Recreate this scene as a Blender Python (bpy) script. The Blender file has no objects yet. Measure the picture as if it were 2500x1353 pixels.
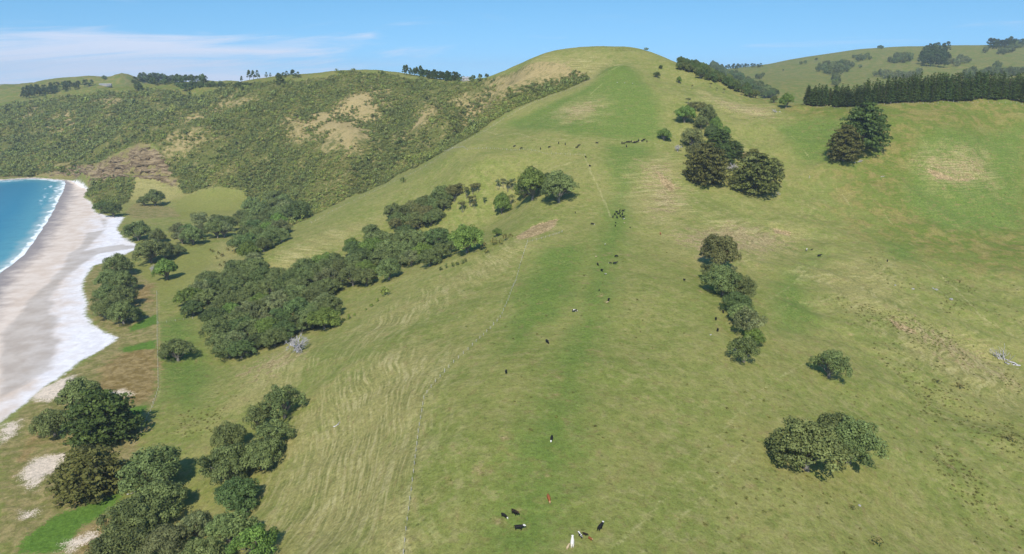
import bpy, bmesh, math, random
import numpy as np
from mathutils import Vector, Matrix, Euler, Quaternion

scene = bpy.context.scene
col = scene.collection
R = math.radians
# ---------------------------------------------------------------- camera: a drone 150 m above the sea
cam = bpy.data.cameras.new('camera')
cam.sensor_width = 36.0
cam.lens = 36.0 * 1700 / 2500
cam.clip_start = 1.0
cam.clip_end = 30000
cam_ob = bpy.data.objects.new('camera', cam)
cam_ob.location = (0, 0, 150)
cam_ob.rotation_euler = (R(90 - 15.97), 0, 0)
col.objects.link(cam_ob)
scene.camera = cam_ob
# ---------------------------------------------------------------- sky and sun
SUN_EL = R(46); SUN_AZ = R(180 + 8)            # behind the drone and a little to its left (clockwise from +Y)
sun_dir = Vector((math.sin(SUN_AZ) * math.cos(SUN_EL), math.cos(SUN_AZ) * math.cos(SUN_EL), math.sin(SUN_EL)))
sun = bpy.data.lights.new('sun', 'SUN')
sun.energy = 5.0; sun.angle = R(0.53); sun.color = (1.0, 0.94, 0.84)
sun_ob = bpy.data.objects.new('sun', sun)
sun_ob.rotation_euler = sun_dir.to_track_quat('Z', 'Y').to_euler()
sun_ob.location = (0, -200, 400)
col.objects.link(sun_ob)

class G:
    """small helper to write shader graphs"""
    def __init__(s, tree):
        s.t = tree; s.n = tree.nodes; s.l = tree.links
    def node(s, kind, **kw):
        n = s.n.new(kind)
        for k, v in kw.items(): setattr(n, k, v)
        return n
    def put(s, sock, v):
        if isinstance(v, bpy.types.NodeSocket): s.l.new(v, sock)
        elif v is not None:
            if isinstance(v, (tuple, list)) and len(v) == 3 and sock.type == 'RGBA': v = (*v, 1)
            sock.default_value = v
    def m(s, op, a, b=None, c=None, clamp=False):
        n = s.node('ShaderNodeMath', operation=op, use_clamp=clamp)
        for i, v in enumerate((a, b, c)): s.put(n.inputs[i], v)
        return n.outputs[0]
    def vm(s, op, a, b=None):
        n = s.node('ShaderNodeVectorMath', operation=op)
        s.put(n.inputs[0], a); s.put(n.inputs[1], b)
        return n.outputs[0]
    def mix(s, f, a, b, blend='MIX'):
        n = s.node('ShaderNodeMix', data_type='RGBA', blend_type=blend)
        s.put(n.inputs[0], f); s.put(n.inputs[6], a); s.put(n.inputs[7], b)
        return n.outputs[2]
    def noise(s, vec, scale, detail=2.0, rough=0.5, dist=0.0):
        n = s.node('ShaderNodeTexNoise')
        s.put(n.inputs['Vector'], vec); n.inputs['Scale'].default_value = scale
        n.inputs['Detail'].default_value = detail; n.inputs['Roughness'].default_value = rough
        n.inputs['Distortion'].default_value = dist
        return n.outputs[0]
    def step(s, v, a, b, lo=0.0, hi=1.0):
        n = s.node('ShaderNodeMapRange', interpolation_type='SMOOTHSTEP')
        s.put(n.inputs[0], v)
        for i, q in enumerate((a, b, lo, hi)): s.put(n.inputs[i + 1], q)
        return n.outputs[0]
    def attr(s, name):
        n = s.node('ShaderNodeAttribute', attribute_name=name)
        q = s.node('ShaderNodeSeparateColor'); s.l.new(n.outputs['Color'], q.inputs[0])
        return q.outputs[0], q.outputs[1], q.outputs[2]
    def xyz(s, v):
        q = s.node('ShaderNodeSeparateXYZ'); s.put(q.inputs[0], v)
        return q.outputs[0], q.outputs[1], q.outputs[2]
    def comb(s, x, y, z):
        q = s.node('ShaderNodeCombineXYZ')
        for i, v in enumerate((x, y, z)): s.put(q.inputs[i], v)
        return q.outputs[0]

world = bpy.data.worlds.new('World'); scene.world = world; world.use_nodes = True
g = G(world.node_tree); g.n.clear()
sky = g.node('ShaderNodeTexSky', sky_type='NISHITA', sun_disc=False)
sky.sun_elevation = SUN_EL; sky.sun_rotation = SUN_AZ
sky.altitude = 150; sky.air_density = 1.0; sky.dust_density = 0.15; sky.ozone_density = 1.3
dirv = g.node('ShaderNodeTexCoord').outputs['Generated']
dx, dy, dz = g.xyz(dirv)
# very clear maritime air: no yellow murk low down, the lower sky keeps the blue of the sky above it
g.put(sky.inputs[0], g.vm('NORMALIZE', g.comb(dx, dy, g.m('MULTIPLY_ADD', dz, 1.0, .185))))
az = g.m('ARCTAN2', dx, dy)
# thin cirrus: streaks stretched along the horizon, thickest low in the north west, faint elsewhere
cv = g.comb(g.m('MULTIPLY', az, 2.6), g.m('MULTIPLY_ADD', dz, 34.0, g.m('MULTIPLY', az, -2.2)), 0.0)
streak = g.noise(cv, 1.35, 7.0, 0.62, 0.9)
band = g.m('MULTIPLY', g.step(dz, 0.076, 0.03), g.step(az, 0.10, -0.45))
thick = g.step(g.m('MULTIPLY_ADD', band, 0.42, streak), 0.64, 1.0)
wv = g.comb(g.m('MULTIPLY', az, 5.0), g.m('MULTIPLY', dz, 60.0), 3.7)
wisp = g.m('MULTIPLY', g.step(g.noise(wv, 1.0, 4.0, 0.5, 0.4), 0.57, 0.85), g.step(dz, 0.3, 0.02, 0.0, 0.40))
cl = g.m('MAXIMUM', g.m('MULTIPLY', thick, 0.82), wisp)
hs = g.node('ShaderNodeHueSaturation'); hs.inputs['Hue'].default_value = .488; hs.inputs['Saturation'].default_value = 1.28; hs.inputs['Value'].default_value = 1.12
g.put(hs.inputs['Color'], sky.outputs[0])
skyc = g.mix(cl, hs.outputs[0], (5.2, 5.5, 6.5))
bg = g.node('ShaderNodeBackground'); g.put(bg.inputs[0], skyc); bg.inputs[1].default_value = 0.15
out = g.node('ShaderNodeOutputWorld'); g.l.new(bg.outputs[0], out.inputs[0])

scene.view_settings.view_transform = 'Standard'
scene.view_settings.look = 'None'
scene.view_settings.exposure = 0.06
scene.view_settings.gamma = 1.0
scene.view_settings.use_curve_mapping = False
scene.render.engine = 'CYCLES'
scene.cycles.max_bounces = 5
scene.cycles.diffuse_bounces = 2
scene.cycles.glossy_bounces = 2
scene.cycles.transmission_bounces = 2
scene.cycles.volume_bounces = 0
scene.cycles.transparent_max_bounces = 6
scene.cycles.use_denoising = True
scene.cycles.denoiser = 'OPENIMAGEDENOISE'
scene.cycles.denoising_input_passes = 'RGB_ALBEDO_NORMAL'
scene.cycles.denoising_prefilter = 'ACCURATE'

# ---------------------------------------------------------------- the survey: metres, x east, y north, sea level 0
SPOT = [(0,134.7,46),(1.5,144.1,46),(4.7,178.7,47),(14.9,263.9,48),(33.4,318.4,50),(56.6,372.5,52),(70.5,463.2,61),(73.9,500,70.4),(73.3,545,85.7),(104.3,600,98.2),(89.3,680,127.6),(107.7,765,160.4),(52.1,600,99.9),(17.5,602,96.3),(47.2,208.4,45),(82.4,335.3,49),(116.6,505,66.6),(110.6,860,183.8),(157.9,855,180.4),(72.7,865,178.9),(34.6,880,172.3),(181.9,830,168.8),(-10.6,940,156.1),(203,800,157.8),(231.3,770,143.7),(257.3,715,124.5),(179.3,700,134.7),(166.8,755,145.9),(184.1,640,111.1),(215.1,620,101.8),(276.2,680,122.3),(324.5,668,125),(392.5,655,129.2),(440.5,660,129.7),(474.8,665,127),(250.4,640,111.1),(286.6,580,93.3),(269.2,562,85.3),(265.4,612,102.4),(358.1,590,104.1),(438.4,635,111.4),(365.6,535,55.3),(414.6,560,57.5),(263.5,433.3,36),(278.8,385.3,24),(281.4,360.2,18),(260.3,482,47.1),(218.9,528,62.8),(194.9,552,71.9),(167.5,560,77.4),(313.9,530,62.5),(171.5,436.8,46),(169.8,368.5,39),(208,352.9,30),(91.1,267.6,43),(136.8,276.3,32),(98.4,195.4,33),(186.8,277.4,20),(246.1,323.1,12),(195.7,237.7,13),(153.2,177.5,13),(105.4,160.6,26),(54.1,142.5,40),(52.2,174.4,43),(148.4,201.1,19),(-31.2,225.4,42),(-28.1,176,42),(-25.8,141.2,41),(-6.5,297.3,45),(9.9,409.6,55),(-22.3,297.5,41),(-50.4,220.4,31),(-46.7,172.4,31),(-75.5,180.9,18),(-69.9,210.2,21),(-88.4,216.9,12),(-71.5,281.1,28),(-49.9,319.3,33),(-100.3,283.8,15),(-152.9,333.8,4),(-159.3,285.7,4),(-129.3,251.6,5),(-102.4,207.2,7),(-127.4,195.1,3),(-130.8,224.1,4),(-94.5,360.2,18),(-58.9,382.1,30),(-17,399.1,45),(-118.7,341.8,11),(-38.1,418.1,40),(-100.6,406.7,17),(-86.7,475.1,25),(-47.2,524.7,38),(0,536.4,55),(-174.7,474.9,10),(-181.7,497.9,19),(-152.9,516.6,27),(-121.3,581.6,40),(-70.4,597.3,62),(-23.1,565,83.3),(24.5,520,73.4),(32.4,555,84.5),(-43.4,622,88.1),(0,600,91.3),(-190.7,599.6,22),(-168.8,629.2,31),(-140.1,677.3,43),(-95.5,709.1,63),(-56.1,690,84.5),(-21.1,735,105.3),(34.7,760,129.2),(88.8,785,150),(19.9,690,108),(-200,405.8,4),(-241.3,491.9,5),(-293.1,582.7,4),(-327.2,681.6,4.5),(-337.3,824.1,9),(-314,841.8,12),(-376.9,813.1,6),(-376.1,688.7,3),(-239.7,592.2,9),(-244.7,551.1,5),(-214.6,319.3,2.6),(-236.2,375.4,2.4),(-274.9,434.3,2.3),(-316.1,490.1,2.4),(-340.5,619.5,2.5),(-394.5,691.9,2.3),(-446.9,780.9,2.3),(-228.3,280.7,2.5),(-165.7,212.7,3.2),(-164.3,190.4,3),(-342.2,493,1.5),(-278.9,371.8,1.3),(-439.2,697.1,1.2),(-408,534.2,0),(-429.8,595.7,0),(-483.7,702.7,0),(-549.8,832.9,0),(-625.2,971.4,0),(-682.6,1069.5,0),(-747.1,1086.3,0.2),(-786.4,1069.5,0),(-527.8,863.8,2.2),(-473.5,782.5,2),(-593.8,962.6,2.5),(-422,869.6,9),(-442,905.1,22),(-460.6,926.1,38),(-485.2,950,62.5),(-506.7,945,49.4),(-524.1,940.7,28),(-518.5,885.8,9),(-577.2,961.6,14),(-585.3,991.2,33),(-672.5,1070.7,8),(-700.9,1087.8,14),(-547.2,990,50.3),(-424.6,905,32.6),(-424.2,1010,88.5),(-410.9,1110,122.7),(-394.6,1060,103.3),(-436.9,955,70.3),(-359,890,44.9),(-325.5,848.3,20),(-414.6,1200,143.5),(-508.7,1300,137.2),(-271,840,41.1),(-246,950,92.2),(-146.2,840,75.1),(-131.9,920,104.3),(-239.3,760,15.4),(-178.9,760,42.5),(-115.3,790,61.3),(-73.4,850,98.3),(-23.9,840,127),(0,890,145.2),(32.6,820,141.1),(-208.8,1050,132.8),(-288.4,1080,132.3),(-310.1,980,90.4),(-286.2,1180,161.5),(-217.7,1170,161.4),(-353.7,1180,150),(-151.9,1120,151.8),(-71.3,1050,146.6),(-863,1180,7.3),(-797.5,1190,23.3),(-997.9,1520,99.9),(-791.4,1310,70.3),(-615,1160,72.9),(-936.6,1330,54.1),(-650.6,1120,43.7),(-591,1290,93.2),(-734.1,1400,111.6),(-636.4,1400,127.1),(-1002.3,1680,122.5),(-1171.7,1640,88.7),(-962.2,1750,135.7),(-1396.6,2000,122.7),(-1073.8,2000,154.3),(-1115.5,1970,141.4),(-1149.3,1930,131.1),(-1186.2,1900,126.2),(-1227.8,1880,122.3),(-776.4,1650,135.6),(503.1,1320,122.6),(741.1,1750,159.5),(768.4,2100,184.1),(1094,2300,234.1),(1326.6,2350,246),(1575.7,2450,244.8),(1606.4,2300,246.4),(979.8,1650,150),(1178.9,1700,168.4),(740.3,1450,134.2),(1380.5,2000,204),(713,2300,177.4),(0,0,46),(40,-250,48),(-150,0,6),(-110,90,9),(-60,60,28),(120,60,28),(220,0,12),(200,-250,8),(-160,-250,4),(-250,100,1.5),(-300,-100,-1),(250,120,10),(350,200,8),(-330,300,-1.5),(-460,400,-2.5),(-700,800,-2.5),(-1000,900,-2.5),(-1100,400,-3),(-1000,-200,-3),(-800,1050,-1.5),(-2200,1000,-3),(-2500,200,-3),(-2300,-300,-3),(-1400,1000,-2),(-1300,1300,40),(-2300,1400,40),(-500,1110,62),(-575,1060,44),(-215,740,17),(-160,765,28),(-110,800,44),(-60,850,72),(-20,880,105),(60,980,165),(150,960,155),(0,1150,125),(200,1100,105),(320,900,95),(400,1100,85),(150,1400,100),(-150,1350,125),(-400,1450,128),(450,800,105),(300,800,112),(420,760,112),(560,760,112),(520,950,85),(800,900,85),(650,1100,80),(900,1300,95),(700,700,118),(560,560,70),(430,420,32),(340,330,16),(700,500,90),(550,350,40),(450,150,35),(450,-200,30),(900,300,90),(1000,700,110),(1300,1500,140),(1700,2000,210),(1900,2600,215),(1200,2800,190),(600,2700,165),(0,2500,130),(-600,2600,125),(-1200,2800,110),(-2000,2500,100),(0,3500,120),(1500,4500,180),(-2000,4500,100),(3000,3000,180),(3000,1000,130),(3000,-500,100),(2500,4800,170),(300,1900,120),(-300,1900,130),(-1000,2000,100),(-3000,2000,60),(-3000,4500,90),(1000,-500,60),(0,5000,130)]
LEDGES = [[(-498.9,914.9),(-483.2,913.3),(-465.2,909.3),(-448,909.6)],[(-500.8,928.7),(-481.3,922.4),(-464.2,922.4)],[(-508.5,936.9),(-490.9,934.8),(-471.3,930)],[(-520.6,955.3),(-497,941.7),(-479.8,939.7)],[(-558.5,973.4),(-531.2,957.6),(-517.9,951.4)],[(-572.5,966.8),(-550.6,959.2),(-519,937.4)],[(-566.8,959.7),(-535.6,939.8),(-502.9,914.9)],[(-700.4,1086.6),(-672,1082.9),(-589.7,984.7)],[(-703.9,1080.6),(-675.3,1076),(-595.7,979.7)],[(-509.3,956.4),(-489.7,945.6)]]
SAND_EDGE = [(-228.6,281.1),(-230,299.4),(-232.5,324.8),(-233.8,351.4),(-231.6,369.3),(-232.6,384.9),(-248.6,397.3),(-261.1,408.2),(-280.1,432.7),(-289.9,451.6),(-313.2,485.2),(-327.6,512.1),(-342.8,550.9),(-337.3,561.4),(-335.9,615.5),(-348.1,626.8),(-374.2,654.3),(-401.1,691.9),(-427.9,756.7),(-450.4,763.8),(-478.3,788.5),(-522.9,857.2),(-554.7,894.5),(-584,956.5),(-633.6,1014.7),(-674.8,1057.5),(-745.8,1084.9),(-780.6,1062),(-1500,1120),(-1700,1000),(-1700,-390),(-100,-390),(-120,0),(-185,150)]
SEA_EDGE = [(-408,534.2),(-429.8,595.7),(-483.7,702.7),(-524,780.6),(-567.8,861.6),(-621.2,960.3),(-666.9,1039),(-694.8,1074),(-742.1,1078.6),(-777,1056.2),(-1400,1080),(-1700,900),(-1700,-390),(-180,-390),(-190,0),(-240,200),(-310,350)]
CLIFF = [(-542.5,981.1),(-518.9,982.9),(-484,952.5),(-456.4,930.8),(-432.7,906.9),(-428.6,888.3),(-466,910.5),(-495.5,916.5),(-540.6,937.5),(-569.5,952.8),(-673,1071.5),(-720.3,1098.2),(-703.7,1115.5),(-632.9,1060.5),(-570.5,993.1)]
SLIPS = [([(1.6,433.2),(9.3,444.5),(16.1,448.3),(22.9,450.4),(31,455.1)],1.1,5),([(329,559.2),(337.4,552.7),(350.3,551.7),(371.7,559.9)],1.2,4),([(179.6,477.3),(184.4,472.6),(190.6,467.5)],1,3),([(35.7,555.1),(43.3,547.9)],0.8,3),([(113.5,545.5),(122.7,535.1),(128.6,525.4)],0.6,3)]
ZONES = {
 'sand': [[(-228.6,281.1),(-230,299.4),(-232.5,324.8),(-233.8,351.4),(-231.6,369.3),(-232.6,384.9),(-248.6,397.3),(-261.1,408.2),(-280.1,432.7),(-289.9,451.6),(-313.2,485.2),(-327.6,512.1),(-342.8,550.9),(-337.3,561.4),(-335.9,615.5),(-348.1,626.8),(-374.2,654.3),(-401.1,691.9),(-427.9,756.7),(-450.4,763.8),(-478.3,788.5),(-522.9,857.2),(-554.7,894.5),(-584,956.5),(-633.6,1014.7),(-674.8,1057.5),(-745.8,1084.9),(-780.6,1062),(-1500,1120),(-1700,1000),(-1700,-390),(-100,-390),(-120,0),(-185,150)]],
 'wet': [[(-450,751.8),(-411.8,689.4),(-422.6,678.1),(-392.2,617.4),(-389.3,594.8),(-369.9,555.4),(-350.8,504.9),(-337.1,462.9),(-316.5,415.3),(-309.6,395.2),(-246.7,306.5),(-245.6,323.1),(-244.4,341.4),(-255.8,364.3),(-265.4,378.4),(-261.1,378.1),(-275.9,390.8),(-289.8,421.3),(-305.1,436.6),(-313.5,454.7),(-323,461.6),(-343.4,512.6),(-354.3,553.7),(-361.2,590),(-347.3,602.8),(-335.5,614.8),(-358.6,625.2),(-374.7,613.6),(-381.7,604),(-394.5,639.4),(-408.7,681.8),(-438.2,741.9)]],
 'patch': [[(-189.9,235.5),(-192.7,249.1),(-180.7,253.8),(-178,244.1),(-177.5,225.2)],[(-172.6,213.4),(-167.2,215.1),(-164.8,209.2),(-169.7,208.2)],[(-234.7,318.5),(-226.8,332.6),(-216.8,324.5),(-217.7,298.5),(-231.5,304.6)],[(-227.7,279.8),(-220,282.1),(-212.3,269.4),(-213.9,260.5)],[(-199.5,312.4),(-189.3,314),(-181.8,307.4),(-191.3,303)],[(-148,195.7),(-140.6,204),(-136.8,199.8),(-142.6,191.2)]],
 'rust': [[(-220.2,269.4),(-226.4,297),(-230.5,345.9),(-231.2,381.4),(-216.5,400.6),(-173.8,313.9),(-159.3,269.4),(-146.5,230.6),(-138.4,190.9),(-164.4,190.5)],[(-291,490.8),(-266.5,499.5),(-245.1,453.4),(-252.3,445.4),(-271.7,474.4)],[(-366.2,757.2),(-409.7,745.1),(-439.8,780.7),(-463.8,849.1),(-401.5,813.5)],[(-279.2,434.7),(-321.7,502),(-340.7,548.4),(-324.6,561.9),(-259.9,486.4),(-217,400.6),(-229.8,381.2),(-254.2,402.9)]],
 'deeprust': [[(-217.4,362.5),(-204.9,376.7),(-174,314),(-174.2,298.2),(-185.5,296.1),(-206.6,314.3),(-216.8,337.3)],[(-291,490.8),(-265.4,494.2),(-246.5,453.3),(-254.7,447.5)],[(-146.3,199.7),(-139.4,214.9),(-133.7,201.6),(-138.4,190.9)],[(-208.7,284.4),(-202.5,258.8),(-188.9,231.6),(-196.5,252.3)],[(-163.1,271.5),(-165.3,286.4),(-159.4,285.8),(-158.3,267.4)]],
 'bright': [[(-178.6,293.9),(-169.2,295.3),(-163.6,277.9),(-165.3,273.1)],[(-162,198.8),(-159.4,209.7),(-151.4,216.7),(-143.9,227.3),(-141.5,216.1),(-146.8,205),(-145.2,191.2),(-159.3,190.7)],[(-223.2,368.8),(-207.6,379.9),(-201.3,367.9),(-216.9,361.4)],[(-235.8,401.4),(-229.4,425.9),(-220.4,407.5),(-228.8,393)]],
 'yellow': [[(-301.1,584.5),(-291,618.2),(-266.6,604.6),(-244.7,551.2),(-241.1,491.4),(-237.5,464.3),(-240.1,448.8),(-282.5,500.8),(-300.6,541.8)],[(-403.2,850.9),(-324.2,843.2),(-312.6,837.1),(-321,780.4),(-355.9,744.4),(-383.8,756.1),(-427.9,780.2),(-395,810.1)]],
 'lush': [[(98.2,798.7),(125.8,784.4),(132.7,727.6),(136.5,663.2),(131.2,609.6),(101.2,602.4),(52.6,606.4),(15.1,654.4),(-8.2,711.3),(24.9,724.2),(62.6,733.2),(84.4,745.2)],[(78.7,589.7),(121.3,597.6),(113.4,572.4),(85.7,498.8),(74.4,435),(56.1,368.9),(46.7,315.4),(36.6,264.9),(25.8,238.8),(21.7,209.9),(20.1,179.6),(13.9,159.5),(7.5,135.7),(-4.7,136.8),(-1.1,160),(2.3,178.2),(7.9,203.1),(14,218.3),(21,255.7),(32.1,305.4),(47.5,382),(63.5,463.5),(74.3,502.4),(73.1,543.3)],[(234.2,635.4),(278.9,647.9),(296.7,621.4),(272.9,554.9),(237.1,571.2)],[(253.8,467.9),(274.1,463.2),(259.6,431.2),(243.6,431.3)],[(143.6,365.8),(169.5,397.8),(201.1,437.2),(160.3,367.5),(150.2,321),(121.4,298.4)],[(-219.1,407.5),(-211.4,425.6),(-155.4,337.2),(-142.9,286.7),(-162.3,295.9)],[(-140.8,943.9),(-133.1,926.7),(-143.7,924.8)],[(340.7,589.3),(455.3,633.1),(385,513.3),(308.8,490.1),(295.6,525.4)],[(14.3,394.4),(43.2,397.4),(28.4,306),(0,253.5),(-3.6,286)]],
 'dry': [[(-31.2,223.6),(-26.2,142.1),(-71.1,168.9),(-81.7,219.4),(-80,251.5),(-71.7,282),(-46.3,295),(-22.9,258.8)],[(102.2,435.8),(152,480.4),(199.5,467.1),(163.6,414.9),(104,379.8)],[(101.2,559.1),(129.7,570),(126.3,481.6),(94.6,451.4),(83.2,482.8)],[(-586.2,992.7),(-531.8,959.8),(-428,898),(-404.6,854.2),(-463.8,849.1),(-518.1,885)],[(-26.1,918.6),(5.1,899.7),(43.9,868.3),(89.7,841.1),(131,775.4),(98.5,794.2),(80.7,750.3),(64.5,814.2),(18.7,821.9)],[(181.9,711),(249.3,692.2),(244.1,648.7),(208.5,660.9),(189.9,678.3)],[(326.6,565.1),(392.2,584.8),(387.1,562.3),(337.8,546.3)],[(-178.3,486.7),(-171.4,515),(-149.2,552.5),(-117.1,559.6),(-130.8,515.4),(-147.1,493.6)],[(-253.3,555.3),(-264.9,647.6),(-235.2,600),(-209.9,515.1),(-211.4,486.3)],[(186.6,332.4),(244.1,337.4),(247,309.2),(225.3,278.5),(186.4,293.2)],[(-139.4,311),(-120.5,347.8),(-97.6,314.3),(-108.7,275.3),(-127.1,275.7)],[(171.2,395.8),(229.9,420.1),(206.7,350.7),(165.6,347.8)],[(44.1,699.3),(72.3,704.4),(89.3,679.9),(74.4,647.4),(48.7,651.3)],[(28.5,431.2),(9.9,410.1),(-4.7,389.4),(-50.6,324.7),(-74.8,303.8),(-76.2,349),(-23.8,389.7),(0,417.3)]],
 'bare': [[(2.1,428.2),(13.5,449.7),(30.5,456.4),(28.4,439.2),(17.7,421.3),(5,415.9)],[(180.8,475.4),(192,470.1),(188.9,465.2),(180.9,466.7)],[(195.8,341.8),(203.2,337.1),(205.5,331.3),(194.6,331)],[(330.6,558.9),(350.7,552),(372.2,560.4),(361.2,552.8),(335.5,548.2)],[(187.7,585.7),(194.2,590.5),(199.4,587.8),(195.5,582.5)],[(111.9,545.7),(122.5,526.3),(118.3,513),(112.2,529.5)],[(112.9,415.4),(129.3,419.8),(132.6,397.1),(118.8,399.9)]],
 'pink': [[(-42.1,923.5),(19.6,871),(66.6,846.5),(69.4,819),(18.7,826.9),(-13.8,809.3)],[(101.3,432),(150,473.1),(191.8,461.4),(163.7,422.4),(110.8,388)],[(104,556.3),(124.6,560.7),(123.2,493.5),(96.8,463.4)],[(47.7,694.4),(74.8,689.9),(84.4,670.9),(52.6,654.1)],[(186.4,696.4),(244.4,689.1),(239.8,652.8),(203,669)],[(326,563.6),(386.9,581.9),(382.7,560.6),(334.8,546.7)],[(-136.2,329.5),(-120.5,347.8),(-104.7,324.5),(-119,310.8)],[(199.9,345.8),(233.2,336.9),(240.4,299.8),(208.1,313.4)]],
 'scrub': [[(-208.7,621.1),(-199.1,627.1),(-185.3,692.2),(-159.5,771.6),(-97.5,724.8),(-56.9,700),(-21.2,738.2),(35.2,772.5),(84.5,785.7),(82.3,809.9),(48.2,857.2),(19.9,885.4),(-10.6,935.2),(-68.6,1009.7),(-155,1095.9),(-212.4,1139.8),(-283,1166.3),(-328.3,1137),(-406.4,1175.1),(-499,1274.5),(-646,1403.2),(-802.7,1485.2),(-1001.7,1569.2),(-1150.3,1679.2),(-1157.2,1618.1),(-793.6,1080.3),(-736.9,1091.4),(-675.6,1076.8),(-642.2,1090.2),(-595.6,1117.1),(-488.9,959.9),(-429.2,898.2),(-405.8,859.5),(-325,846),(-284.5,799.4)],[(-714.4,1087.8),(-641.1,1101.4),(-590.4,1127.5),(-490,962.3),(-548.5,993),(-587.7,995.9),(-674.9,1074.5)],[(-583.1,943.9),(-577.9,970),(-535.2,953.6),(-494.6,915.1),(-470.4,833.3),(-487.4,819.6),(-527.4,864.8)]],
 'field': [[(-345.4,1169.6),(-320.2,1206.8),(-268.1,1143.8),(-287.6,1130)],[(-224.5,1177.7),(-192.9,1178.5),(-136.7,1152),(-91.6,1079.3),(-62.1,996.5),(-114.4,1062.6),(-184.5,1126.2)],[(-1164.7,1629.1),(-1412.4,1990.2),(-1204.2,1876.2),(-1115.8,1968.5),(-1066.2,2049.2),(-758,1611.7),(-429.1,1201.2),(-501.2,1280.2),(-712.1,1441.4),(-985.2,1700.5),(-1040.9,1617.2)]],
 'thick': [[(-323,839),(-232.4,693.3),(-199.1,627.1),(-159.5,771.6),(-97.5,724.8),(-21.2,738.2),(35.2,772.5),(22.8,803.1),(-22.6,790.7),(-82,834),(-143.4,817.5),(-193.5,764.6),(-261.6,804.5)],[(-412.3,872.3),(-428,898),(-398.9,909.7),(-338.8,891.6),(-269.3,832.2),(-324.7,844.8)]],
 'clear': [[(-256,993.5),(-233.4,1052.8),(-190.9,1050.8),(-178.9,961.2),(-177.3,876.4),(-196.9,848.9),(-284.2,927.5),(-312.2,988)],[(-69.5,937.7),(-10.5,926.2),(24.7,879.5),(62.4,854.5),(88.6,829.9),(84.2,805.6),(66.9,815.8),(18.7,826.9),(-23.4,821.3)],[(-26.6,937.2),(24.6,874),(89.5,839.1),(86.7,808.6),(37.8,836.1),(0,821.7)],[(-128.4,891.4),(-96.8,941.8),(-104.7,866.7),(-146.6,874.5)],[(-216.4,892.6),(-185.1,865.4),(-193,829.1),(-216.2,856.8)],[(-463.9,965.3),(-443.3,984.6),(-417.7,961.8),(-447.5,951.1)],[(-831.7,1459.2),(-820.8,1486.9),(-744.8,1371.2),(-774.3,1359.9)],[(-886.6,1405.2),(-850,1399.2),(-814,1334.6),(-821.7,1280.5)],[(-560.3,1189.4),(-468.5,1191.3),(-404.3,1089.7),(-512.9,1157.7)],[(-1016.6,1477),(-1021.2,1539.7),(-961.4,1472.7),(-953.8,1392.9)]],
}
LINES = {
 'path': [[(57.9,558.2),(59.6,529.1),(63.3,505.6),(64.9,485.9),(65.3,455.7)],[(-61.3,815.2),(-7.5,648.2),(4.5,651.5),(21.2,608.8),(38.1,598),(73.2,602.1),(97.6,601.7),(121.6,599),(128.8,591.2)],[(-11.4,550.3),(19.4,549.3),(51.4,550.2)],[(263,432.5),(266.4,401.6),(258,364),(273.3,348.1)],[(76.7,708.9),(90.6,726.9)],[(-177.6,605.5),(-152.7,642.8),(-113.4,663.9),(-77.3,661.1),(-40.1,691.9),(-8.4,728.9),(34.7,761.5),(81.8,760.6)],[(91.6,754.1),(106.7,757.4),(128,784.1)],[(-159.3,267.6),(-162.7,277.9),(-172.1,311.1),(-258.3,486.2)]],
 'faint': [[(9.9,410.1),(-3.2,344.5),(-6.5,296.6),(-19.8,261.3),(-28.5,234.8),(-31.1,225.8),(-28.5,178.9),(-26,142)],[(-31.2,219.9),(-29.5,182),(-28.5,159),(-27,142.4)],[(197.2,528.6),(213.4,504.2),(231.7,463.6),(246.2,426.2)],[(242.2,616.1),(245.3,567.1),(252.9,527.2),(253.7,485.9)],[(188.8,616),(210.9,551.5),(222.7,504.8)],[(203.7,437.3),(161.7,377.3),(131.3,337.5)],[(21.6,136.3),(37,156.2),(58.4,188.5),(89,230.9),(130.1,278)],[(29.5,137.7),(48.9,161),(74.8,196.4)],[(130.1,209.4),(137.5,204.4),(145,200.1)],[(114.6,190.1),(127.8,178.3),(138.2,171.1)],[(-34,369.1),(-11.6,379.9),(7.3,403.9)],[(-87.3,380),(-60.8,396.2),(-24.6,404.5)],[(277.9,551),(275.4,507.6),(273.1,461.4)]],
}
FENCES = {
 'ridge': [(-26,142),(-27.1,158.3),(-28.2,176.7),(-30.2,202.9),(-30.9,224.6),(-28.2,234.5),(-23.7,248.9),(-16.7,265.5),(-9.8,286.4),(-5.2,299.6),(-2,319.5),(1.7,350.4),(5.1,381.8),(9.4,408.8)],
 'slip': [(9.4,408.8),(17.4,411.9),(23.8,415.6),(31.1,424)],
 'contour': [(-70.8,715.8),(-39.5,617),(-17.5,603.5),(12,587.8),(26.8,574.9),(43,567.3),(58.3,562.3)],
 'flat': [(-251.7,471.4),(-216.8,400.6),(-195.1,356.7),(-173.8,313.9),(-165.6,290.8),(-159.3,269.4)],
 'cross': [(-219.6,407.5),(-212.3,410.3),(-201.8,415.6)],
 'pines': [(289.4,679.2),(323,664.5),(351.1,646.9),(392.1,654.1),(434.1,661.2),(469.6,660.1)],
 'edge': [(-177.6,605.5),(-152.7,642.8),(-113.4,663.9),(-77.3,661.1),(-40.1,691.9),(-8.4,728.9),(34.7,761.5),(81.8,760.6)],
}
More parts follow.
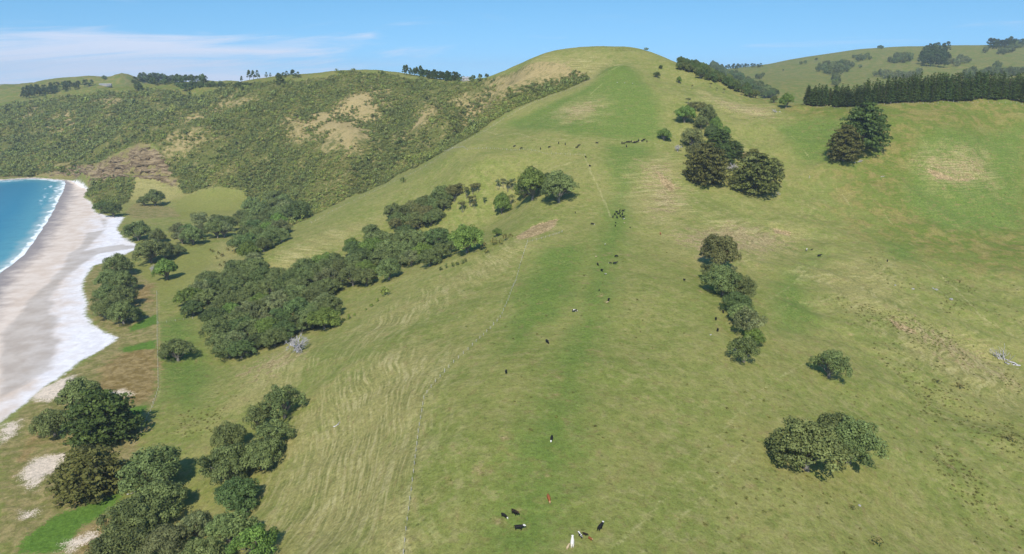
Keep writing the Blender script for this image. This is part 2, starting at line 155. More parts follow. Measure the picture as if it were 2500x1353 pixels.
# label, group
TREE_TEXT = [
 ('largest dark conifer standing alone on the right hand pasture',None),
 ('smaller dark conifer in front of the largest conifer on the right pasture',None),
 ('broad green layered conifer beside the beach, brightest of the conifers there',None),
 ('grey green spreading tree on the seaward side of the layered beach conifer',None),
 ('grey green domed tree half hidden behind the layered beach conifer',None),
 ('brownish shaggy conifer with dead twigs between sand patch and grey green tree',None),
 ('large round grey green tree right of the brownish shaggy conifer',None),
 ('domed grey green tree below the round tree beside the brownish conifer','trees in the near left corner'),
 ('broad tree at the edge of the bright green wet patch','trees in the near left corner'),
 ('spreading tree cut by the bottom edge, nearest the bright green patch','trees in the near left corner'),
 ('greyish thin leaved tree at the bottom edge left of the green flank','trees in the near left corner'),
 ('open crowned tree with pale bare limbs in the near left corner','trees in the near left corner'),
 ('grey green tree just below the darkest tree of the near left row','trees in the near left corner'),
 ('open green tree at the bottom edge under the terraced slope','trees in the near left corner'),
 ('tree top rising from below the bottom edge of the view','trees in the near left corner'),
 ('darkest dome of the row of trees on the near left slope','row of trees on the near left slope'),
 ('widest dome of the row of trees on the near left slope','row of trees on the near left slope'),
 ('flat grey green crown beside the widest dome of the near left row','row of trees on the near left slope'),
 ('tall thin crowned tree at the left end of the near left row','row of trees on the near left slope'),
 ('low spreading tree with dark shadow in the near left row','row of trees on the near left slope'),
 ('open tree with visible pale limbs, second from the top of the near left row','row of trees on the near left slope'),
 ('topmost open tree of the near left row, limbs showing through','row of trees on the near left slope'),
 ('lone flat topped tree with twisted pale limbs on the green flat',None),
 ('small round tree touching the lone flat topped tree on the flat',None),
 ('wider domed tree of the lone pair on the lower right slope',None),
 ('hindmost dome between the lone pair on the lower right slope',None),
 ('right hand tree of the lone domed pair on the lower right slope',None),
 ('lone open grey green tree above the domed pair on the right slope',None),
 ('olive bushy tree at the top of the chain of five trees on the right flank',None),
 ('small grey green tree on the left edge of the chain on the right flank',None),
 ('grey green tree linking the middle and lower chain on the right flank',None),
 ('grey green tree second from the top of the chain on the right flank',None),
 ('grey green tree on the right side of the chain on the right flank',None),
 ('dark small tree in the middle of the chain on the right flank',None),
 ('thin greyish tree, second lowest of the chain on the right flank',None),
 ('small yellowish green tree at the right edge of the chain',None),
 ('lowest tree of the chain on the right flank with broken shadow',None),
 ('round tree standing where the white sand meets the green flat',None),
 ('small tree right of the round tree where sand meets flat',None),
 ('broad low tree beside the stream mouth on the beach edge',None),
 ('right half of the tree pair beside the stream mouth',None),
 ('small low tree on the flat right of the stream mouth trees',None),
 ('bright round green tree casting a shadow on the yellow green flat',None),
 ('bare grey dead tree behind the bright round tree on the flat',None),
 ('dark wind shaped tree in the clump between white sand and fence, fourth from the left','tree clump between sand and fence'),
 ('dark wind shaped tree in the clump between white sand and fence, third from the left','tree clump between sand and fence'),
 ('dark wind shaped tree in the clump between white sand and fence, sixth from the left','tree clump between sand and fence'),
 ('dark wind shaped tree in the clump between white sand and fence, second from the left','tree clump between sand and fence'),
 ('dark wind shaped tree in the clump between white sand and fence, seventh from the left','tree clump between sand and fence'),
 ('dark wind shaped tree in the clump between white sand and fence, leftmost','tree clump between sand and fence'),
 ('dark wind shaped tree in the clump between white sand and fence, fifth from the left','tree clump between sand and fence'),
 ('dark wind shaped tree in the clump between white sand and fence, rightmost','tree clump between sand and fence'),
 ('dark low tree at the foot of the headland on the sand edge',None),
 ('right hand dark tree at the headland foot on the sand edge',None),
 ('grey green tree growing under the brown cliff',None),
 ('small shrub like tree left of the tree under the brown cliff',None),
 ('grey green domed tree in the dense grove filling the gully','grove in the gully'),
 ('darker green domed tree in the dense grove filling the gully','grove in the gully'),
 ('thin greyish tree with bare limbs in the gully grove, tenth from the left','grove in the gully'),
 ('thin greyish tree with bare limbs in the gully grove, leftmost','grove in the gully'),
 ('bright green round tree in the dense grove filling the gully, leftmost','grove in the gully'),
 ('bright green round tree in the dense grove filling the gully, third from the left','grove in the gully'),
 ('thin greyish tree with bare limbs in the gully grove, sixth from the left','grove in the gully'),
 ('thin greyish tree with bare limbs in the gully grove, ninth from the left','grove in the gully'),
 ('bright green round tree in the dense grove filling the gully, second from the left','grove in the gully'),
 ('thin greyish tree with bare limbs in the gully grove, third from the left','grove in the gully'),
 ('thin greyish tree with bare limbs in the gully grove, seventh from the left','grove in the gully'),
 ('thin greyish tree with bare limbs in the gully grove, fifth from the left','grove in the gully'),
 ('bright green round tree in the dense grove filling the gully, fifth from the left','grove in the gully'),
 ('thin greyish tree with bare limbs in the gully grove, second from the left','grove in the gully'),
 ('bright green round tree in the dense grove filling the gully, eighth from the left','grove in the gully'),
 ('bright green round tree in the dense grove filling the gully, rightmost','grove in the gully'),
 ('thin greyish tree with bare limbs in the gully grove, rightmost','grove in the gully'),
 ('bright green round tree in the dense grove filling the gully, seventh from the left','grove in the gully'),
 ('bright green round tree in the dense grove filling the gully, sixth from the left','grove in the gully'),
 ('bright green round tree in the dense grove filling the gully, fourth from the left','grove in the gully'),
 ('thin greyish tree with bare limbs in the gully grove, eighth from the left','grove in the gully'),
 ('thin greyish tree with bare limbs in the gully grove, fourth from the left','grove in the gully'),
 ('grey green tree in the strip along the valley mouth beyond the flat','trees along the valley mouth'),
 ('grey open tree with pale limbs in the strip along the valley mouth, rightmost','trees along the valley mouth'),
 ('grey open tree with pale limbs in the strip along the valley, fourth from the left','trees along the valley mouth'),
 ('dark tree in the strip along the valley mouth beyond the flat, rightmost','trees along the valley mouth'),
 ('grey open tree with pale limbs in the strip along the valley mouth, leftmost','trees along the valley mouth'),
 ('dark tree in the strip along the valley mouth beyond the flat, leftmost','trees along the valley mouth'),
 ('grey open tree with pale limbs in the strip along the valley, third from the left','trees along the valley mouth'),
 ('grey open tree with pale limbs in the strip along the valley, fifth from the left','trees along the valley mouth'),
 ('grey open tree with pale limbs in the strip along the valley, second from the left','trees along the valley mouth'),
 ('grey green tree where the grove joins the scrub valley, rightmost','trees where the grove joins the scrub'),
 ('dark tree where the grove joins the scrub valley, rightmost','trees where the grove joins the scrub'),
 ('dark tree where the grove joins the scrub valley, third from the left','trees where the grove joins the scrub'),
 ('grey green tree where the grove joins the scrub valley, eighth from the left','trees where the grove joins the scrub'),
 ('dark tree where the grove joins the scrub valley, second from the left','trees where the grove joins the scrub'),
 ('grey green tree where the grove joins the scrub valley, fifth from the left','trees where the grove joins the scrub'),
 ('grey green tree where the grove joins the scrub valley, seventh from the left','trees where the grove joins the scrub'),
 ('grey green tree where the grove joins the scrub valley, second from the left','trees where the grove joins the scrub'),
 ('grey green tree where the grove joins the scrub valley, third from the left','trees where the grove joins the scrub'),
 ('grey green tree where the grove joins the scrub valley, sixth from the left','trees where the grove joins the scrub'),
 ('grey green tree where the grove joins the scrub valley, ninth from the left','trees where the grove joins the scrub'),
 ('grey green tree where the grove joins the scrub valley, leftmost','trees where the grove joins the scrub'),
 ('dark tree where the grove joins the scrub valley, leftmost','trees where the grove joins the scrub'),
 ('grey green tree where the grove joins the scrub valley, fourth from the left','trees where the grove joins the scrub'),
 ('bright green tree where the grove joins the scrub valley','trees where the grove joins the scrub'),
 ('small grey green tree at the upper end of the gully grove','upper end of the gully grove'),
 ('brownish small tree at the upper end of the gully grove, rightmost','upper end of the gully grove'),
 ('brownish small tree at the upper end of the gully grove, second from the left','upper end of the gully grove'),
 ('brownish small tree at the upper end of the gully grove, fourth from the left','upper end of the gully grove'),
 ('brownish small tree at the upper end of the gully grove, fifth from the left','upper end of the gully grove'),
 ('brownish small tree at the upper end of the gully grove, leftmost','upper end of the gully grove'),
 ('brownish small tree at the upper end of the gully grove, third from the left','upper end of the gully grove'),
 ('round tree sticking out above the middle of the gully grove',None),
 ('grey green round tree at the left tip of the upper grove',None),
 ('bright green crown on the upper rim of the middle grove',None),
 ('flat bright green crown on the upper rim of the lower grove',None),
 ('bright green dome at the lower right edge of the grove',None),
 ('bare silvery grey dead tree at the lower edge of the grove',None),
 ('bright spreading tree with pale trunk and black shadow at the upper grove end',None),
 ('grey green tree left of the bright spreading tree',None),
 ('silvery bare tree inside the upper grove, left one','bare trees inside the upper grove'),
 ('silvery bare tree inside the middle grove, left one','bare trees inside the upper grove'),
 ('slim small tree with umbrella crown in the cluster right of the, second from the left','slim umbrella crowned trees'),
 ('slim small tree with umbrella crown in the cluster right of the, fourth from the left','slim umbrella crowned trees'),
 ('slim small tree with umbrella crown in the cluster right of the, sixth from the left','slim umbrella crowned trees'),
 ('slim small tree with umbrella crown in the cluster right of the upper grove, rightmost','slim umbrella crowned trees'),
 ('slim small tree with umbrella crown in the cluster right of the, fifth from the left','slim umbrella crowned trees'),
 ('slim small tree with umbrella crown in the cluster right of the, third from the left','slim umbrella crowned trees'),
 ('slim small tree with umbrella crown in the cluster right of the upper grove, leftmost','slim umbrella crowned trees'),
 ('slim small tree with umbrella crown in the cluster right of the, seventh from the left','slim umbrella crowned trees'),
 ('gaunt nearly leafless tree left of the large green pair, leftmost','gaunt trees beside the large green pair'),
 ('gaunt nearly leafless tree left of the large green pair, second from the left','gaunt trees beside the large green pair'),
 ('gaunt nearly leafless tree left of the large green pair, third from the left','gaunt trees beside the large green pair'),
 ('gaunt nearly leafless tree left of the large green pair, fourth from the left','gaunt trees beside the large green pair'),
 ('gaunt nearly leafless tree left of the large green pair, fifth from the left','gaunt trees beside the large green pair'),
 ('gaunt nearly leafless tree left of the large green pair, rightmost','gaunt trees beside the large green pair'),
 ('largest green domed tree on the mid slope, left of a pair',None),
 ('grey green wind shorn tree, right of the pair on the mid slope',None),
 ('dark tree between the pair on the mid slope',None),
 ('small tree under the left edge of the largest mid slope dome',None),
 ('upright green tree below the gaunt trees',None),
 ('slim pale tree touching the upright green tree',None),
 ('small round green bush tree left of the bare slip',None),
 ('tiny lone tree between the umbrella trees and the upright green tree',None),
 ('yellow green tree with a long black shadow at the top of the hillside clump',None),
 ('grey green tree right of the yellow green tree in the hillside clump',None),
 ('bright green leaning tree in the hillside clump',None),
 ('small bright tree standing left of the hillside clump',None),
 ('brownish round tree at the left of the hillside clump',None),
 ('bare grey tree at the left edge of the hillside clump',None),
 ('dark layered tree at the centre of the hillside clump',None),
 ('dark tree on the right shoulder of the hillside clump',None),
 ('large dark olive conifer at the lower left of the hillside clump',None),
 ('silvery dead tree between the two large conifers of the hillside clump',None),
 ('widest dark conifer at the lower right of the hillside clump',None),
 ('brown topped conifer behind the widest conifer',None),
 ('brownish domed tree tucked above the large dark olive conifer',None),
 ('dark conifer between the centre tree and the silvery dead tree',None),
 ('low dark conifer filling the gap left of the widest conifer',None),
 ('outer right conifer of the hillside clump',None),
 ('grey green tree between the yellow green tree and the brownish tree',None),
 ('dark round tree just above the layered centre tree',None),
 ('green tree on the right edge above the layered centre tree',None),
 ('brown olive tree behind the yellow green tree',None),
 ('small round tree above the grey green tree of the hillside clump',None),
 ('small brownish tree above the hillside clump, upper left','small trees above the hillside clump'),
 ('small dead twiggy tree above the hillside clump','small trees above the hillside clump'),
 ('dark green tree in the belt down the right shoulder of the peak','tree belt on the shoulder of the peak'),
 ('dark green round tree in the belt down the right shoulder of the peak','tree belt on the shoulder of the peak'),
 ('grey green tree in the belt running down the right shoulder of the peak','tree belt on the shoulder of the peak'),
 ('small dark bush tree on the skyline right of the peak',None),
 ('middle one of three lone small trees below the peak',None),
 ('topmost and smallest of three lone trees below the peak',None),
 ('right hand one of three lone small trees below the peak',None),
 ('lone tree with round black shadow at the saddle beside the pines',None),
 ('tiny shrub tree scattered on the dry slope below the shoulder belt, leftmost','tiny trees below the shoulder belt'),
 ('tiny shrub tree scattered on the dry slope below the shoulder belt, second from the left','tiny trees below the shoulder belt'),
 ('tiny shrub tree scattered on the dry slope below the shoulder belt, fourth from the left','tiny trees below the shoulder belt'),
 ('tiny shrub tree scattered on the dry slope below the shoulder belt, fifth from the left','tiny trees below the shoulder belt'),
 ('tiny shrub tree scattered on the dry slope below the shoulder belt, rightmost','tiny trees below the shoulder belt'),
 ('tiny shrub tree scattered on the dry slope below the shoulder belt, third from the left','tiny trees below the shoulder belt'),
 ('grey green tree in the dense oval wood on the distant hill','oval wood on the distant hill'),
 ('tree in the narrow wood below the oval wood, third from the left','narrow wood below the oval wood'),
 ('tree in the narrow wood below the oval wood, sixth from the left','narrow wood below the oval wood'),
 ('tree in the narrow wood below the oval wood, leftmost','narrow wood below the oval wood'),
 ('tree in the narrow wood below the oval wood, fifth from the left','narrow wood below the oval wood'),
 ('tree in the narrow wood below the oval wood, second from the left','narrow wood below the oval wood'),
 ('tree in the narrow wood below the oval wood, rightmost','narrow wood below the oval wood'),
 ('tree in the narrow wood below the oval wood, fourth from the left','narrow wood below the oval wood'),
 ('dark conifer in the tall black block on the distant hill','black conifer block on the distant hill'),
 ('grey tree in the wood right of the black conifer block, eighth from the left','wood beside the black conifer block'),
 ('grey tree in the wood right of the black conifer block, fifth from the left','wood beside the black conifer block'),
 ('grey tree in the wood right of the black conifer block, ninth from the left','wood beside the black conifer block'),
 ('grey tree in the wood right of the black conifer block, eleventh from the left','wood beside the black conifer block'),
 ('grey tree in the wood right of the black conifer block, leftmost','wood beside the black conifer block'),
 ('grey tree in the wood right of the black conifer block, second from the left','wood beside the black conifer block'),
 ('grey tree in the wood right of the black conifer block, fourth from the left','wood beside the black conifer block'),
 ('grey tree in the wood right of the black conifer block, seventh from the left','wood beside the black conifer block'),
 ('grey tree in the wood right of the black conifer block, tenth from the left','wood beside the black conifer block'),
 ('grey tree in the wood right of the black conifer block, rightmost','wood beside the black conifer block'),
 ('grey tree in the wood right of the black conifer block, third from the left','wood beside the black conifer block'),
 ('grey tree in the wood right of the black conifer block, sixth from the left','wood beside the black conifer block'),
 ('tree in the broken wood left of the black conifer block, fourth from the left','broken wood left of the conifer block'),
 ('tree in the broken wood left of the black conifer block, eighth from the left','broken wood left of the conifer block'),
 ('tree in the broken wood left of the black conifer block, eleventh from the left','broken wood left of the conifer block'),
 ('tree in the broken wood left of the black conifer block, rightmost','broken wood left of the conifer block'),
 ('tree in the broken wood left of the black conifer block, third from the left','broken wood left of the conifer block'),
 ('tree in the broken wood left of the black conifer block, seventh from the left','broken wood left of the conifer block'),
 ('tree in the broken wood left of the black conifer block, tenth from the left','broken wood left of the conifer block'),
 ('tree in the broken wood left of the black conifer block, twelfth from the left','broken wood left of the conifer block'),
 ('tree in the broken wood left of the black conifer block, leftmost','broken wood left of the conifer block'),
 ('tree in the broken wood left of the black conifer block, second from the left','broken wood left of the conifer block'),
 ('tree in the broken wood left of the black conifer block, fifth from the left','broken wood left of the conifer block'),
 ('tree in the broken wood left of the black conifer block, sixth from the left','broken wood left of the conifer block'),
 ('tree in the broken wood left of the black conifer block, ninth from the left','broken wood left of the conifer block'),
 ('tree in the short row on the distant hill above the oval, tenth from the left','short row on the distant hill'),
 ('tree in the short row on the distant hill above the oval wood, leftmost','short row on the distant hill'),
 ('tree in the short row on the distant hill above the oval, second from the left','short row on the distant hill'),
 ('tree in the short row on the distant hill above the oval, fifth from the left','short row on the distant hill'),
 ('tree in the short row on the distant hill above the oval, seventh from the left','short row on the distant hill'),
 ('tree in the short row on the distant hill above the oval, ninth from the left','short row on the distant hill'),
 ('tree in the short row on the distant hill above the oval, third from the left','short row on the distant hill'),
 ('tree in the short row on the distant hill above the oval, fourth from the left','short row on the distant hill'),
 ('tree in the short row on the distant hill above the oval, sixth from the left','short row on the distant hill'),
 ('tree in the short row on the distant hill above the oval, eighth from the left','short row on the distant hill'),
 ('tree in the short row on the distant hill above the oval wood, rightmost','short row on the distant hill'),
 ('greyish tree in the low wood just above the pine belt','low wood above the pine belt'),
 ('tree in the wood above the right end of the pine belt','wood above the right end of the pine belt'),
 ('conifer in the ridge top wood at the right edge','ridge top wood at the right edge'),
 ('tree on the slope under the ridge top wood','slope under the ridge top wood'),
 ('tree in the small gully wood behind the peak shoulder, second from the left','gully wood behind the shoulder'),
 ('tree in the small gully wood behind the peak shoulder, rightmost','gully wood behind the shoulder'),
 ('tree in the small gully wood behind the peak shoulder, leftmost','gully wood behind the shoulder'),
 ('tree in the small gully wood behind the peak shoulder, third from the left','gully wood behind the shoulder'),
 ('left tree of the close pair on the distant hill',None),
 ('right tree of the close pair on the distant hill',None),
 ('lone upright tree on the distant skyline slope',None),
 ('lone round tree left of the ridge top wood',None),
 ('small lone tree right of the oval wood',None),
 ('round tree left of the low wood above the pines',None),
 ('tiny lone bush on the distant hill above the saddle',None),
 ('wide tree above the right part of the pine belt',None),
 ('tree between the conifer block and the pine belt',None),
 ('tiny tree on the distant skyline above the short row, leftmost','skyline trees on the distant hill'),
 ('tiny tree on the distant skyline above the short row, second from the left','skyline trees on the distant hill'),
 ('tiny tree on the distant skyline above the short row, rightmost','skyline trees on the distant hill'),
 ('dark tree in the far skyline wood between peak shoulder and distant hill','far skyline wood right of the peak'),
 ('dark tree in the long shelter belt on the far left skyline','shelter belt on the far left'),
 ('dark tree in the wood on the left plateau','wood on the left plateau'),
 ('low tree in the hedge row along the left plateau','hedge row on the left plateau'),
 ('dark round tree alone at the top of the scrub slope on the left',None),
 ('left one of two dark round trees at the top of the left scrub slope',None),
 ('right one of two dark round trees at the top of the left scrub slope',None),
 ('tiny dark upright shrub below the round trees on the left scrub slope',None),
 ('small lone tree on the far left hill slope',None),
 ('tall bare stemmed tree in the skyline group left of the bowl, leftmost','skyline group left of the bowl'),
 ('tall bare stemmed tree in the skyline group left of the bowl, second from the left','skyline group left of the bowl'),
 ('tall bare stemmed tree in the skyline group left of the bowl, third from the left','skyline group left of the bowl'),
 ('tall bare stemmed tree in the skyline group left of the bowl, fourth from the left','skyline group left of the bowl'),
 ('tall bare stemmed tree in the skyline group left of the bowl, fifth from the left','skyline group left of the bowl'),
 ('tall bare stemmed tree in the skyline group left of the bowl, rightmost','skyline group left of the bowl'),
 ('dark tree in the second skyline group left of the bowl, leftmost','second skyline group left of the bowl'),
 ('dark tree in the second skyline group left of the bowl, third from the left','second skyline group left of the bowl'),
 ('dark tree in the second skyline group left of the bowl, fourth from the left','second skyline group left of the bowl'),
 ('dark tree in the second skyline group left of the bowl, fifth from the left','second skyline group left of the bowl'),
 ('dark tree in the second skyline group left of the bowl, rightmost','second skyline group left of the bowl'),
 ('dark tree in the second skyline group left of the bowl, second from the left','second skyline group left of the bowl'),
 ('dark conifer in the plantation behind the saddle','plantation behind the saddle'),
 ('far tree on the hill behind the plantation','far hill behind the plantation'),
 ('dark slender pine in the long belt behind the right crest','pine belt behind the right crest'),
 ('low green shrub on the pasture below the grove',None),
 ('small dark shrub in the row below the bright spreading tree, leftmost','row of shrubs below the bright tree'),
 ('small dark shrub in the row below the bright spreading tree, third from the left','row of shrubs below the bright tree'),
 ('small dark shrub in the row below the bright spreading tree, fourth from the left','row of shrubs below the bright tree'),
 ('small dark shrub in the row below the bright spreading tree, fifth from the left','row of shrubs below the bright tree'),
 ('small dark shrub in the row below the bright spreading tree, rightmost','row of shrubs below the bright tree'),
 ('small dark shrub in the row below the bright spreading tree, second from the left','row of shrubs below the bright tree'),
 ('small shrub on the bank under the grove edge, fifth from the left','shrubs on the bank under the grove'),
 ('small shrub on the bank under the grove edge, rightmost','shrubs on the bank under the grove'),
 ('small shrub on the bank under the grove edge, fourth from the left','shrubs on the bank under the grove'),
 ('small shrub on the bank under the grove edge, second from the left','shrubs on the bank under the grove'),
 ('small shrub on the bank under the grove edge, leftmost','shrubs on the bank under the grove'),
 ('small shrub on the bank under the grove edge, third from the left','shrubs on the bank under the grove'),
 ('low olive rush patch on the lower right pasture, rightmost','olive rush patches on the right pasture'),
 ('low olive rush patch on the lower right pasture, second from the left','olive rush patches on the right pasture'),
 ('low olive rush patch on the lower right pasture, third from the left','olive rush patches on the right pasture'),
 ('low olive rush patch on the lower right pasture, fourth from the left','olive rush patches on the right pasture'),
 ('low olive rush patch on the lower right pasture, leftmost','olive rush patches on the right pasture'),
 ('brownish shrub beside the bare slip, leftmost','shrubs beside the bare slip'),
 ('brownish shrub beside the bare slip, third from the left','shrubs beside the bare slip'),
 ('brownish shrub beside the bare slip, fifth from the left','shrubs beside the bare slip'),
 ('brownish shrub beside the bare slip, second from the left','shrubs beside the bare slip'),
 ('brownish shrub beside the bare slip, fourth from the left','shrubs beside the bare slip'),
 ('brownish shrub beside the bare slip, rightmost','shrubs beside the bare slip'),
 ('small brown shrub dotted on the pale bank above the flat, leftmost','shrubs on the pale bank'),
 ('small brown shrub dotted on the pale bank above the flat, second from the left','shrubs on the pale bank'),
 ('small brown shrub dotted on the pale bank above the flat, fourth from the left','shrubs on the pale bank'),
 ('small brown shrub dotted on the pale bank above the flat, sixth from the left','shrubs on the pale bank'),
 ('small brown shrub dotted on the pale bank above the flat, eighth from the left','shrubs on the pale bank'),
 ('small brown shrub dotted on the pale bank above the flat, ninth from the left','shrubs on the pale bank'),
 ('small brown shrub dotted on the pale bank above the flat, third from the left','shrubs on the pale bank'),
 ('small brown shrub dotted on the pale bank above the flat, seventh from the left','shrubs on the pale bank'),
 ('small brown shrub dotted on the pale bank above the flat, tenth from the left','shrubs on the pale bank'),
 ('small brown shrub dotted on the pale bank above the flat, rightmost','shrubs on the pale bank'),
 ('small brown shrub dotted on the pale bank above the flat, fifth from the left','shrubs on the pale bank'),
 ('grey shrub on the fence line at the scrub edge',None),
 ('dark shrub at the scrub edge above the second spur',None),
]
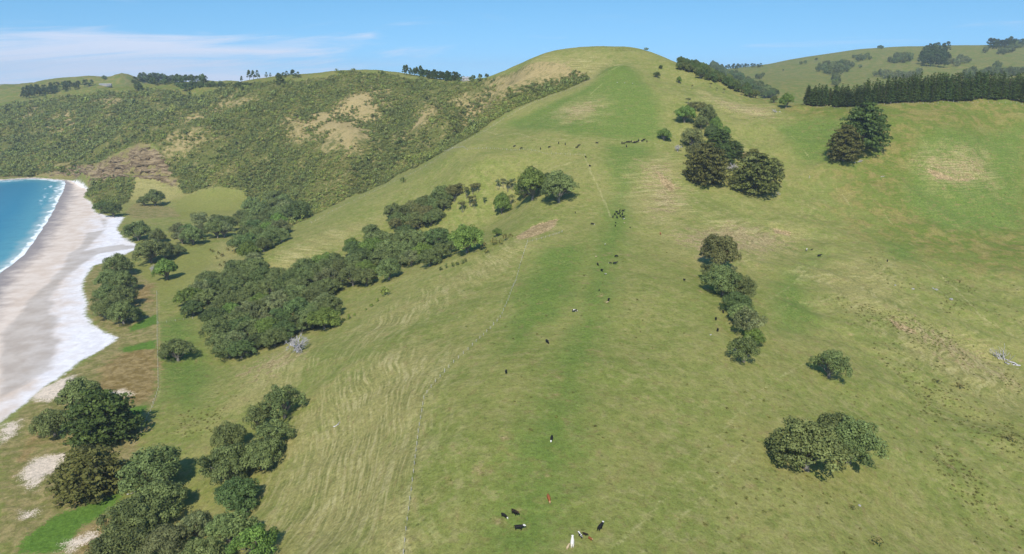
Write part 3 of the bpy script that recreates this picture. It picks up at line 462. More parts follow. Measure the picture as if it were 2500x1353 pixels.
# kind, x, y, crown radius, height, tint, text
TREES = [
('ma',285.4,574.3,16.55,34.76,2,0),('ma',265,561.8,11.73,25.81,3,1),('ma',-172.5,264.5,12.88,20.6,2,2),('po',-195.7,268.3,7.42,10.39,0,3),('po',-199.1,293.3,8.96,12.55,0,4),('ma',-154.6,225.2,11.23,16.18,3,5),
('po',-131,225.9,10.51,14.72,0,6),('po',-120.8,208.9,8.45,11.83,0,7),('po',-124.8,199.5,8.82,12.34,0,8),('po',-121.2,183.1,8.21,11.49,0,9),('po',-106.1,183.7,6.95,9.72,4,10),('op',-100.5,191.4,6.2,8.68,4,11),
('po',-85.2,180.5,6.79,9.5,0,12),('op',-72,167.6,6.34,8.87,1,13),('po',-87.3,168,6.98,9.77,0,14),('po',-91.5,203,7.51,10.52,2,15),('po',-103.1,223.5,8.9,13.35,0,16),('po',-91.1,226.1,7.84,10.19,0,17),
('po',-111.4,246.4,6.06,10.9,0,18),('op',-91,240,7.85,9.42,0,19),('op',-103.8,258.6,6.72,10.08,0,20),('op',-94.1,261.2,8.01,12.81,0,21),('op',-180.7,350,9.06,10.87,0,22),('po',-189,352.6,2.9,4.06,0,23),
('po',89.4,187.2,10.61,13.15,0,24),('po',105.7,204.6,8.03,10.43,0,25),('po',107.7,197.9,9.11,12.39,0,26),('op',127.8,258,7.21,10.81,0,27),('po',114.9,373.9,10.43,17.73,3,28),('po',105.4,350.6,6.43,9.64,0,29),
('po',103.2,295.6,5.88,8.82,0,30),('po',103.7,328.5,9.06,13.6,0,31),('po',110.4,326.5,8.03,11.24,0,32),('po',103.5,305.9,6.62,9.27,2,33),('op',101.6,283.3,6.89,11.03,4,34),('po',102.2,275.2,4.32,6.04,1,35),
('op',91.4,255.1,6.27,10.04,0,36),('po',-350.7,638,11.88,16.63,0,37),('po',-326.9,627.9,7.18,11.49,0,38),('po',-298.6,556.8,12.65,16.45,0,39),('po',-294.2,571.9,9.52,12.37,0,40),('po',-285.8,577.2,6.29,8.8,0,41),
('br',-260.3,504.9,8.93,15.19,1,42),('de',-281.7,528.9,5.8,9.28,4,43),('po',-304.9,520.4,10.46,14.64,0,44),('po',-290.7,483.1,9.77,13.68,0,45),('po',-279,478.9,8.81,12.33,0,46),('po',-272.7,447.7,9.11,12.75,0,47),
('po',-258.9,441.6,9.54,13.36,0,48),('po',-258.7,419.1,7.8,10.92,0,49),('po',-241.6,408.4,8.88,12.44,0,50),('po',-237.5,415.4,5.16,7.23,0,51),('po',-462,776.5,9.24,12.94,2,52),('po',-440.7,758.2,9.48,14.22,2,53),
('po',-427.6,827.4,11.28,18.05,0,54),('po',-442.2,827.9,6.39,10.22,0,55),('po',-198.9,484.2,8.66,11.54,0,56),('po',-185.3,483.6,10.41,12.01,0,56),('po',-216.1,477.7,8.2,9.31,0,56),('po',-199.2,472.7,8.12,11.29,0,56),
('po',-186.6,474.9,9.94,10.88,0,56),('po',-173.9,468.8,9.89,13.5,2,57),('po',-163.1,464.4,9.78,12.3,0,56),('po',-150.1,462.7,8.11,11.1,2,57),('po',-142.5,463.1,8.55,10.8,0,56),('op',-121.2,447,9.09,12.92,4,58),
('op',-210.2,453,8.81,12.25,4,59),('po',-208.4,459.7,7.93,10.33,2,57),('po',-191.7,457.4,8.43,11.71,0,56),('po',-173.6,446.9,8.81,12.25,0,56),('po',-164.4,450.9,9.18,11.02,0,56),('po',-152,447.9,9.69,12.4,2,57),
('po',-142.7,441.4,9.1,10.96,0,56),('po',-127.1,437,7.61,8.43,0,56),('po',-119.1,432.3,8.26,10.01,0,56),('br',-214.1,440.8,9.02,11.72,1,60),('po',-201.4,439,8.6,9.91,0,56),('po',-184.5,431.3,8.43,10.99,0,56),
('po',-177,435.6,9.02,10.51,0,56),('br',-160.6,425.8,7.59,10.26,1,61),('op',-148.6,420.3,9.73,12.35,4,62),('po',-137,424,8.99,11.96,0,56),('po',-124.4,416.1,8.98,11.38,0,56),('op',-114.7,408.3,7.57,8.96,4,63),
('po',-203.7,421.4,7.53,8.35,2,57),('po',-186.9,419.5,7.59,8.46,0,56),('br',-175.6,414.2,7.29,8.47,1,64),('op',-160.9,407.5,9.33,10.92,4,65),('po',-157.7,412,6.93,9.88,0,56),('op',-143.9,411.9,7.09,9.76,4,66),
('po',-127.5,394.5,8.99,12.28,2,57),('po',-112.6,384.2,7.58,10.48,0,56),('po',-107.1,384.1,8.68,12.01,0,56),('po',-180.2,399.3,9.12,10.37,2,57),('po',-165.4,391.2,7.88,9.93,0,56),('po',-162.3,396.2,7.13,8.74,0,56),
('op',-142.6,383.6,7.44,10.06,4,67),('po',-138,389.6,8.35,10.29,2,57),('po',-119.1,373.2,6.83,9.59,0,56),('po',-113.3,371.9,8.51,10.78,0,56),('po',-170.2,378.6,8.73,11.72,0,56),('po',-156.8,381.9,8.59,9.4,2,57),
('po',-149.9,376,8.34,10.43,0,56),('br',-138.7,373.1,8.72,10.93,1,68),('po',-127.2,366.4,8.04,9.07,2,57),('po',-159,358.8,8.34,9.54,0,56),('op',-151.5,357.6,8.21,10.36,4,69),('po',-139.8,358,6.16,7.78,2,57),
('po',-129.9,356.7,7.54,9.34,0,56),('po',-152.1,349.8,7.96,9.32,0,56),('po',-145,346.5,7.26,8.74,2,57),('po',-81.1,521.4,7.92,9.34,2,57),('po',-100.5,508.8,9.83,11.45,0,56),('po',-89.9,505.4,8.27,10.2,0,56),
('po',-78.2,505,10.07,12.09,0,56),('po',-68.2,502.9,9.02,11.18,0,56),('po',-54.5,499.9,9.46,11.43,2,57),('po',-115.8,494.9,7.85,10.65,2,57),('br',-100.7,493,10.37,13.2,1,70),('po',-85.7,473.9,9.84,14.63,0,56),
('po',-73.4,469.5,8.5,12.42,0,56),('br',-59.5,454,7.58,11.15,1,71),('po',-46,431.3,7.55,9.93,0,56),('po',-127.1,478.6,8.93,10.66,0,56),('po',-110,471.3,8.22,12.16,0,56),('po',-106.5,480.6,9.19,10.65,2,57),
('po',-89.3,466.5,9.56,12.2,0,56),('po',-76.2,460,7.01,8.34,0,56),('op',-66.7,447.4,6.84,10.18,4,72),('po',-51.6,425.2,7.35,9.76,0,56),('po',-146.9,476.8,8.65,11.21,0,56),('po',-129,464.8,8.66,12.94,0,56),
('po',-120.1,466.5,8.62,10.56,0,56),('po',-108.7,466.3,7.49,9.35,0,56),('br',-98.5,454.2,8.15,10.92,1,73),('po',-78.8,430.8,8.31,12.12,0,56),('po',-105.4,441.4,8.85,11.36,0,56),('po',-94.3,433.9,6.87,9.73,0,56),
('po',-244.6,734.8,10.35,12.97,2,57),('br',-217.2,637.2,8.13,13.04,1,74),('br',-217,609,8.22,10.12,1,75),('op',-199,589.2,8.22,12.69,4,76),('po',-199.4,570.4,7.76,10.88,0,56),('po',-192.9,526.8,6.51,10.47,0,56),
('po',-200.1,515.9,6.73,8.69,0,56),('op',-191.5,500.8,6.28,8.05,4,77),('po',-268.5,777.8,10.48,14.27,0,78),('po',-252,760.2,9.72,13.45,0,78),('po',-289.5,765.2,12.04,15.83,0,78),('po',-266.4,747,11.78,15.4,0,78),
('po',-259.2,749.6,11.52,16.56,0,78),('op',-242.3,735,10.66,16.78,4,79),('po',-283.8,726.4,9.6,12.77,0,78),('po',-273.1,728.2,10.23,14.08,0,78),('po',-257,728.9,9.38,13.26,0,78),('po',-245.3,722.9,9.56,14.42,0,78),
('op',-312.2,684.9,10.49,16.38,4,80),('po',-300.3,697.1,8.48,12.1,0,78),('po',-284,678.8,9.46,13.62,2,81),('po',-272.4,694.4,8.33,10.76,0,78),('po',-262,684.9,9.03,13.21,0,78),('po',-244.4,667.8,9.61,12.98,0,78),
('op',-319.2,651.9,8.52,11.34,4,82),('po',-305.9,642.5,8.2,11.44,2,83),('op',-295.8,642.8,8.32,12.49,4,84),('po',-277.1,639.7,10.26,16.19,0,78),('op',-270.8,641,9.2,14.71,4,85),('op',-300.2,619.6,8.29,12.88,4,86),
('po',-287.8,612.8,9.13,14.21,0,78),('po',-231.8,706.6,10.35,15.8,0,87),('po',-200.2,648.8,10.39,16.73,2,88),('po',-241.6,677.2,9.33,12.65,2,89),('po',-227.9,674.8,8,11.72,0,90),('po',-242.6,644.6,8.66,11.71,2,91),
('po',-219.2,616.6,9.49,11.89,0,92),('po',-200.3,589.6,7.88,11.84,0,93),('po',-231.9,598.5,8.82,12.98,0,94),('po',-221.9,593.3,7.87,10.06,0,95),('po',-202,571.2,7.84,12.09,0,96),('po',-186,547,7.56,9.66,0,97),
('po',-229.6,571.5,8.72,12.59,0,98),('po',-221,569.7,8.96,11.59,2,99),('po',-192.7,534.2,8.41,11.7,0,100),('br',-199.2,511.2,8.05,12.62,1,101),('po',-55.7,555.7,7.51,9.83,0,102),('po',-45.9,551.5,6.49,8.29,3,103),
('po',-69.7,558.3,5.77,7.47,0,102),('po',-61.8,554.7,5.66,8.36,0,102),('po',-51.3,549.5,5.59,7.43,0,102),('po',-80.8,556.3,7.03,9.58,3,104),('po',-72.8,553.6,6.96,10.08,0,102),('po',-61.7,547.7,6.84,9.17,0,102),
('po',-53.4,544.5,6.02,7.49,0,102),('po',-95.7,557.1,6.19,7.75,0,102),('po',-84.6,549.4,7.63,10.4,0,102),('po',-75.6,547.6,6.84,9.65,3,105),('po',-67.7,540,7.17,11.27,3,106),('po',-59,537.4,6.05,8.41,0,102),
('po',-90.2,542.7,6.38,9.77,0,102),('po',-79.8,537.1,6.16,9.69,0,102),('po',-73.4,534.1,7.57,10.73,0,102),('po',-63,533.5,6.94,10.43,0,102),('po',-91.1,537.7,5.87,8.06,3,107),('po',-75.8,532.9,6.42,7.97,3,108),
('po',-109.4,528.1,6.34,9.51,0,109),('po',-94.9,552.8,7.91,11.86,0,110),('br',-119.7,508.2,6.14,8.59,1,111),('br',-131.3,479.7,10.21,11.23,1,112),('br',-104.4,364.3,8.85,11.5,1,113),('de',-110.9,334.4,9.25,12.94,4,114),
('br',-28.2,425,10.5,16.8,1,115),('po',-40.7,449.1,6.78,9.5,0,116),('de',-75,533,6.38,8.93,4,117),('de',-83,520.6,5.32,7.45,4,118),('ka',-41.6,550.6,4.23,9.3,3,119),('ka',-35.5,546.4,3.88,8.53,3,120),
('ka',-30.7,547.4,3.56,7.82,3,121),('ka',-27.5,547.9,3.23,7.11,3,122),('ka',-32,539.8,3.84,8.45,3,123),('ka',-38.3,537.1,3.83,8.43,3,124),('ka',-45.4,547.1,3.89,8.55,3,125),('ka',-29.4,537.1,2.87,6.32,3,126),
('ka',-11,547.9,2.58,8.27,4,127),('ka',-7.1,549.9,2.27,7.26,4,128),('ka',-3.2,547,2.9,9.29,4,129),('ka',0,547.9,2.91,9.3,4,130),('ka',3.9,544,2.57,8.22,4,131),('ka',8,544.2,2.89,9.24,4,132),
('br',14.9,505.6,12.22,22,1,133),('po',33,485.3,11.18,19,0,134),('br',25.7,514,5.14,9.26,2,135),('po',9.4,532.6,5.35,8.57,0,136),('br',-7.8,527.4,6.89,15.16,1,137),('ka',-0.6,534.4,3.17,9.51,3,138),
('br',-9.9,445.2,2.94,5.3,1,139),('ka',-21.4,539.1,1.92,5.37,2,140),('br',153.2,632.8,9.07,13.61,1,141),('po',175.1,638.3,7.69,13.84,0,142),('br',177.5,618.8,6.06,13.33,1,143),('br',129.9,603.9,5.94,9.5,1,144),
('po',152.1,596.8,8.98,14.38,3,145),('de',137.9,586.3,4.43,7.97,4,146),('ma',172.7,590.1,10.6,16.96,2,147),('ma',185,583.8,6.79,12.22,2,148),('ma',149,536.3,14.9,28.31,3,149),('de',176.4,558.2,6.86,10.97,4,150),
('ma',187.7,534.7,17.58,27.42,3,151),('ma',196.7,573.4,7.69,12.31,3,152),('po',151,573.9,7.68,12.29,3,153),('ma',173.1,573.7,8.36,14.2,2,154),('ma',174.5,533.9,7.23,10.12,3,155),('ma',209.1,562.8,7.9,11.06,3,156),
('po',166.7,627,6.13,9.81,0,157),('br',171,610.6,5.64,10.15,2,158),('br',183.7,609.2,4.93,9.85,1,159),('po',164.5,656.7,4.51,7.21,3,160),('po',174.5,656,4.5,7.2,3,161),('ka',169.6,659.4,3.77,7.54,3,162),
('ka',164,668.2,2.67,6.41,4,163),('po',193.6,808.5,4.21,7.91,2,164),('br',190,821.1,4.53,7.68,2,165),('po',192.6,821,3.87,7.18,0,166),('po',195.6,804.2,3.8,6.92,2,164),('br',200.7,808.8,4.48,7.21,2,165),
('po',206.2,803.5,3.9,6.84,0,166),('po',210.2,799.9,4.57,8.42,0,166),('po',186.2,798.9,4.88,8.4,2,164),('br',193.6,816.7,3.7,6.4,2,165),('po',199.9,808.9,3.85,7.33,2,164),('br',203,803.2,4.91,8.89,2,165),
('br',205.2,801.7,4.27,8.65,2,165),('br',212.3,799.6,3.82,7.61,2,165),('po',214.4,795.7,4.2,6.86,0,166),('po',181,786.3,3.87,7.3,2,164),('po',184.5,786.7,4.25,7.63,0,166),('br',189.2,789.4,4.32,7.48,2,165),
('po',199.7,802.4,3.87,6.48,2,164),('po',204.1,803,3.92,7.22,2,164),('po',208.7,799.2,3.73,7.43,2,164),('po',212.5,797.6,4.53,8.02,0,166),('po',700.9,2586.4,11.74,19.51,0,166),('po',711.8,2554.1,10.91,19.32,0,166),
('po',187,786.6,3.47,5.75,0,166),('po',190.6,782.7,4.42,8.35,0,166),('br',195.1,786,3.56,6.09,2,165),('br',202.1,792.2,4.09,7.11,2,165),('po',208,791.4,4.84,8.59,2,164),('br',213.2,798.5,4.6,8.02,2,165),
('br',711,2573.6,15.01,30.84,2,165),('br',739.5,2634.4,12.8,23.86,2,165),('br',642.5,2230.6,9.48,19.41,2,165),('po',199.6,782.7,3.29,6.17,0,166),('po',202.8,780.5,4.7,7.53,0,166),('po',209.8,789,4.03,7.27,2,164),
('po',216.9,792.1,4.42,7.01,0,166),('po',610.6,2178.2,12.63,24.83,2,164),('po',622.6,2188.9,10.23,20.1,2,164),('br',593.1,2029,9.6,17.92,2,165),('po',230.8,770.7,4.47,9.18,0,166),('po',199.3,766.5,4.68,9.19,2,164),
('po',205.3,774.9,4.14,6.9,2,164),('po',213.1,782.3,3.3,6.01,2,164),('po',218.5,784.4,4.04,7,0,166),('br',218.1,775.7,4.73,8.8,2,165),('br',582.4,2026.7,11.23,22.04,2,165),('po',589.6,1988.1,8.77,13.95,2,164),
('br',579.1,1915.3,9.8,18.79,2,165),('br',207.3,765.7,3.91,7.02,2,165),('br',211.7,767.5,4.69,7.57,2,165),('po',217.5,770.3,3.45,7.11,0,166),('po',224.4,775.8,4.29,7.91,2,164),('po',565.5,1911,10.52,21.28,0,166),
('br',578.7,1904.3,9.07,16.13,2,165),('po',577,1871.1,9.66,17.83,2,164),('br',552.3,1755.7,10.34,19.53,2,165),('br',214.3,764.1,3.28,6.59,2,165),('po',220.9,767.7,3.24,6.27,0,166),('po',225.1,768.4,3.91,6.74,2,164),
('po',229.2,770.2,3.81,6.89,0,166),('po',546.3,1784.5,10,16.35,2,164),('po',549.5,1765.1,9.35,16.69,0,166),('br',508.5,1590.6,8.47,14.33,2,165),('po',514,1576.9,7.51,13.35,0,166),('po',225,764.2,3.19,5.32,2,164),
('po',227.8,760.4,4.58,9.34,2,164),('po',234,764.2,3.82,7.4,2,164),('po',494.6,1571,9.17,15.6,2,164),('po',477,1480.8,7.13,13.34,2,164),('po',504.3,1540.6,7.02,11.23,2,164),('br',484.1,1458.5,6.75,13.14,2,165),
('po',229.4,754.1,4.31,7.42,2,164),('po',235.3,757,4.64,9.1,0,166),('po',464.5,1460.7,7.16,12.32,0,166),('br',471.3,1459,7.63,13.39,2,165),('br',472.7,1426.2,6.98,12.86,2,165),('br',473.4,1411.9,7.58,12.38,2,165),
('po',482.7,1404.1,7.12,13.75,2,164),('br',234.8,749.8,3.86,7.17,2,165),('po',244.9,763,3.17,6.12,0,166),('br',248.8,764.7,4.47,9.06,2,165),('br',461.3,1381.1,7,12.78,2,165),('po',467.8,1385.4,8.2,16.7,0,166),
('po',467,1351.3,8.03,14.15,0,166),('br',476.2,1350.5,8.05,13.2,2,165),('br',242,750.2,3.53,6.8,2,165),('po',246.7,751.2,4.08,7.82,2,164),('po',454.8,1358.1,8.19,14.38,2,164),('po',457.1,1335.6,6.62,13.1,2,164),
('po',465.5,1340.5,5.69,10.55,0,166),('po',475.4,1332.2,5.87,9.65,2,164),('po',476.9,1320.4,6.74,10.86,2,164),('po',242.5,738.9,4.28,7.83,2,164),('po',249.1,742.2,4.49,7.83,0,166),('po',252.4,744.5,3.88,7.91,0,166),
('po',455.6,1309.4,5.91,11.87,0,166),('po',462.9,1307.7,8.02,15.03,0,166),('br',471.4,1307,5.42,9.3,2,165),('po',474.3,1297.9,6.52,11.95,2,164),('br',453.2,1293.7,5.92,9.53,2,165),('po',462.2,1295.7,6.57,10.96,2,164),
('po',465.3,1288.3,6.73,13.09,2,164),('po',267.5,733.4,3.3,6.65,0,166),('bu',155.7,850.9,4.28,3.86,2,167),('po',150.8,756.3,3.42,5.47,2,168),('po',160.4,784.5,1.99,3.58,2,169),('br',173.8,752.5,2.77,6.64,1,170),
('br',260.3,680.8,6.6,12.55,1,171),('ka',181.2,725.5,1.44,3.75,3,172),('ka',204.3,742.6,1.68,4.38,3,173),('ka',212.5,721.9,1.85,4.8,3,174),('ka',231.3,754.7,2.14,5.57,3,175),('ka',236.4,739.8,2.1,5.47,3,176),
('ka',206.6,727.6,1.24,3.22,3,177),('fa',884.4,1950.4,8.39,14.26,0,178),('fa',834.6,1941,8.66,14.7,0,178),('fa',838.7,1932.7,9.44,16.3,0,178),('fa',846.5,1921,7.09,14.21,0,178),('fa',854.5,1919.8,7.31,14.1,0,178),
('fa',860.8,1906.3,9.49,18.38,0,178),('fa',871.5,1908.2,9.76,16.74,0,178),('fa',881.1,1912.3,7.93,15.02,0,178),('fa',877.9,1876.9,6.99,14.43,0,178),('fa',795.7,1879.3,8.71,16.67,0,178),('fa',812.2,1886.5,8.5,15.55,0,178),
('fa',824.3,1882.3,7.26,11.87,0,178),('fa',833.8,1884.9,7.46,11.91,0,178),('fa',837.6,1863.7,8.52,14.25,0,178),('fa',841.8,1857.7,9.42,15.42,0,178),('fa',848.4,1853.8,7.54,15.08,0,178),('fa',859.1,1851,8.46,15.1,0,178),
('fa',764.4,1813.1,8.63,15.34,0,178),('fa',782,1827.2,6.93,14.29,0,178),('fa',767,1771.2,8.85,17.19,0,178),('fa',801.7,1827.6,7.32,13.39,0,178),('fa',811.5,1834.7,6.75,10.82,0,178),('fa',800,1784.7,9.13,16.32,0,178),
('fa',820.9,1796.6,7.01,13.78,0,178),('fa',827.5,1791.6,7.91,15.07,0,178),('fa',761.7,1761.8,6.55,11.79,0,178),('fa',763.8,1745.5,7.37,12.73,0,178),('fa',759.6,1720.9,6.6,13.26,0,178),('fa',768.7,1717.7,8.21,15.26,0,178),
('fa',786.8,1734.5,6.93,13.11,0,178),('fa',696.6,1564.4,7.85,14.01,0,179),('fa',700.6,1558.5,6.33,12.45,0,180),('fa',664.4,1493.7,7.42,14.28,0,181),('fa',673.5,1501.8,7.76,12.75,0,182),('fa',641.5,1439.1,6.19,12.25,0,183),
('fa',652.9,1449.1,7.52,12.63,0,184),('fa',635.1,1415.2,6.8,11.47,0,185),('fp',1193.4,2091.3,8.44,23.68,2,186),('fp',1173.2,2037.1,8.68,29.13,2,186),('fp',1182.9,2037,9.38,31.17,2,186),('fp',1197.2,2032.3,9.91,29.99,2,186),
('fp',1220.7,2053.4,10.87,30.55,2,186),('fp',1128.1,1993.9,8.69,29.35,2,186),('fp',1138.8,1989.3,9.88,29.12,2,186),('fp',1140.6,1974.2,9.89,32.13,2,186),('fp',1150.6,1970.8,10.18,31.04,2,186),('fp',1182.5,2003.4,10.02,28.37,2,186),
('fp',1087.5,1931.8,9.17,30.76,2,186),('fp',1103,1936.7,10.72,28.5,2,186),('fp',1132.2,1967.9,8.52,24.3,2,186),('fp',1130.7,1942.9,8.67,25.03,2,186),('fp',1143.2,1938.3,8.49,25.67,2,186),('fp',1152.9,1945.9,8.38,27.07,2,186),
('fp',1069.2,1906.8,7.48,25.57,2,186),('fp',1066,1889.3,7.96,26.79,2,186),('fp',1073.4,1876.6,9.59,32.2,2,186),('fp',1088.4,1884.7,8.79,25.52,2,186),('fp',1100,1877.9,9.36,26.21,2,186),('fp',1101.9,1860.5,8.64,26.59,2,186),
('fp',1110.3,1862.6,7.63,25.09,2,186),('fp',1042.1,1855,8.74,26.85,2,186),('fp',1037.8,1820.9,9.32,31.39,2,186),('fp',1068.1,1860.1,7.67,21.45,2,186),('fp',1075.6,1845.4,7.56,25.87,2,186),('fp',1073.7,1828.4,8.53,27.48,2,186),
('fp',1092.4,1839,7.68,26.05,2,186),('fp',1102.7,1841.6,7.55,24.08,2,186),('fp',1034.5,1824.8,7.16,23.92,2,186),('fp',1040.8,1810,8.31,26.15,2,186),('fp',1048.7,1813.1,9.02,25.3,2,186),('fp',1054.3,1800.5,8.48,22.42,2,186),
('fp',1057.5,1780.6,9.47,28.48,2,186),('fa',1182.1,1924.6,8.45,13.63,4,187),('fa',1152.3,1883.6,6.2,10.22,4,188),('fa',1153,1866.8,6.47,12.51,4,189),('fa',1159,1862.7,7.41,14.27,4,190),('fa',1098.6,1831,7.46,13.84,4,191),
('fa',1110.9,1835.5,6.33,12.68,4,192),('fa',1112.2,1822.8,7.9,15.41,4,193),('fa',1126.9,1833,8.38,14.88,4,194),('fa',1135.3,1826.7,6.95,12.6,4,195),('fa',1149.2,1834.4,6.78,12.42,4,196),('fa',1093.8,1792.8,7.38,13.79,4,197),
('fa',1102.8,1798.9,6.19,11.98,4,198),('fa',1046.6,1987.4,9.93,16.43,0,199),('fa',1049.4,1962.3,9.59,17.73,0,200),('fa',1067.3,1975.3,7.67,15.42,0,201),('fa',1078,1974.3,8.76,14.29,0,202),('fa',1026,1947.1,9.66,16.59,0,203),
('fa',1039,1948.9,8.71,16.67,0,204),('fa',1031.8,1914.3,9.11,17.61,0,205),('fa',1041.9,1910.7,9.37,18.36,0,206),('fa',1003.7,1937,7.43,13.78,0,207),('fa',1002.8,1915.3,8.32,13.72,0,208),('fa',1006.6,1907.6,8.1,15.88,0,209),
('fa',1020.9,1917.9,8.18,14.51,0,210),('fa',1022.4,1897.9,8.19,15.23,0,211),('fa',1018.1,2091.5,6.62,10.38,0,212),('fa',972.8,2080.1,6.78,10.04,0,213),('fa',979.9,2075.6,6.64,9.85,0,214),('fa',987.3,2069.6,7.29,12.45,0,215),
('fa',989,2054,7.19,10.35,0,216),('fa',1001.6,2063.8,7.43,12.75,0,217),('fa',963.6,2038.1,6.22,10.06,0,218),('fa',948.9,1996.8,8.21,14.49,0,219),('fa',964.9,2007.3,6.87,10.45,0,220),('fa',980.2,2023.4,6.13,8.75,0,221),
('fa',987.8,2014,6.3,10.2,0,222),('fa',965.8,1721.6,8.64,14.29,4,223),('fa',847.8,1666.2,9.31,17.06,4,223),('fa',865.6,1680.5,9.32,15.56,4,223),('fa',866.4,1666.8,8.7,15.45,4,223),('fa',891.2,1688.5,7.03,10.85,4,223),
('fa',909.9,1710.9,6.74,11.3,4,223),('fa',906.1,1682.2,9.4,13.26,4,223),('fa',927.8,1698.1,7.01,10.47,4,223),('fa',927.8,1684.4,8.98,14.08,4,223),('fa',941.4,1689.9,7.2,11.29,4,223),('fa',835.6,1626.4,7.11,10.78,4,223),
('fa',846.1,1632.2,8.07,13.69,4,223),('fa',850.4,1620.2,7.06,11.62,4,223),('fa',865,1629,6.44,11.77,4,223),('fa',883.7,1641.6,6.71,11.07,4,223),('fa',884.3,1627,9.34,14.44,4,223),('fa',897.7,1635.2,7.24,12.51,4,223),
('fa',914,1641.5,7.81,11.9,4,223),('fa',922.4,1647.6,8.16,14.41,4,223),('fa',1106,1687.6,7.7,12.02,0,224),('fa',1112.1,1686.9,7.2,11.7,0,224),('fa',1125.3,1684.4,6.72,11.96,0,224),('fa',1121.9,1671.6,7.25,12.2,0,224),
('fa',1130.4,1669.3,8.05,12.54,0,224),('fa',1133.6,1653.8,9.31,16.52,0,224),('fa',1147.8,1662.6,8.72,12.72,0,224),('fa',1154.4,1659.6,7.87,13.29,0,224),('fa',1172,1668,6.78,11.58,0,224),('fa',1043.9,1666.8,9,16.36,0,224),
('fa',1053.5,1669,8.04,11.42,0,224),('fa',1065.8,1670.7,7.14,12.54,0,224),('fa',1069.4,1660.4,6.92,11.6,0,224),('fa',1077.8,1661.4,8.47,13.55,0,224),('fa',1087.4,1653.2,8.83,12.9,0,224),('fa',1098.3,1657.6,8.35,13.12,0,224),
('fa',1100.3,1648.9,9.02,14.25,0,224),('fa',1118.6,1654.6,7.02,10.92,0,224),('fa',1123.1,1643.6,7.99,11.52,0,224),('fa',1120.9,1629.8,8.94,15.1,0,224),('fa',1130.5,1630.4,7.29,12.18,0,224),('fa',1143.5,1634.8,9.33,15.56,0,224),
('fa',1027.8,1637.5,7.61,12.96,0,224),('fa',1038.6,1643.2,8.69,14.82,0,224),('fa',1047.1,1635.9,7.01,9.94,0,224),('fa',1054,1635.3,7.33,11.69,0,224),('fa',1063.9,1628.2,8.84,12.79,0,224),('fa',1104.1,1618.4,8.83,12.65,0,224),
('fp',1547.4,2278,10.13,19.79,2,225),('fp',1538,2250.2,8.76,17.21,2,225),('fp',1500.4,2286.5,11.41,20.96,2,225),('fp',1523.6,2300.2,8.55,18.52,2,225),('fp',1532.7,2296,8.75,16.01,2,225),('fp',1539.2,2286.7,8.92,19.95,2,225),
('fp',1557.6,2293,11.59,26.23,2,225),('fp',1560.7,2277.8,9.15,20.58,2,225),('fp',1557.2,2263.6,8.16,16.48,2,225),('fp',1576.3,2270.9,10.02,20.07,2,225),('fp',1468.3,2254.4,11.54,25.02,2,225),('fp',1490.1,2266,9.72,20.96,2,225),
('fp',1479.9,2234,10.64,19.38,2,225),('fp',1510.9,2260.1,9.12,17.66,2,225),('fp',1492.7,2212.9,11.2,24.88,2,225),('fp',1507.7,2224.9,8.9,20.4,2,225),('fp',1565,2287.4,8.28,16.06,2,225),('fp',1569.5,2277.3,8.73,17.81,2,225),
('fp',1546,2223,11.11,24.29,2,225),('fp',1438.5,2208.4,7.87,14.91,2,225),('fp',1415.2,2157.2,10.34,19.76,2,225),('fp',1428.6,2159.6,10.49,22,2,225),('fp',1450.7,2179.4,10.15,21.78,2,225),('fp',1452.8,2163.8,9.65,17.95,2,225),
('fp',1462.1,2159.2,10.47,21.62,2,225),('fp',1503.4,2202.4,10.35,18.36,2,225),('fa',1542.7,2236.3,10.08,16.77,0,226),('fa',1562.7,2249.8,7.51,12.3,0,226),('fa',1488,2186,8.39,14.96,0,226),('fa',1510.7,2196.3,9.38,13.61,0,226),
('fa',1528.3,2202.2,9.07,12.99,0,226),('fa',1435.4,2123.2,8.27,14.64,0,226),('fa',1458,2145.9,7.37,12.44,0,226),('fa',1466.1,2145.8,8.07,11.77,0,226),('fa',1384.2,2071,9.29,15.96,0,226),('fa',1413.3,2096,7.46,11.15,0,226),
('fa',1411.1,2079.5,7.68,13.18,0,226),('fa',1428.1,2089.1,9.46,15.42,0,226),('fa',1365.7,2052.1,6.5,9.19,0,226),('fa',1375.3,2044.2,7.21,12.59,0,226),('fa',618,1814,5.85,8.58,0,227),('fa',628.1,1815.6,5.98,10.16,0,228),
('fa',593.1,1751.2,7.13,11.57,0,229),('fa',591.2,1726.6,5.67,10.27,0,230),('fa',803.6,2026.9,5.13,9.75,0,231),('fa',819.7,2036.3,5.15,9.79,0,232),('fa',884.1,2118.7,4.76,9.04,0,233),('fa',1343.3,2076.4,8.71,16.56,0,234),
('fa',886,1851.1,5.21,9.9,0,235),('fa',833.7,1666.5,6.59,12.52,0,236),('fa',720.1,1929.2,2.72,5.17,0,237),('fa',1136.9,1704.4,10.55,20.05,0,238),('fa',1069.9,1686.8,8.56,16.26,0,239),('fa',1128.4,2257.1,4.08,8.18,2,240),
('fa',1131,2249,5.39,9.75,2,241),('fa',1129.5,2234.4,4.83,9.03,2,242),('fp',743.8,2576.6,8.39,13.95,2,243),('fp',710.7,2413.9,7.46,13.16,2,243),('fp',719.4,2415.9,8.12,15.4,2,243),('fp',723.1,2388.8,6.32,10.96,2,243),
('fp',720.4,2363.1,8.07,16.27,2,243),('fp',731.9,2359.2,7.24,14.38,2,243),('fp',730.6,2335.5,6.35,11.31,2,243),('fp',738.8,2335.3,7.53,12.03,2,243),('fp',709.9,2211.6,6.83,13.66,2,243),('fp',746.2,2301.9,6.25,9.94,2,243),
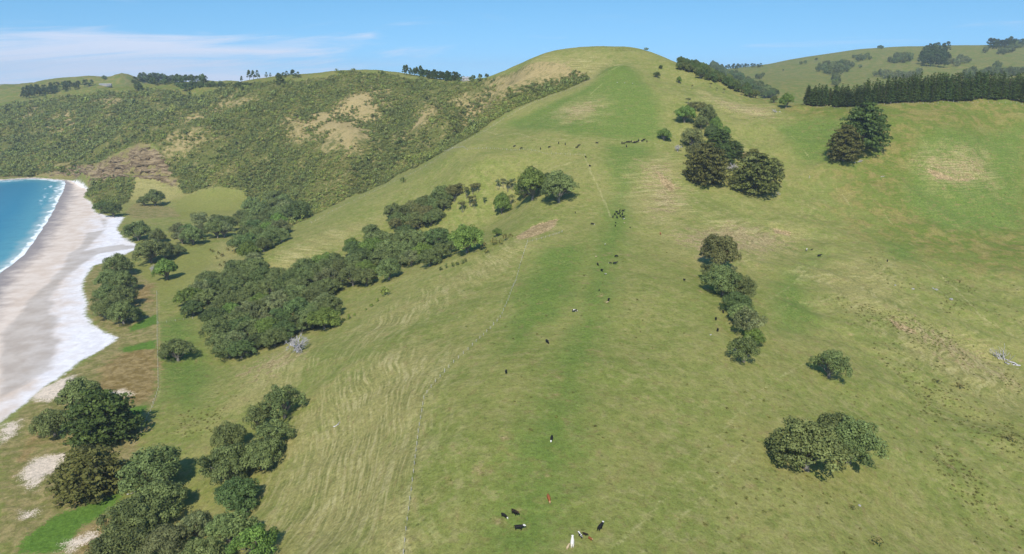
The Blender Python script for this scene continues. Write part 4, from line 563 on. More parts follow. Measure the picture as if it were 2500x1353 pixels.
('fp',707.5,2143.7,6.92,13.19,2,243),('fp',722.2,2167.2,5.97,10.4,2,243),('fp',715.3,2119.9,6.09,9.9,2,243),('fp',719.5,2105.4,7.03,11.88,2,243),('fp',673.7,2175.7,7.35,13.96,2,243),('fp',-1203.6,1947.3,6.55,17.64,2,244),
('fp',-1198,1950.6,6.1,16.19,2,244),('fp',-1120.5,1867.2,7.05,16.94,2,244),('fp',-1107.2,1871.5,6.63,19.35,2,244),('fp',-1149.8,1953.9,7.31,19.01,2,244),('fp',-1142.2,1964.2,6,17.65,2,244),('fp',-1191.9,1865.3,7.51,21.31,2,244),
('fp',-1203.3,1899,6.2,16.72,2,244),('fp',-1204.8,1915.3,7.36,19.59,2,244),('fp',-1143.2,1840.1,7.38,19.99,2,244),('fp',-1140.6,1851.1,5.63,14.04,2,244),('fp',-1043.1,1703.7,6.88,20.48,2,244),('fp',-1030.8,1700.6,6.74,16.41,2,244),
('fp',-1121.7,1861.2,6.12,16.6,2,244),('fp',-1243.5,1856.4,5.7,16.61,2,244),('fp',-1237.3,1858.5,6.56,18.38,2,244),('fp',-1226.5,1859.6,6.8,17.27,2,244),('fp',-1200.8,1827.5,7.22,17.75,2,244),('fp',-1187.2,1825.5,6.49,16.76,2,244),
('fp',-1172.4,1811.8,6.82,18.98,2,244),('fp',-1191.2,1862.7,6.5,16.39,2,244),('fp',-1158,1824.4,5.92,13.75,2,244),('fp',-1151.1,1824.3,6.35,14.54,2,244),('fp',-1050.1,1694.3,5.75,17.06,2,244),('fp',-1230.3,1816.7,6.72,17.32,2,244),
('fp',-1219.1,1814.7,7.25,21.64,2,244),('fp',-1209.3,1820.2,6.96,17.41,2,244),('fp',-1189.8,1803.8,7.1,20.18,2,244),('fp',-1168.9,1781.6,6.58,17.23,2,244),('fp',-1163.9,1790.2,5.93,14.8,2,244),('fp',-1157.8,1799.6,6.41,16.94,2,244),
('fp',-1152.2,1799.4,6.29,17.91,2,244),('fp',-1152.2,1811.5,5.96,14.15,2,244),('fp',-1217.8,1795.5,5.77,15.72,2,244),('fp',-1208.8,1800.6,5.53,13.87,2,244),('fp',-1194,1793.5,5.76,13.3,2,244),('fp',-1162.9,1754,7.01,17.83,2,244),
('fp',-1155.8,1759.7,6.96,18.27,2,244),('fp',-1151.1,1765.5,7.1,16.95,2,244),('fp',-1199.4,1763.7,6.03,14.85,2,244),('fp',-1166.3,1726.1,6.56,16.14,2,244),('fp',-1160.1,1727.8,6.24,15.1,2,244),('fp',-1155.1,1737.5,5.4,15.74,2,244),
('fa',-1100.6,2252.1,9.19,20.14,2,245),('fa',-1069,2289.1,8.4,17.3,2,245),('fp',-746.7,1615.2,8.22,17.81,2,245),('fp',-1052.1,2052.7,9.33,21.11,2,245),('fa',-1120.7,2210.4,9.37,21.12,2,245),('fa',-1113.3,2229,9.06,17.36,2,245),
('fp',-1097,2220.8,11.04,25.22,2,245),('fa',-1096.7,2236.4,11.1,21.58,2,245),('fa',-1093.8,2258.6,9.31,18.01,2,245),('fp',-774.1,1618.9,5.82,11.99,2,245),('fa',-1077.4,2275.8,8.99,16.27,2,245),('fa',-1066.3,2286.3,8.81,15.91,2,245),
('fp',-745.8,1613.2,6.76,13.36,2,245),('fa',-736.9,1613.2,7.02,14.61,2,245),('fp',-726.3,1612.4,7.38,16.2,2,245),('fa',-715.2,1613,7.53,14.99,2,245),('fp',-683.8,1559,5.91,13.11,2,245),('fp',-841,1614.1,8.22,16.17,2,245),
('fp',-1048.5,2038,9.03,19.72,2,245),('fa',-1042,2053.1,8.95,17.61,2,245),('fp',-1040.7,2060.2,9.41,17.6,2,245),('fp',-811.9,1625.9,8.49,19.23,2,245),('fp',-1093.4,2219.2,8.85,18.32,2,245),('fp',-1085.9,2237.1,9.37,17.4,2,245),
('fa',-1091,2261,11.28,21.67,2,245),('fp',-770.6,1617,6.96,15.92,2,245),('fa',-1072.5,2285.5,10.36,19,2,245),('fa',-750.7,1615.3,7.27,14.33,2,245),('fa',-741.7,1612.3,6.41,14.27,2,245),('fa',-727.8,1611.6,6.9,13.51,2,245),
('fp',-720.6,1614.5,6.71,12.03,2,245),('fa',-715.2,1614.4,5.73,13.13,2,245),('fp',-649.1,1493.2,7.47,15.19,2,245),('fa',-635.3,1483.7,7.67,17.15,2,245),('fp',-629,1484.8,7.07,14.13,2,245),('fa',-805.4,1620.5,8.13,14.75,2,245),
('fp',-790.7,1612.4,8.11,16.24,2,245),('fa',-777,1607.7,6.34,11.7,2,245),('fa',-767.6,1598.8,7.46,13.3,2,245),('fp',-760.8,1609.3,6.13,12.22,2,245),('fp',-698.6,1494.2,7.15,14.57,2,245),('fp',-688.9,1506.8,6.08,13.75,2,245),
('fp',-657.7,1494.1,5.96,11.44,2,245),('fa',-614.2,1431.2,4.62,7.02,2,246),('fa',-591,1426.4,5.52,8.49,2,246),('fa',-569.2,1413.5,5.85,8.27,2,246),('fa',-678.9,1468.6,6.45,9.38,2,246),('fa',-661.7,1447.6,5.74,7.86,2,246),
('fa',-652.4,1443.2,6.44,9.82,2,246),('fa',-647.3,1444.4,5.52,7.29,2,246),('fa',-638.4,1435.8,4.91,7.01,2,246),('fa',-625.8,1426.2,6.11,8.15,2,246),('fa',-609.5,1408.3,6.16,9.85,2,246),('fa',-604.2,1408,5,6.23,2,246),
('fa',-593.3,1407.3,6.55,8.85,2,246),('fa',-589.4,1415.4,5.74,8.35,2,246),('fa',-581.8,1408.4,6.19,9.56,2,246),('fa',-569.6,1394.3,5.3,7.6,2,246),('fa',-559.8,1389.2,6.12,9.03,2,246),('fa',-506.5,1278.9,5.85,7.48,2,246),
('fa',-498.8,1277.5,4.84,6.17,2,246),('fa',-489.7,1259.9,4.67,7.11,2,246),('fa',-471.5,1239.5,5.66,7.94,2,246),('fa',-465,1235.9,5.47,8.18,2,246),('fa',-457.4,1231.2,4.46,5.95,2,246),('fa',-445.4,1212.8,5.41,6.96,2,246),
('fa',-434,1200.5,4.25,5.24,2,246),('fa',-749.4,1446.7,9.85,16.75,2,247),('fa',-635.3,1402.9,10.35,16.56,2,248),('fa',-625,1409.2,8.79,15.82,2,249),('fa',-721.7,1417.3,3.23,8.39,2,250),('fa',-1123.4,1996.5,7.34,13.21,2,251),
('fp',-486.4,1302.6,2.95,10.02,2,252),('fp',-469.5,1294.5,5.12,17.41,2,253),('fp',-458.2,1283.4,4.71,16.02,2,254),('fp',-451.8,1286.1,4.36,14.82,2,255),('fp',-423.2,1248.7,2.82,9.59,2,256),('fp',-418.1,1254.3,2.13,7.23,2,257),
('fp',-377.3,1170.9,5.96,13.11,2,258),('fp',-380.6,1207.4,4.09,9,2,259),('fp',-378.8,1219.7,4.13,9.09,2,260),('fp',-359.5,1189.9,6.05,13.3,2,261),('fp',-347.1,1177,4.65,10.24,2,262),('fp',-362.9,1133,7.69,16.93,2,263),
('fp',-168.2,1135.9,4.4,14.72,2,264),('fp',-164,1128.8,4.68,15.86,2,264),('fp',-165.4,1179.1,3.63,10.5,2,264),('fp',-153.2,1139.6,4.17,11.45,2,264),('fp',-149.5,1140.2,4.23,13.33,2,264),('fp',-146.4,1162.6,4.82,15.97,2,264),
('fp',-139.2,1144.1,3.98,10.96,2,264),('fp',-133.2,1129.6,4.4,12.35,2,264),('fp',-127.6,1118.3,3.45,11,2,264),('fp',-121,1104.1,4.24,12.08,2,264),('fp',-157.3,1130.7,3.35,10.56,2,264),('fp',-152.7,1131.5,3.69,10.62,2,264),
('fp',-147.7,1128.6,4.23,12.99,2,264),('fp',-141.5,1141.1,3.89,11.71,2,264),('fp',-138.9,1146.6,3.67,9.94,2,264),('fp',-134.4,1147.2,3.75,10.26,2,264),('fp',-124.6,1121.7,3.75,11.08,2,264),('fp',-116.5,1098.2,4.49,14.03,2,264),
('fp',-112.2,1094.6,4.17,12.02,2,264),('fp',-108.3,1090,4.21,13.32,2,264),('fp',-104.3,1103.3,4.22,11.25,2,264),('fp',-97.5,1089.8,4.04,13.38,2,264),('fp',-143.7,1128.7,3.24,9.07,2,264),('fp',-134.6,1092.6,4.53,15.57,2,264),
('fp',-129.9,1114.5,4,12.53,2,264),('fp',-126.2,1110.4,4.28,12.24,2,264),('fp',-118.1,1096.9,4.44,14.51,2,264),('fp',-118.6,1138.8,3.78,10.96,2,264),('fp',-107.8,1093.2,3.72,10.49,2,264),('fp',-104.4,1102.3,3.43,11.03,2,264),
('fp',-99.1,1090.7,4.19,11.65,2,264),('fp',-93.8,1083.6,3.54,10.41,2,264),('fp',-87.3,1081.4,4.14,13.06,2,264),('fp',-84.3,1079.1,3.41,11.01,2,264),('fp',-126.1,1097.2,3.36,10.65,2,264),('fp',-114.2,1073.1,4.14,13.77,2,264),
('fp',-113.2,1091,3.44,11.65,2,264),('fp',-105.2,1084.1,4.21,12.4,2,264),('fp',-100.2,1086,3.21,9.54,2,264),('fp',-94.5,1074.5,4.45,13.91,2,264),('fp',-92,1080.6,4.43,11.73,2,264),('fp',-83.5,1057.4,4.2,13.98,2,264),
('fp',-82.6,1086,4.46,12.07,2,264),('fp',-77.4,1072.9,3.66,9.92,2,264),('fp',-99,1067,3.87,11.18,2,264),('fp',-90.4,1027,4.27,13.21,2,264),('fp',-91.4,1075.4,3.1,8.26,2,264),('fp',-85.9,1056.4,3.8,10.18,2,264),
('fp',-80.4,1060.4,3.19,9.47,2,264),('fa',-105.5,1112.3,4.4,7.02,2,265),('fa',-95.9,1082.6,3.07,5.23,2,265),('fa',-90,1065.9,3.06,4.5,2,265),('fa',-83.8,1057.8,3.11,5.06,2,265),('fa',-81.6,1071.5,3.76,6.77,2,265),
('fa',-84.2,1080.6,3.13,5.49,2,265),('fa',-75,1025.1,3.83,5.76,2,265),('fa',-72.5,1049.4,3.37,6.08,2,265),('fa',-68.5,1033.9,4.01,6.44,2,265),('fa',-60.7,1025.2,3.22,4.96,2,265),('fa',-57.3,1009.6,3.57,5.62,2,265),
('fa',-63.8,1028,3.07,5.4,2,265),('fa',-54.8,1025.5,3.85,6.08,2,265),('fa',-45.6,1035.5,3.59,6.07,2,265),('fa',-34.1,978.3,3.42,4.98,2,265),('pi',280.2,683.6,3.3,15.59,2,266),('pi',283.2,684.5,3.87,13.8,2,266),
('pi',286.2,684.4,3.94,15.16,2,266),('pi',289,686.2,3.77,16.85,2,266),('pi',292.9,687.7,3.69,15.92,2,266),('pi',296.7,688.9,4,14.54,2,266),('pi',297.7,691.1,3.38,14.38,2,266),('pi',302.2,692.3,3.41,16.68,2,266),
('pi',304.5,694.6,3.5,13.43,2,266),('pi',307.3,694.5,3.6,15.47,2,266),('pi',310.4,692.8,3.79,14.77,2,266),('pi',310.8,689.3,3.44,17.58,2,266),('pi',312.4,685.8,3.4,15.46,2,266),('pi',314.6,685.2,3.78,13.54,2,266),
('pi',317.7,683.1,3.01,15.97,2,266),('pi',318.1,680,4.21,15.07,2,266),('pi',319.6,676.1,3.91,13.54,2,266),('pi',323,675.2,3.06,14.2,2,266),('pi',323.8,671.8,4.11,15.22,2,266),('pi',325.8,669.3,4.11,15.23,2,266),
('pi',329.1,667.3,3.49,17.44,2,266),('pi',330.6,666.7,3.37,16.13,2,266),('pi',334.9,665.4,4.01,16.81,2,266),('pi',337.5,663.7,3.49,19.38,2,266),('pi',339.7,661,3.37,16.25,2,266),('pi',342,659.2,3.43,18.66,2,266),
('pi',344.5,657.1,3.17,17.98,2,266),('pi',345.6,655.5,3.18,17.69,2,266),('pi',350.1,655.4,3.76,19.14,2,266),('pi',352.5,654.1,4.09,17.85,2,266),('pi',354.7,654.6,3.79,19.32,2,266),('pi',359,655,3.71,19.45,2,266),
('pi',361.5,653.9,3.11,16.73,2,266),('pi',364.9,654.7,3.86,18.18,2,266),('pi',366.2,654.6,3.79,20.88,2,266),('pi',369.4,656.2,3.33,19.27,2,266),('pi',374.3,657.3,4.3,18.98,2,266),('pi',376.4,657.2,3.23,16.63,2,266),
('pi',378.9,658,3.71,19.7,2,266),('pi',383.5,657.2,3.13,16.41,2,266),('pi',386.5,658.6,3.9,21.35,2,266),('pi',389,659,3.47,18.8,2,266),('pi',391.8,659.9,3.89,17.88,2,266),('pi',394.3,661.4,3.46,20.31,2,266),
('pi',398.1,661.9,4,22.1,2,266),('pi',400.5,660.4,3.46,17.31,2,266),('pi',403.3,662.1,3.56,21.29,2,266),('pi',407.2,661.8,3.88,17.38,2,266),('pi',410.1,662.4,3.29,17.31,2,266),('pi',414.3,664.1,3.54,17.49,2,266),
('pi',417.3,662.9,3.98,18.76,2,266),('pi',420.4,665.4,3.47,17.87,2,266),('pi',423.2,665.2,3.14,20.67,2,266),('pi',424.5,664.1,3.24,18.91,2,266),('pi',428.3,665.5,4.17,20.76,2,266),('pi',432,666.8,3.58,21.24,2,266),
('pi',435.6,666.3,3.44,18.34,2,266),('pi',437.2,667.7,4.21,20.93,2,266),('pi',441.2,665.8,3.42,18.53,2,266),('pi',444.5,667.9,4.02,21.79,2,266),('pi',447.3,666.2,3.61,18.68,2,266),('pi',449.3,666.3,3.44,19.06,2,266),
('pi',453.3,666.3,3.95,19.44,2,266),('pi',456.4,666.6,3.08,17.2,2,266),('pi',460.3,667.5,3.35,20.11,2,266),('pi',463.2,666.4,3.52,17.32,2,266),('pi',465.4,666.5,3.79,21.72,2,266),('pi',468.3,667.5,4.26,20.23,2,266),
('pi',473.5,665.8,3.69,20.22,2,266),('pi',476.5,667.4,4.26,21.56,2,266),('pi',479.3,667.5,3.45,19.61,2,266),('pi',481.1,668.4,3.64,20.09,2,266),('pi',484.4,669.3,3.39,17.42,2,266),('pi',488.5,668.3,3.32,17.84,2,266),
('pi',490,669.8,3.5,17.42,2,266),('pi',494.3,670.8,3.07,18.84,2,266),('pi',495.8,669.5,3.56,22.36,2,266),('pi',499,670,3.57,20.83,2,266),('pi',502.1,671,3.22,18.59,2,266),('pi',504.8,671.9,4.27,20.87,2,266),
('pi',509.3,671.5,4.12,17.59,2,266),('pi',511.5,672.5,4.04,17.58,2,266),('pi',515.3,673,4.15,16.65,2,266),('pi',517.4,672.2,3.21,17.84,2,266),('pi',519.9,674.4,3.16,19.95,2,266),('pi',524.1,673.8,3.5,21.34,2,266),
('pi',526.9,673.3,3.52,19.52,2,266),('pi',530.2,675.1,3.1,19.07,2,266),('pi',281.8,685.6,3.66,17.34,2,266),('pi',283.8,687.5,3.9,17.27,2,266),('pi',287.5,690.3,4.04,13.54,2,266),('pi',289.6,689.7,4,15.19,2,266),
('pi',293.2,691.8,4.09,14.12,2,266),('pi',296.8,693,3.54,14.44,2,266),('pi',299.4,696.1,3.95,17.21,2,266),('pi',300.7,695.3,3.87,14.34,2,266),('pi',304.2,697.9,3.01,17.39,2,266),('pi',308.2,698.3,3.81,15.65,2,266),
('pi',308.6,696.9,3.07,15.42,2,266),('pi',312.1,693.4,3.68,18.62,2,266),('pi',313.1,690.2,3.78,17.31,2,266),('pi',314.5,688.1,3.02,17.55,2,266),('pi',316,685.7,4.1,15.27,2,266),('pi',318.2,683.8,3.7,18.33,2,266),
('pi',320,679.8,3.36,14.4,2,266),('pi',321.7,678.7,3.1,17.15,2,266),('pi',325,674.9,4.02,16.02,2,266),('pi',326.5,674.8,3.54,16.51,2,266),('pi',329.3,672.8,3.36,17.79,2,266),('pi',332.1,671.5,3.81,19.01,2,266),
('pi',334.5,669.1,3.23,18.45,2,266),('pi',336.2,666.2,3.7,18.35,2,266),('pi',339.6,666.2,3.11,16.52,2,266),('pi',340.9,665,3.4,17.52,2,266),('pi',344.1,661.7,3.06,19.93,2,266),('pi',347.1,659.3,3.84,20.42,2,266),
('pi',349.8,659.3,3.68,20.97,2,266),('pi',352.3,657.3,3.45,20.94,2,266),('pi',353.8,656.7,3.11,16.42,2,266),('pi',357.7,658.1,3.8,19.06,2,266),('pi',360.2,657.7,3.84,16.85,2,266),('pi',364.8,658.3,3.55,20.89,2,266),
('pi',367.4,659.5,4.04,20.19,2,266),('pi',369.5,660.3,3.37,18.45,2,266),('pi',372.7,660.8,3.31,20.65,2,266),('pi',376.6,660.2,3.57,20.33,2,266),('pi',379.2,661.2,4.17,21.29,2,266),('pi',383,661.5,3.32,21.75,2,266),
('pi',386.4,663.1,4.09,22.93,2,266),('pi',390.1,663.7,3.03,22.48,2,266),('pi',392.5,663.9,4.18,21.04,2,266),('pi',395.7,665.3,3.39,19.42,2,266),('pi',398,665.2,3.93,22.32,2,266),('pi',401.1,664.3,4.05,18.53,2,266),
('pi',404.4,665.3,3.74,21.77,2,266),('pi',407.2,665.6,3.9,22.72,2,266),('pi',411.6,666.9,3.14,22.26,2,266),('pi',413.5,668,4.11,21.86,2,266),('pi',415.5,667.2,3.46,22.74,2,266),('pi',419.1,668.6,4.23,17.4,2,266),
('pi',423.4,667.8,4.12,17.68,2,266),('pi',424.4,669.6,3.32,17.48,2,266),('pi',428.9,669.5,3.84,21,2,266),('pi',432.2,670.9,3.65,20.64,2,266),('pi',433.6,671.6,3.64,19.76,2,266),('pi',438.2,671.8,3.33,20.43,2,266),
('pi',440,670.1,3.33,21.9,2,266),('pi',444.1,671.8,3.81,20.43,2,266),('pi',447.7,671.9,3.15,21,2,266),('pi',451.4,672,4.29,20.68,2,266),('pi',454.3,669.8,3.47,22.29,2,266),('pi',456.9,671.3,3.53,20.77,2,266),
('pi',460.1,670.3,3.23,18.61,2,266),('pi',463.5,669.8,4.24,17.28,2,266),('pi',467,670.8,3.9,18.47,2,266),('pi',470.1,670.4,3.29,22.44,2,266),('pi',472.1,670.3,3.2,23.26,2,266),('pi',475.7,670.7,4.27,22.73,2,266),
('pi',479.6,671.7,3.71,17.39,2,266),('pi',482.8,672.3,4.04,19.66,2,266),('pi',485.3,672.4,3.19,21.19,2,266),('pi',488.3,674,3.47,18.04,2,266),('pi',491,674.3,3.24,18.98,2,266),('pi',494.6,673,3.17,22.51,2,266),
('pi',495.9,675.1,3.26,18.25,2,266),('pi',499.6,674.5,3.77,20.21,2,266),('pi',502.1,675.5,3.43,20.64,2,266),('pi',506.9,675,4.26,20.16,2,266),('pi',508.6,675.9,4.03,20.42,2,266),('pi',511.1,675.7,3.26,19.97,2,266),
('pi',514.3,675.6,3.68,19.32,2,266),('pi',518.1,675.8,4.08,21.86,2,266),('pi',520.2,676.6,3.12,17.59,2,266),('pi',524.1,677.7,3.45,18.48,2,266),('pi',526.5,677.1,4.05,22.16,2,266),('pi',530.3,678.7,4.1,21.65,2,266),
('pi',286.2,694.3,4.12,16.3,2,266),('pi',293.6,697.5,4.17,16.62,2,266),('pi',295.1,698.8,3.85,15.07,2,266),('pi',297.9,700,3.01,18.58,2,266),('pi',304.8,701.9,3.99,18.05,2,266),('pi',306.8,703.6,3.21,19.05,2,266),
('pi',312.3,697.5,3.77,17.98,2,266),('pi',312.5,695.5,3.16,18.63,2,266),('pi',315.8,689.5,3.03,19.28,2,266),('pi',318.4,688.8,4.07,16.03,2,266),('pi',319.4,684.7,3.9,16.19,2,266),('pi',324.4,679.1,3.97,17.45,2,266),
('pi',325.6,677.2,3.6,16.08,2,266),('pi',329.6,676.2,3.18,17.57,2,266),('pi',332.3,674.8,4.12,20.22,2,266),('pi',338.6,670.3,3.83,20.07,2,266),('pi',345.9,664.2,4.14,21.21,2,266),('pi',351.5,662.2,3.73,20.15,2,266),
('pi',355.5,661.4,3.57,18.74,2,266),('pi',357.4,661.5,3.23,22.46,2,266),('pi',362.2,663.4,3.34,19.52,2,266),('pi',364.8,663.9,3.23,20.13,2,266),('pi',366.9,663.6,4.08,21.48,2,266),('pi',369.5,664,3.25,22.87,2,266),
('pi',372.9,666,3.22,20.59,2,266),('pi',376.3,666.2,3.1,22.43,2,266),('pi',379.9,665.5,3.4,18.18,2,266),('pi',386.4,667.6,3.9,20.22,2,266),('pi',388.9,667,3.82,18.35,2,266),('pi',394.4,668.1,3.71,22.21,2,266),
('pi',398.5,670.3,4.15,21.59,2,266),('pi',402.2,668.5,3.23,19.69,2,266),('pi',404,670.5,3.47,19.42,2,266),('pi',406.8,670.4,3.84,18.21,2,266),('pi',412.9,671.6,4.25,20.57,2,266),('pi',422.7,673.8,4.23,18.33,2,266),
('pi',425.1,673.1,3.15,21.17,2,266),('pi',432,673.6,3.03,19.56,2,266),('pi',434.4,674.1,4.19,19.67,2,266),('pi',438.8,674.5,3.46,18.3,2,266),('pi',439.7,676,3.53,19.27,2,266),('pi',456,676.3,3.03,19.77,2,266),
('pi',470.1,675.2,4.14,20.95,2,266),('pi',472.2,675.5,3.32,22.83,2,266),('pi',474.8,675.9,3.57,21.29,2,266),('pi',478.5,676.3,3.78,20.53,2,266),('pi',481.6,677.3,3.64,23.4,2,266),('pi',484.1,676.9,3.06,22.83,2,266),
('pi',488.6,678.3,4.08,23.02,2,266),('pi',491.4,676.5,4.26,18.66,2,266),('pi',503.6,678.5,4.11,20.69,2,266),('pi',510.8,679.2,3.96,22.8,2,266),('pi',517.5,681.9,3.99,19.51,2,266),('pi',520.3,682.1,4.16,22.99,2,266),
('pi',523.7,682.7,3.33,19.68,2,266),('pi',527.6,683,3.66,21.72,2,266),('bu',-75.1,396.3,4.15,4.98,1,267),('bu',-42.8,406,1.49,2.67,2,268),('bu',-35.7,404.7,1.48,2.66,2,269),('bu',-32.8,405.7,1.48,2.67,2,270),
('bu',-30.1,405.6,1.48,2.66,2,271),('bu',-28.2,407.5,1.49,2.67,2,272),('bu',-39.6,406.7,1.49,2.68,2,273),('bu',-80.9,381,1.41,2.26,1,274),('bu',-79,387.6,1.44,2.3,1,275),('bu',-83.7,378.1,1.06,1.69,1,276),
('bu',-92,369.9,1.61,2.58,1,277),('bu',-94.7,369.1,1.38,2.21,1,278),('bu',-89.5,373.9,1.05,1.67,1,279),('bu',190.8,238.7,2.66,1.33,3,280),('bu',97.6,160.6,2.48,1.24,3,281),('bu',186.6,282.1,2.7,1.35,3,282),
('bu',197.6,283.1,3.08,1.54,3,283),('bu',98.1,174.9,1.77,0.89,3,284),('bu',-17.9,423.3,2.3,3.68,3,285),('bu',-11.5,424.6,2.82,4.51,3,286),('bu',-3.8,423.9,2.55,4.08,3,287),('bu',-14.9,411.1,1.99,3.19,3,288),
('bu',-7.1,418.4,2.02,3.23,3,289),('bu',-1,428.1,1.8,2.88,3,290),('bu',-261.3,585.1,1.59,2.87,3,291),('bu',-256.9,581.5,1.58,2.85,3,292),('bu',-248.3,572.3,1.56,2.81,3,293),('bu',-242.4,564.7,1.88,3.39,3,294),
('bu',-243.3,579.6,1.93,3.47,3,295),('bu',-242.8,586.7,2.3,4.15,3,296),('bu',-244.5,557.8,1.52,2.74,3,297),('bu',-225.7,528.6,1.45,2.6,3,298),('bu',-232.7,566.8,2.06,3.71,3,299),('bu',-231.7,581.2,2.46,4.42,3,300),
('bu',-223.6,515.7,1.41,2.54,3,301),('bu',-100.9,718.9,5.05,6.06,4,302),('bu',-99.5,638.1,3.75,4.51,2,303),]
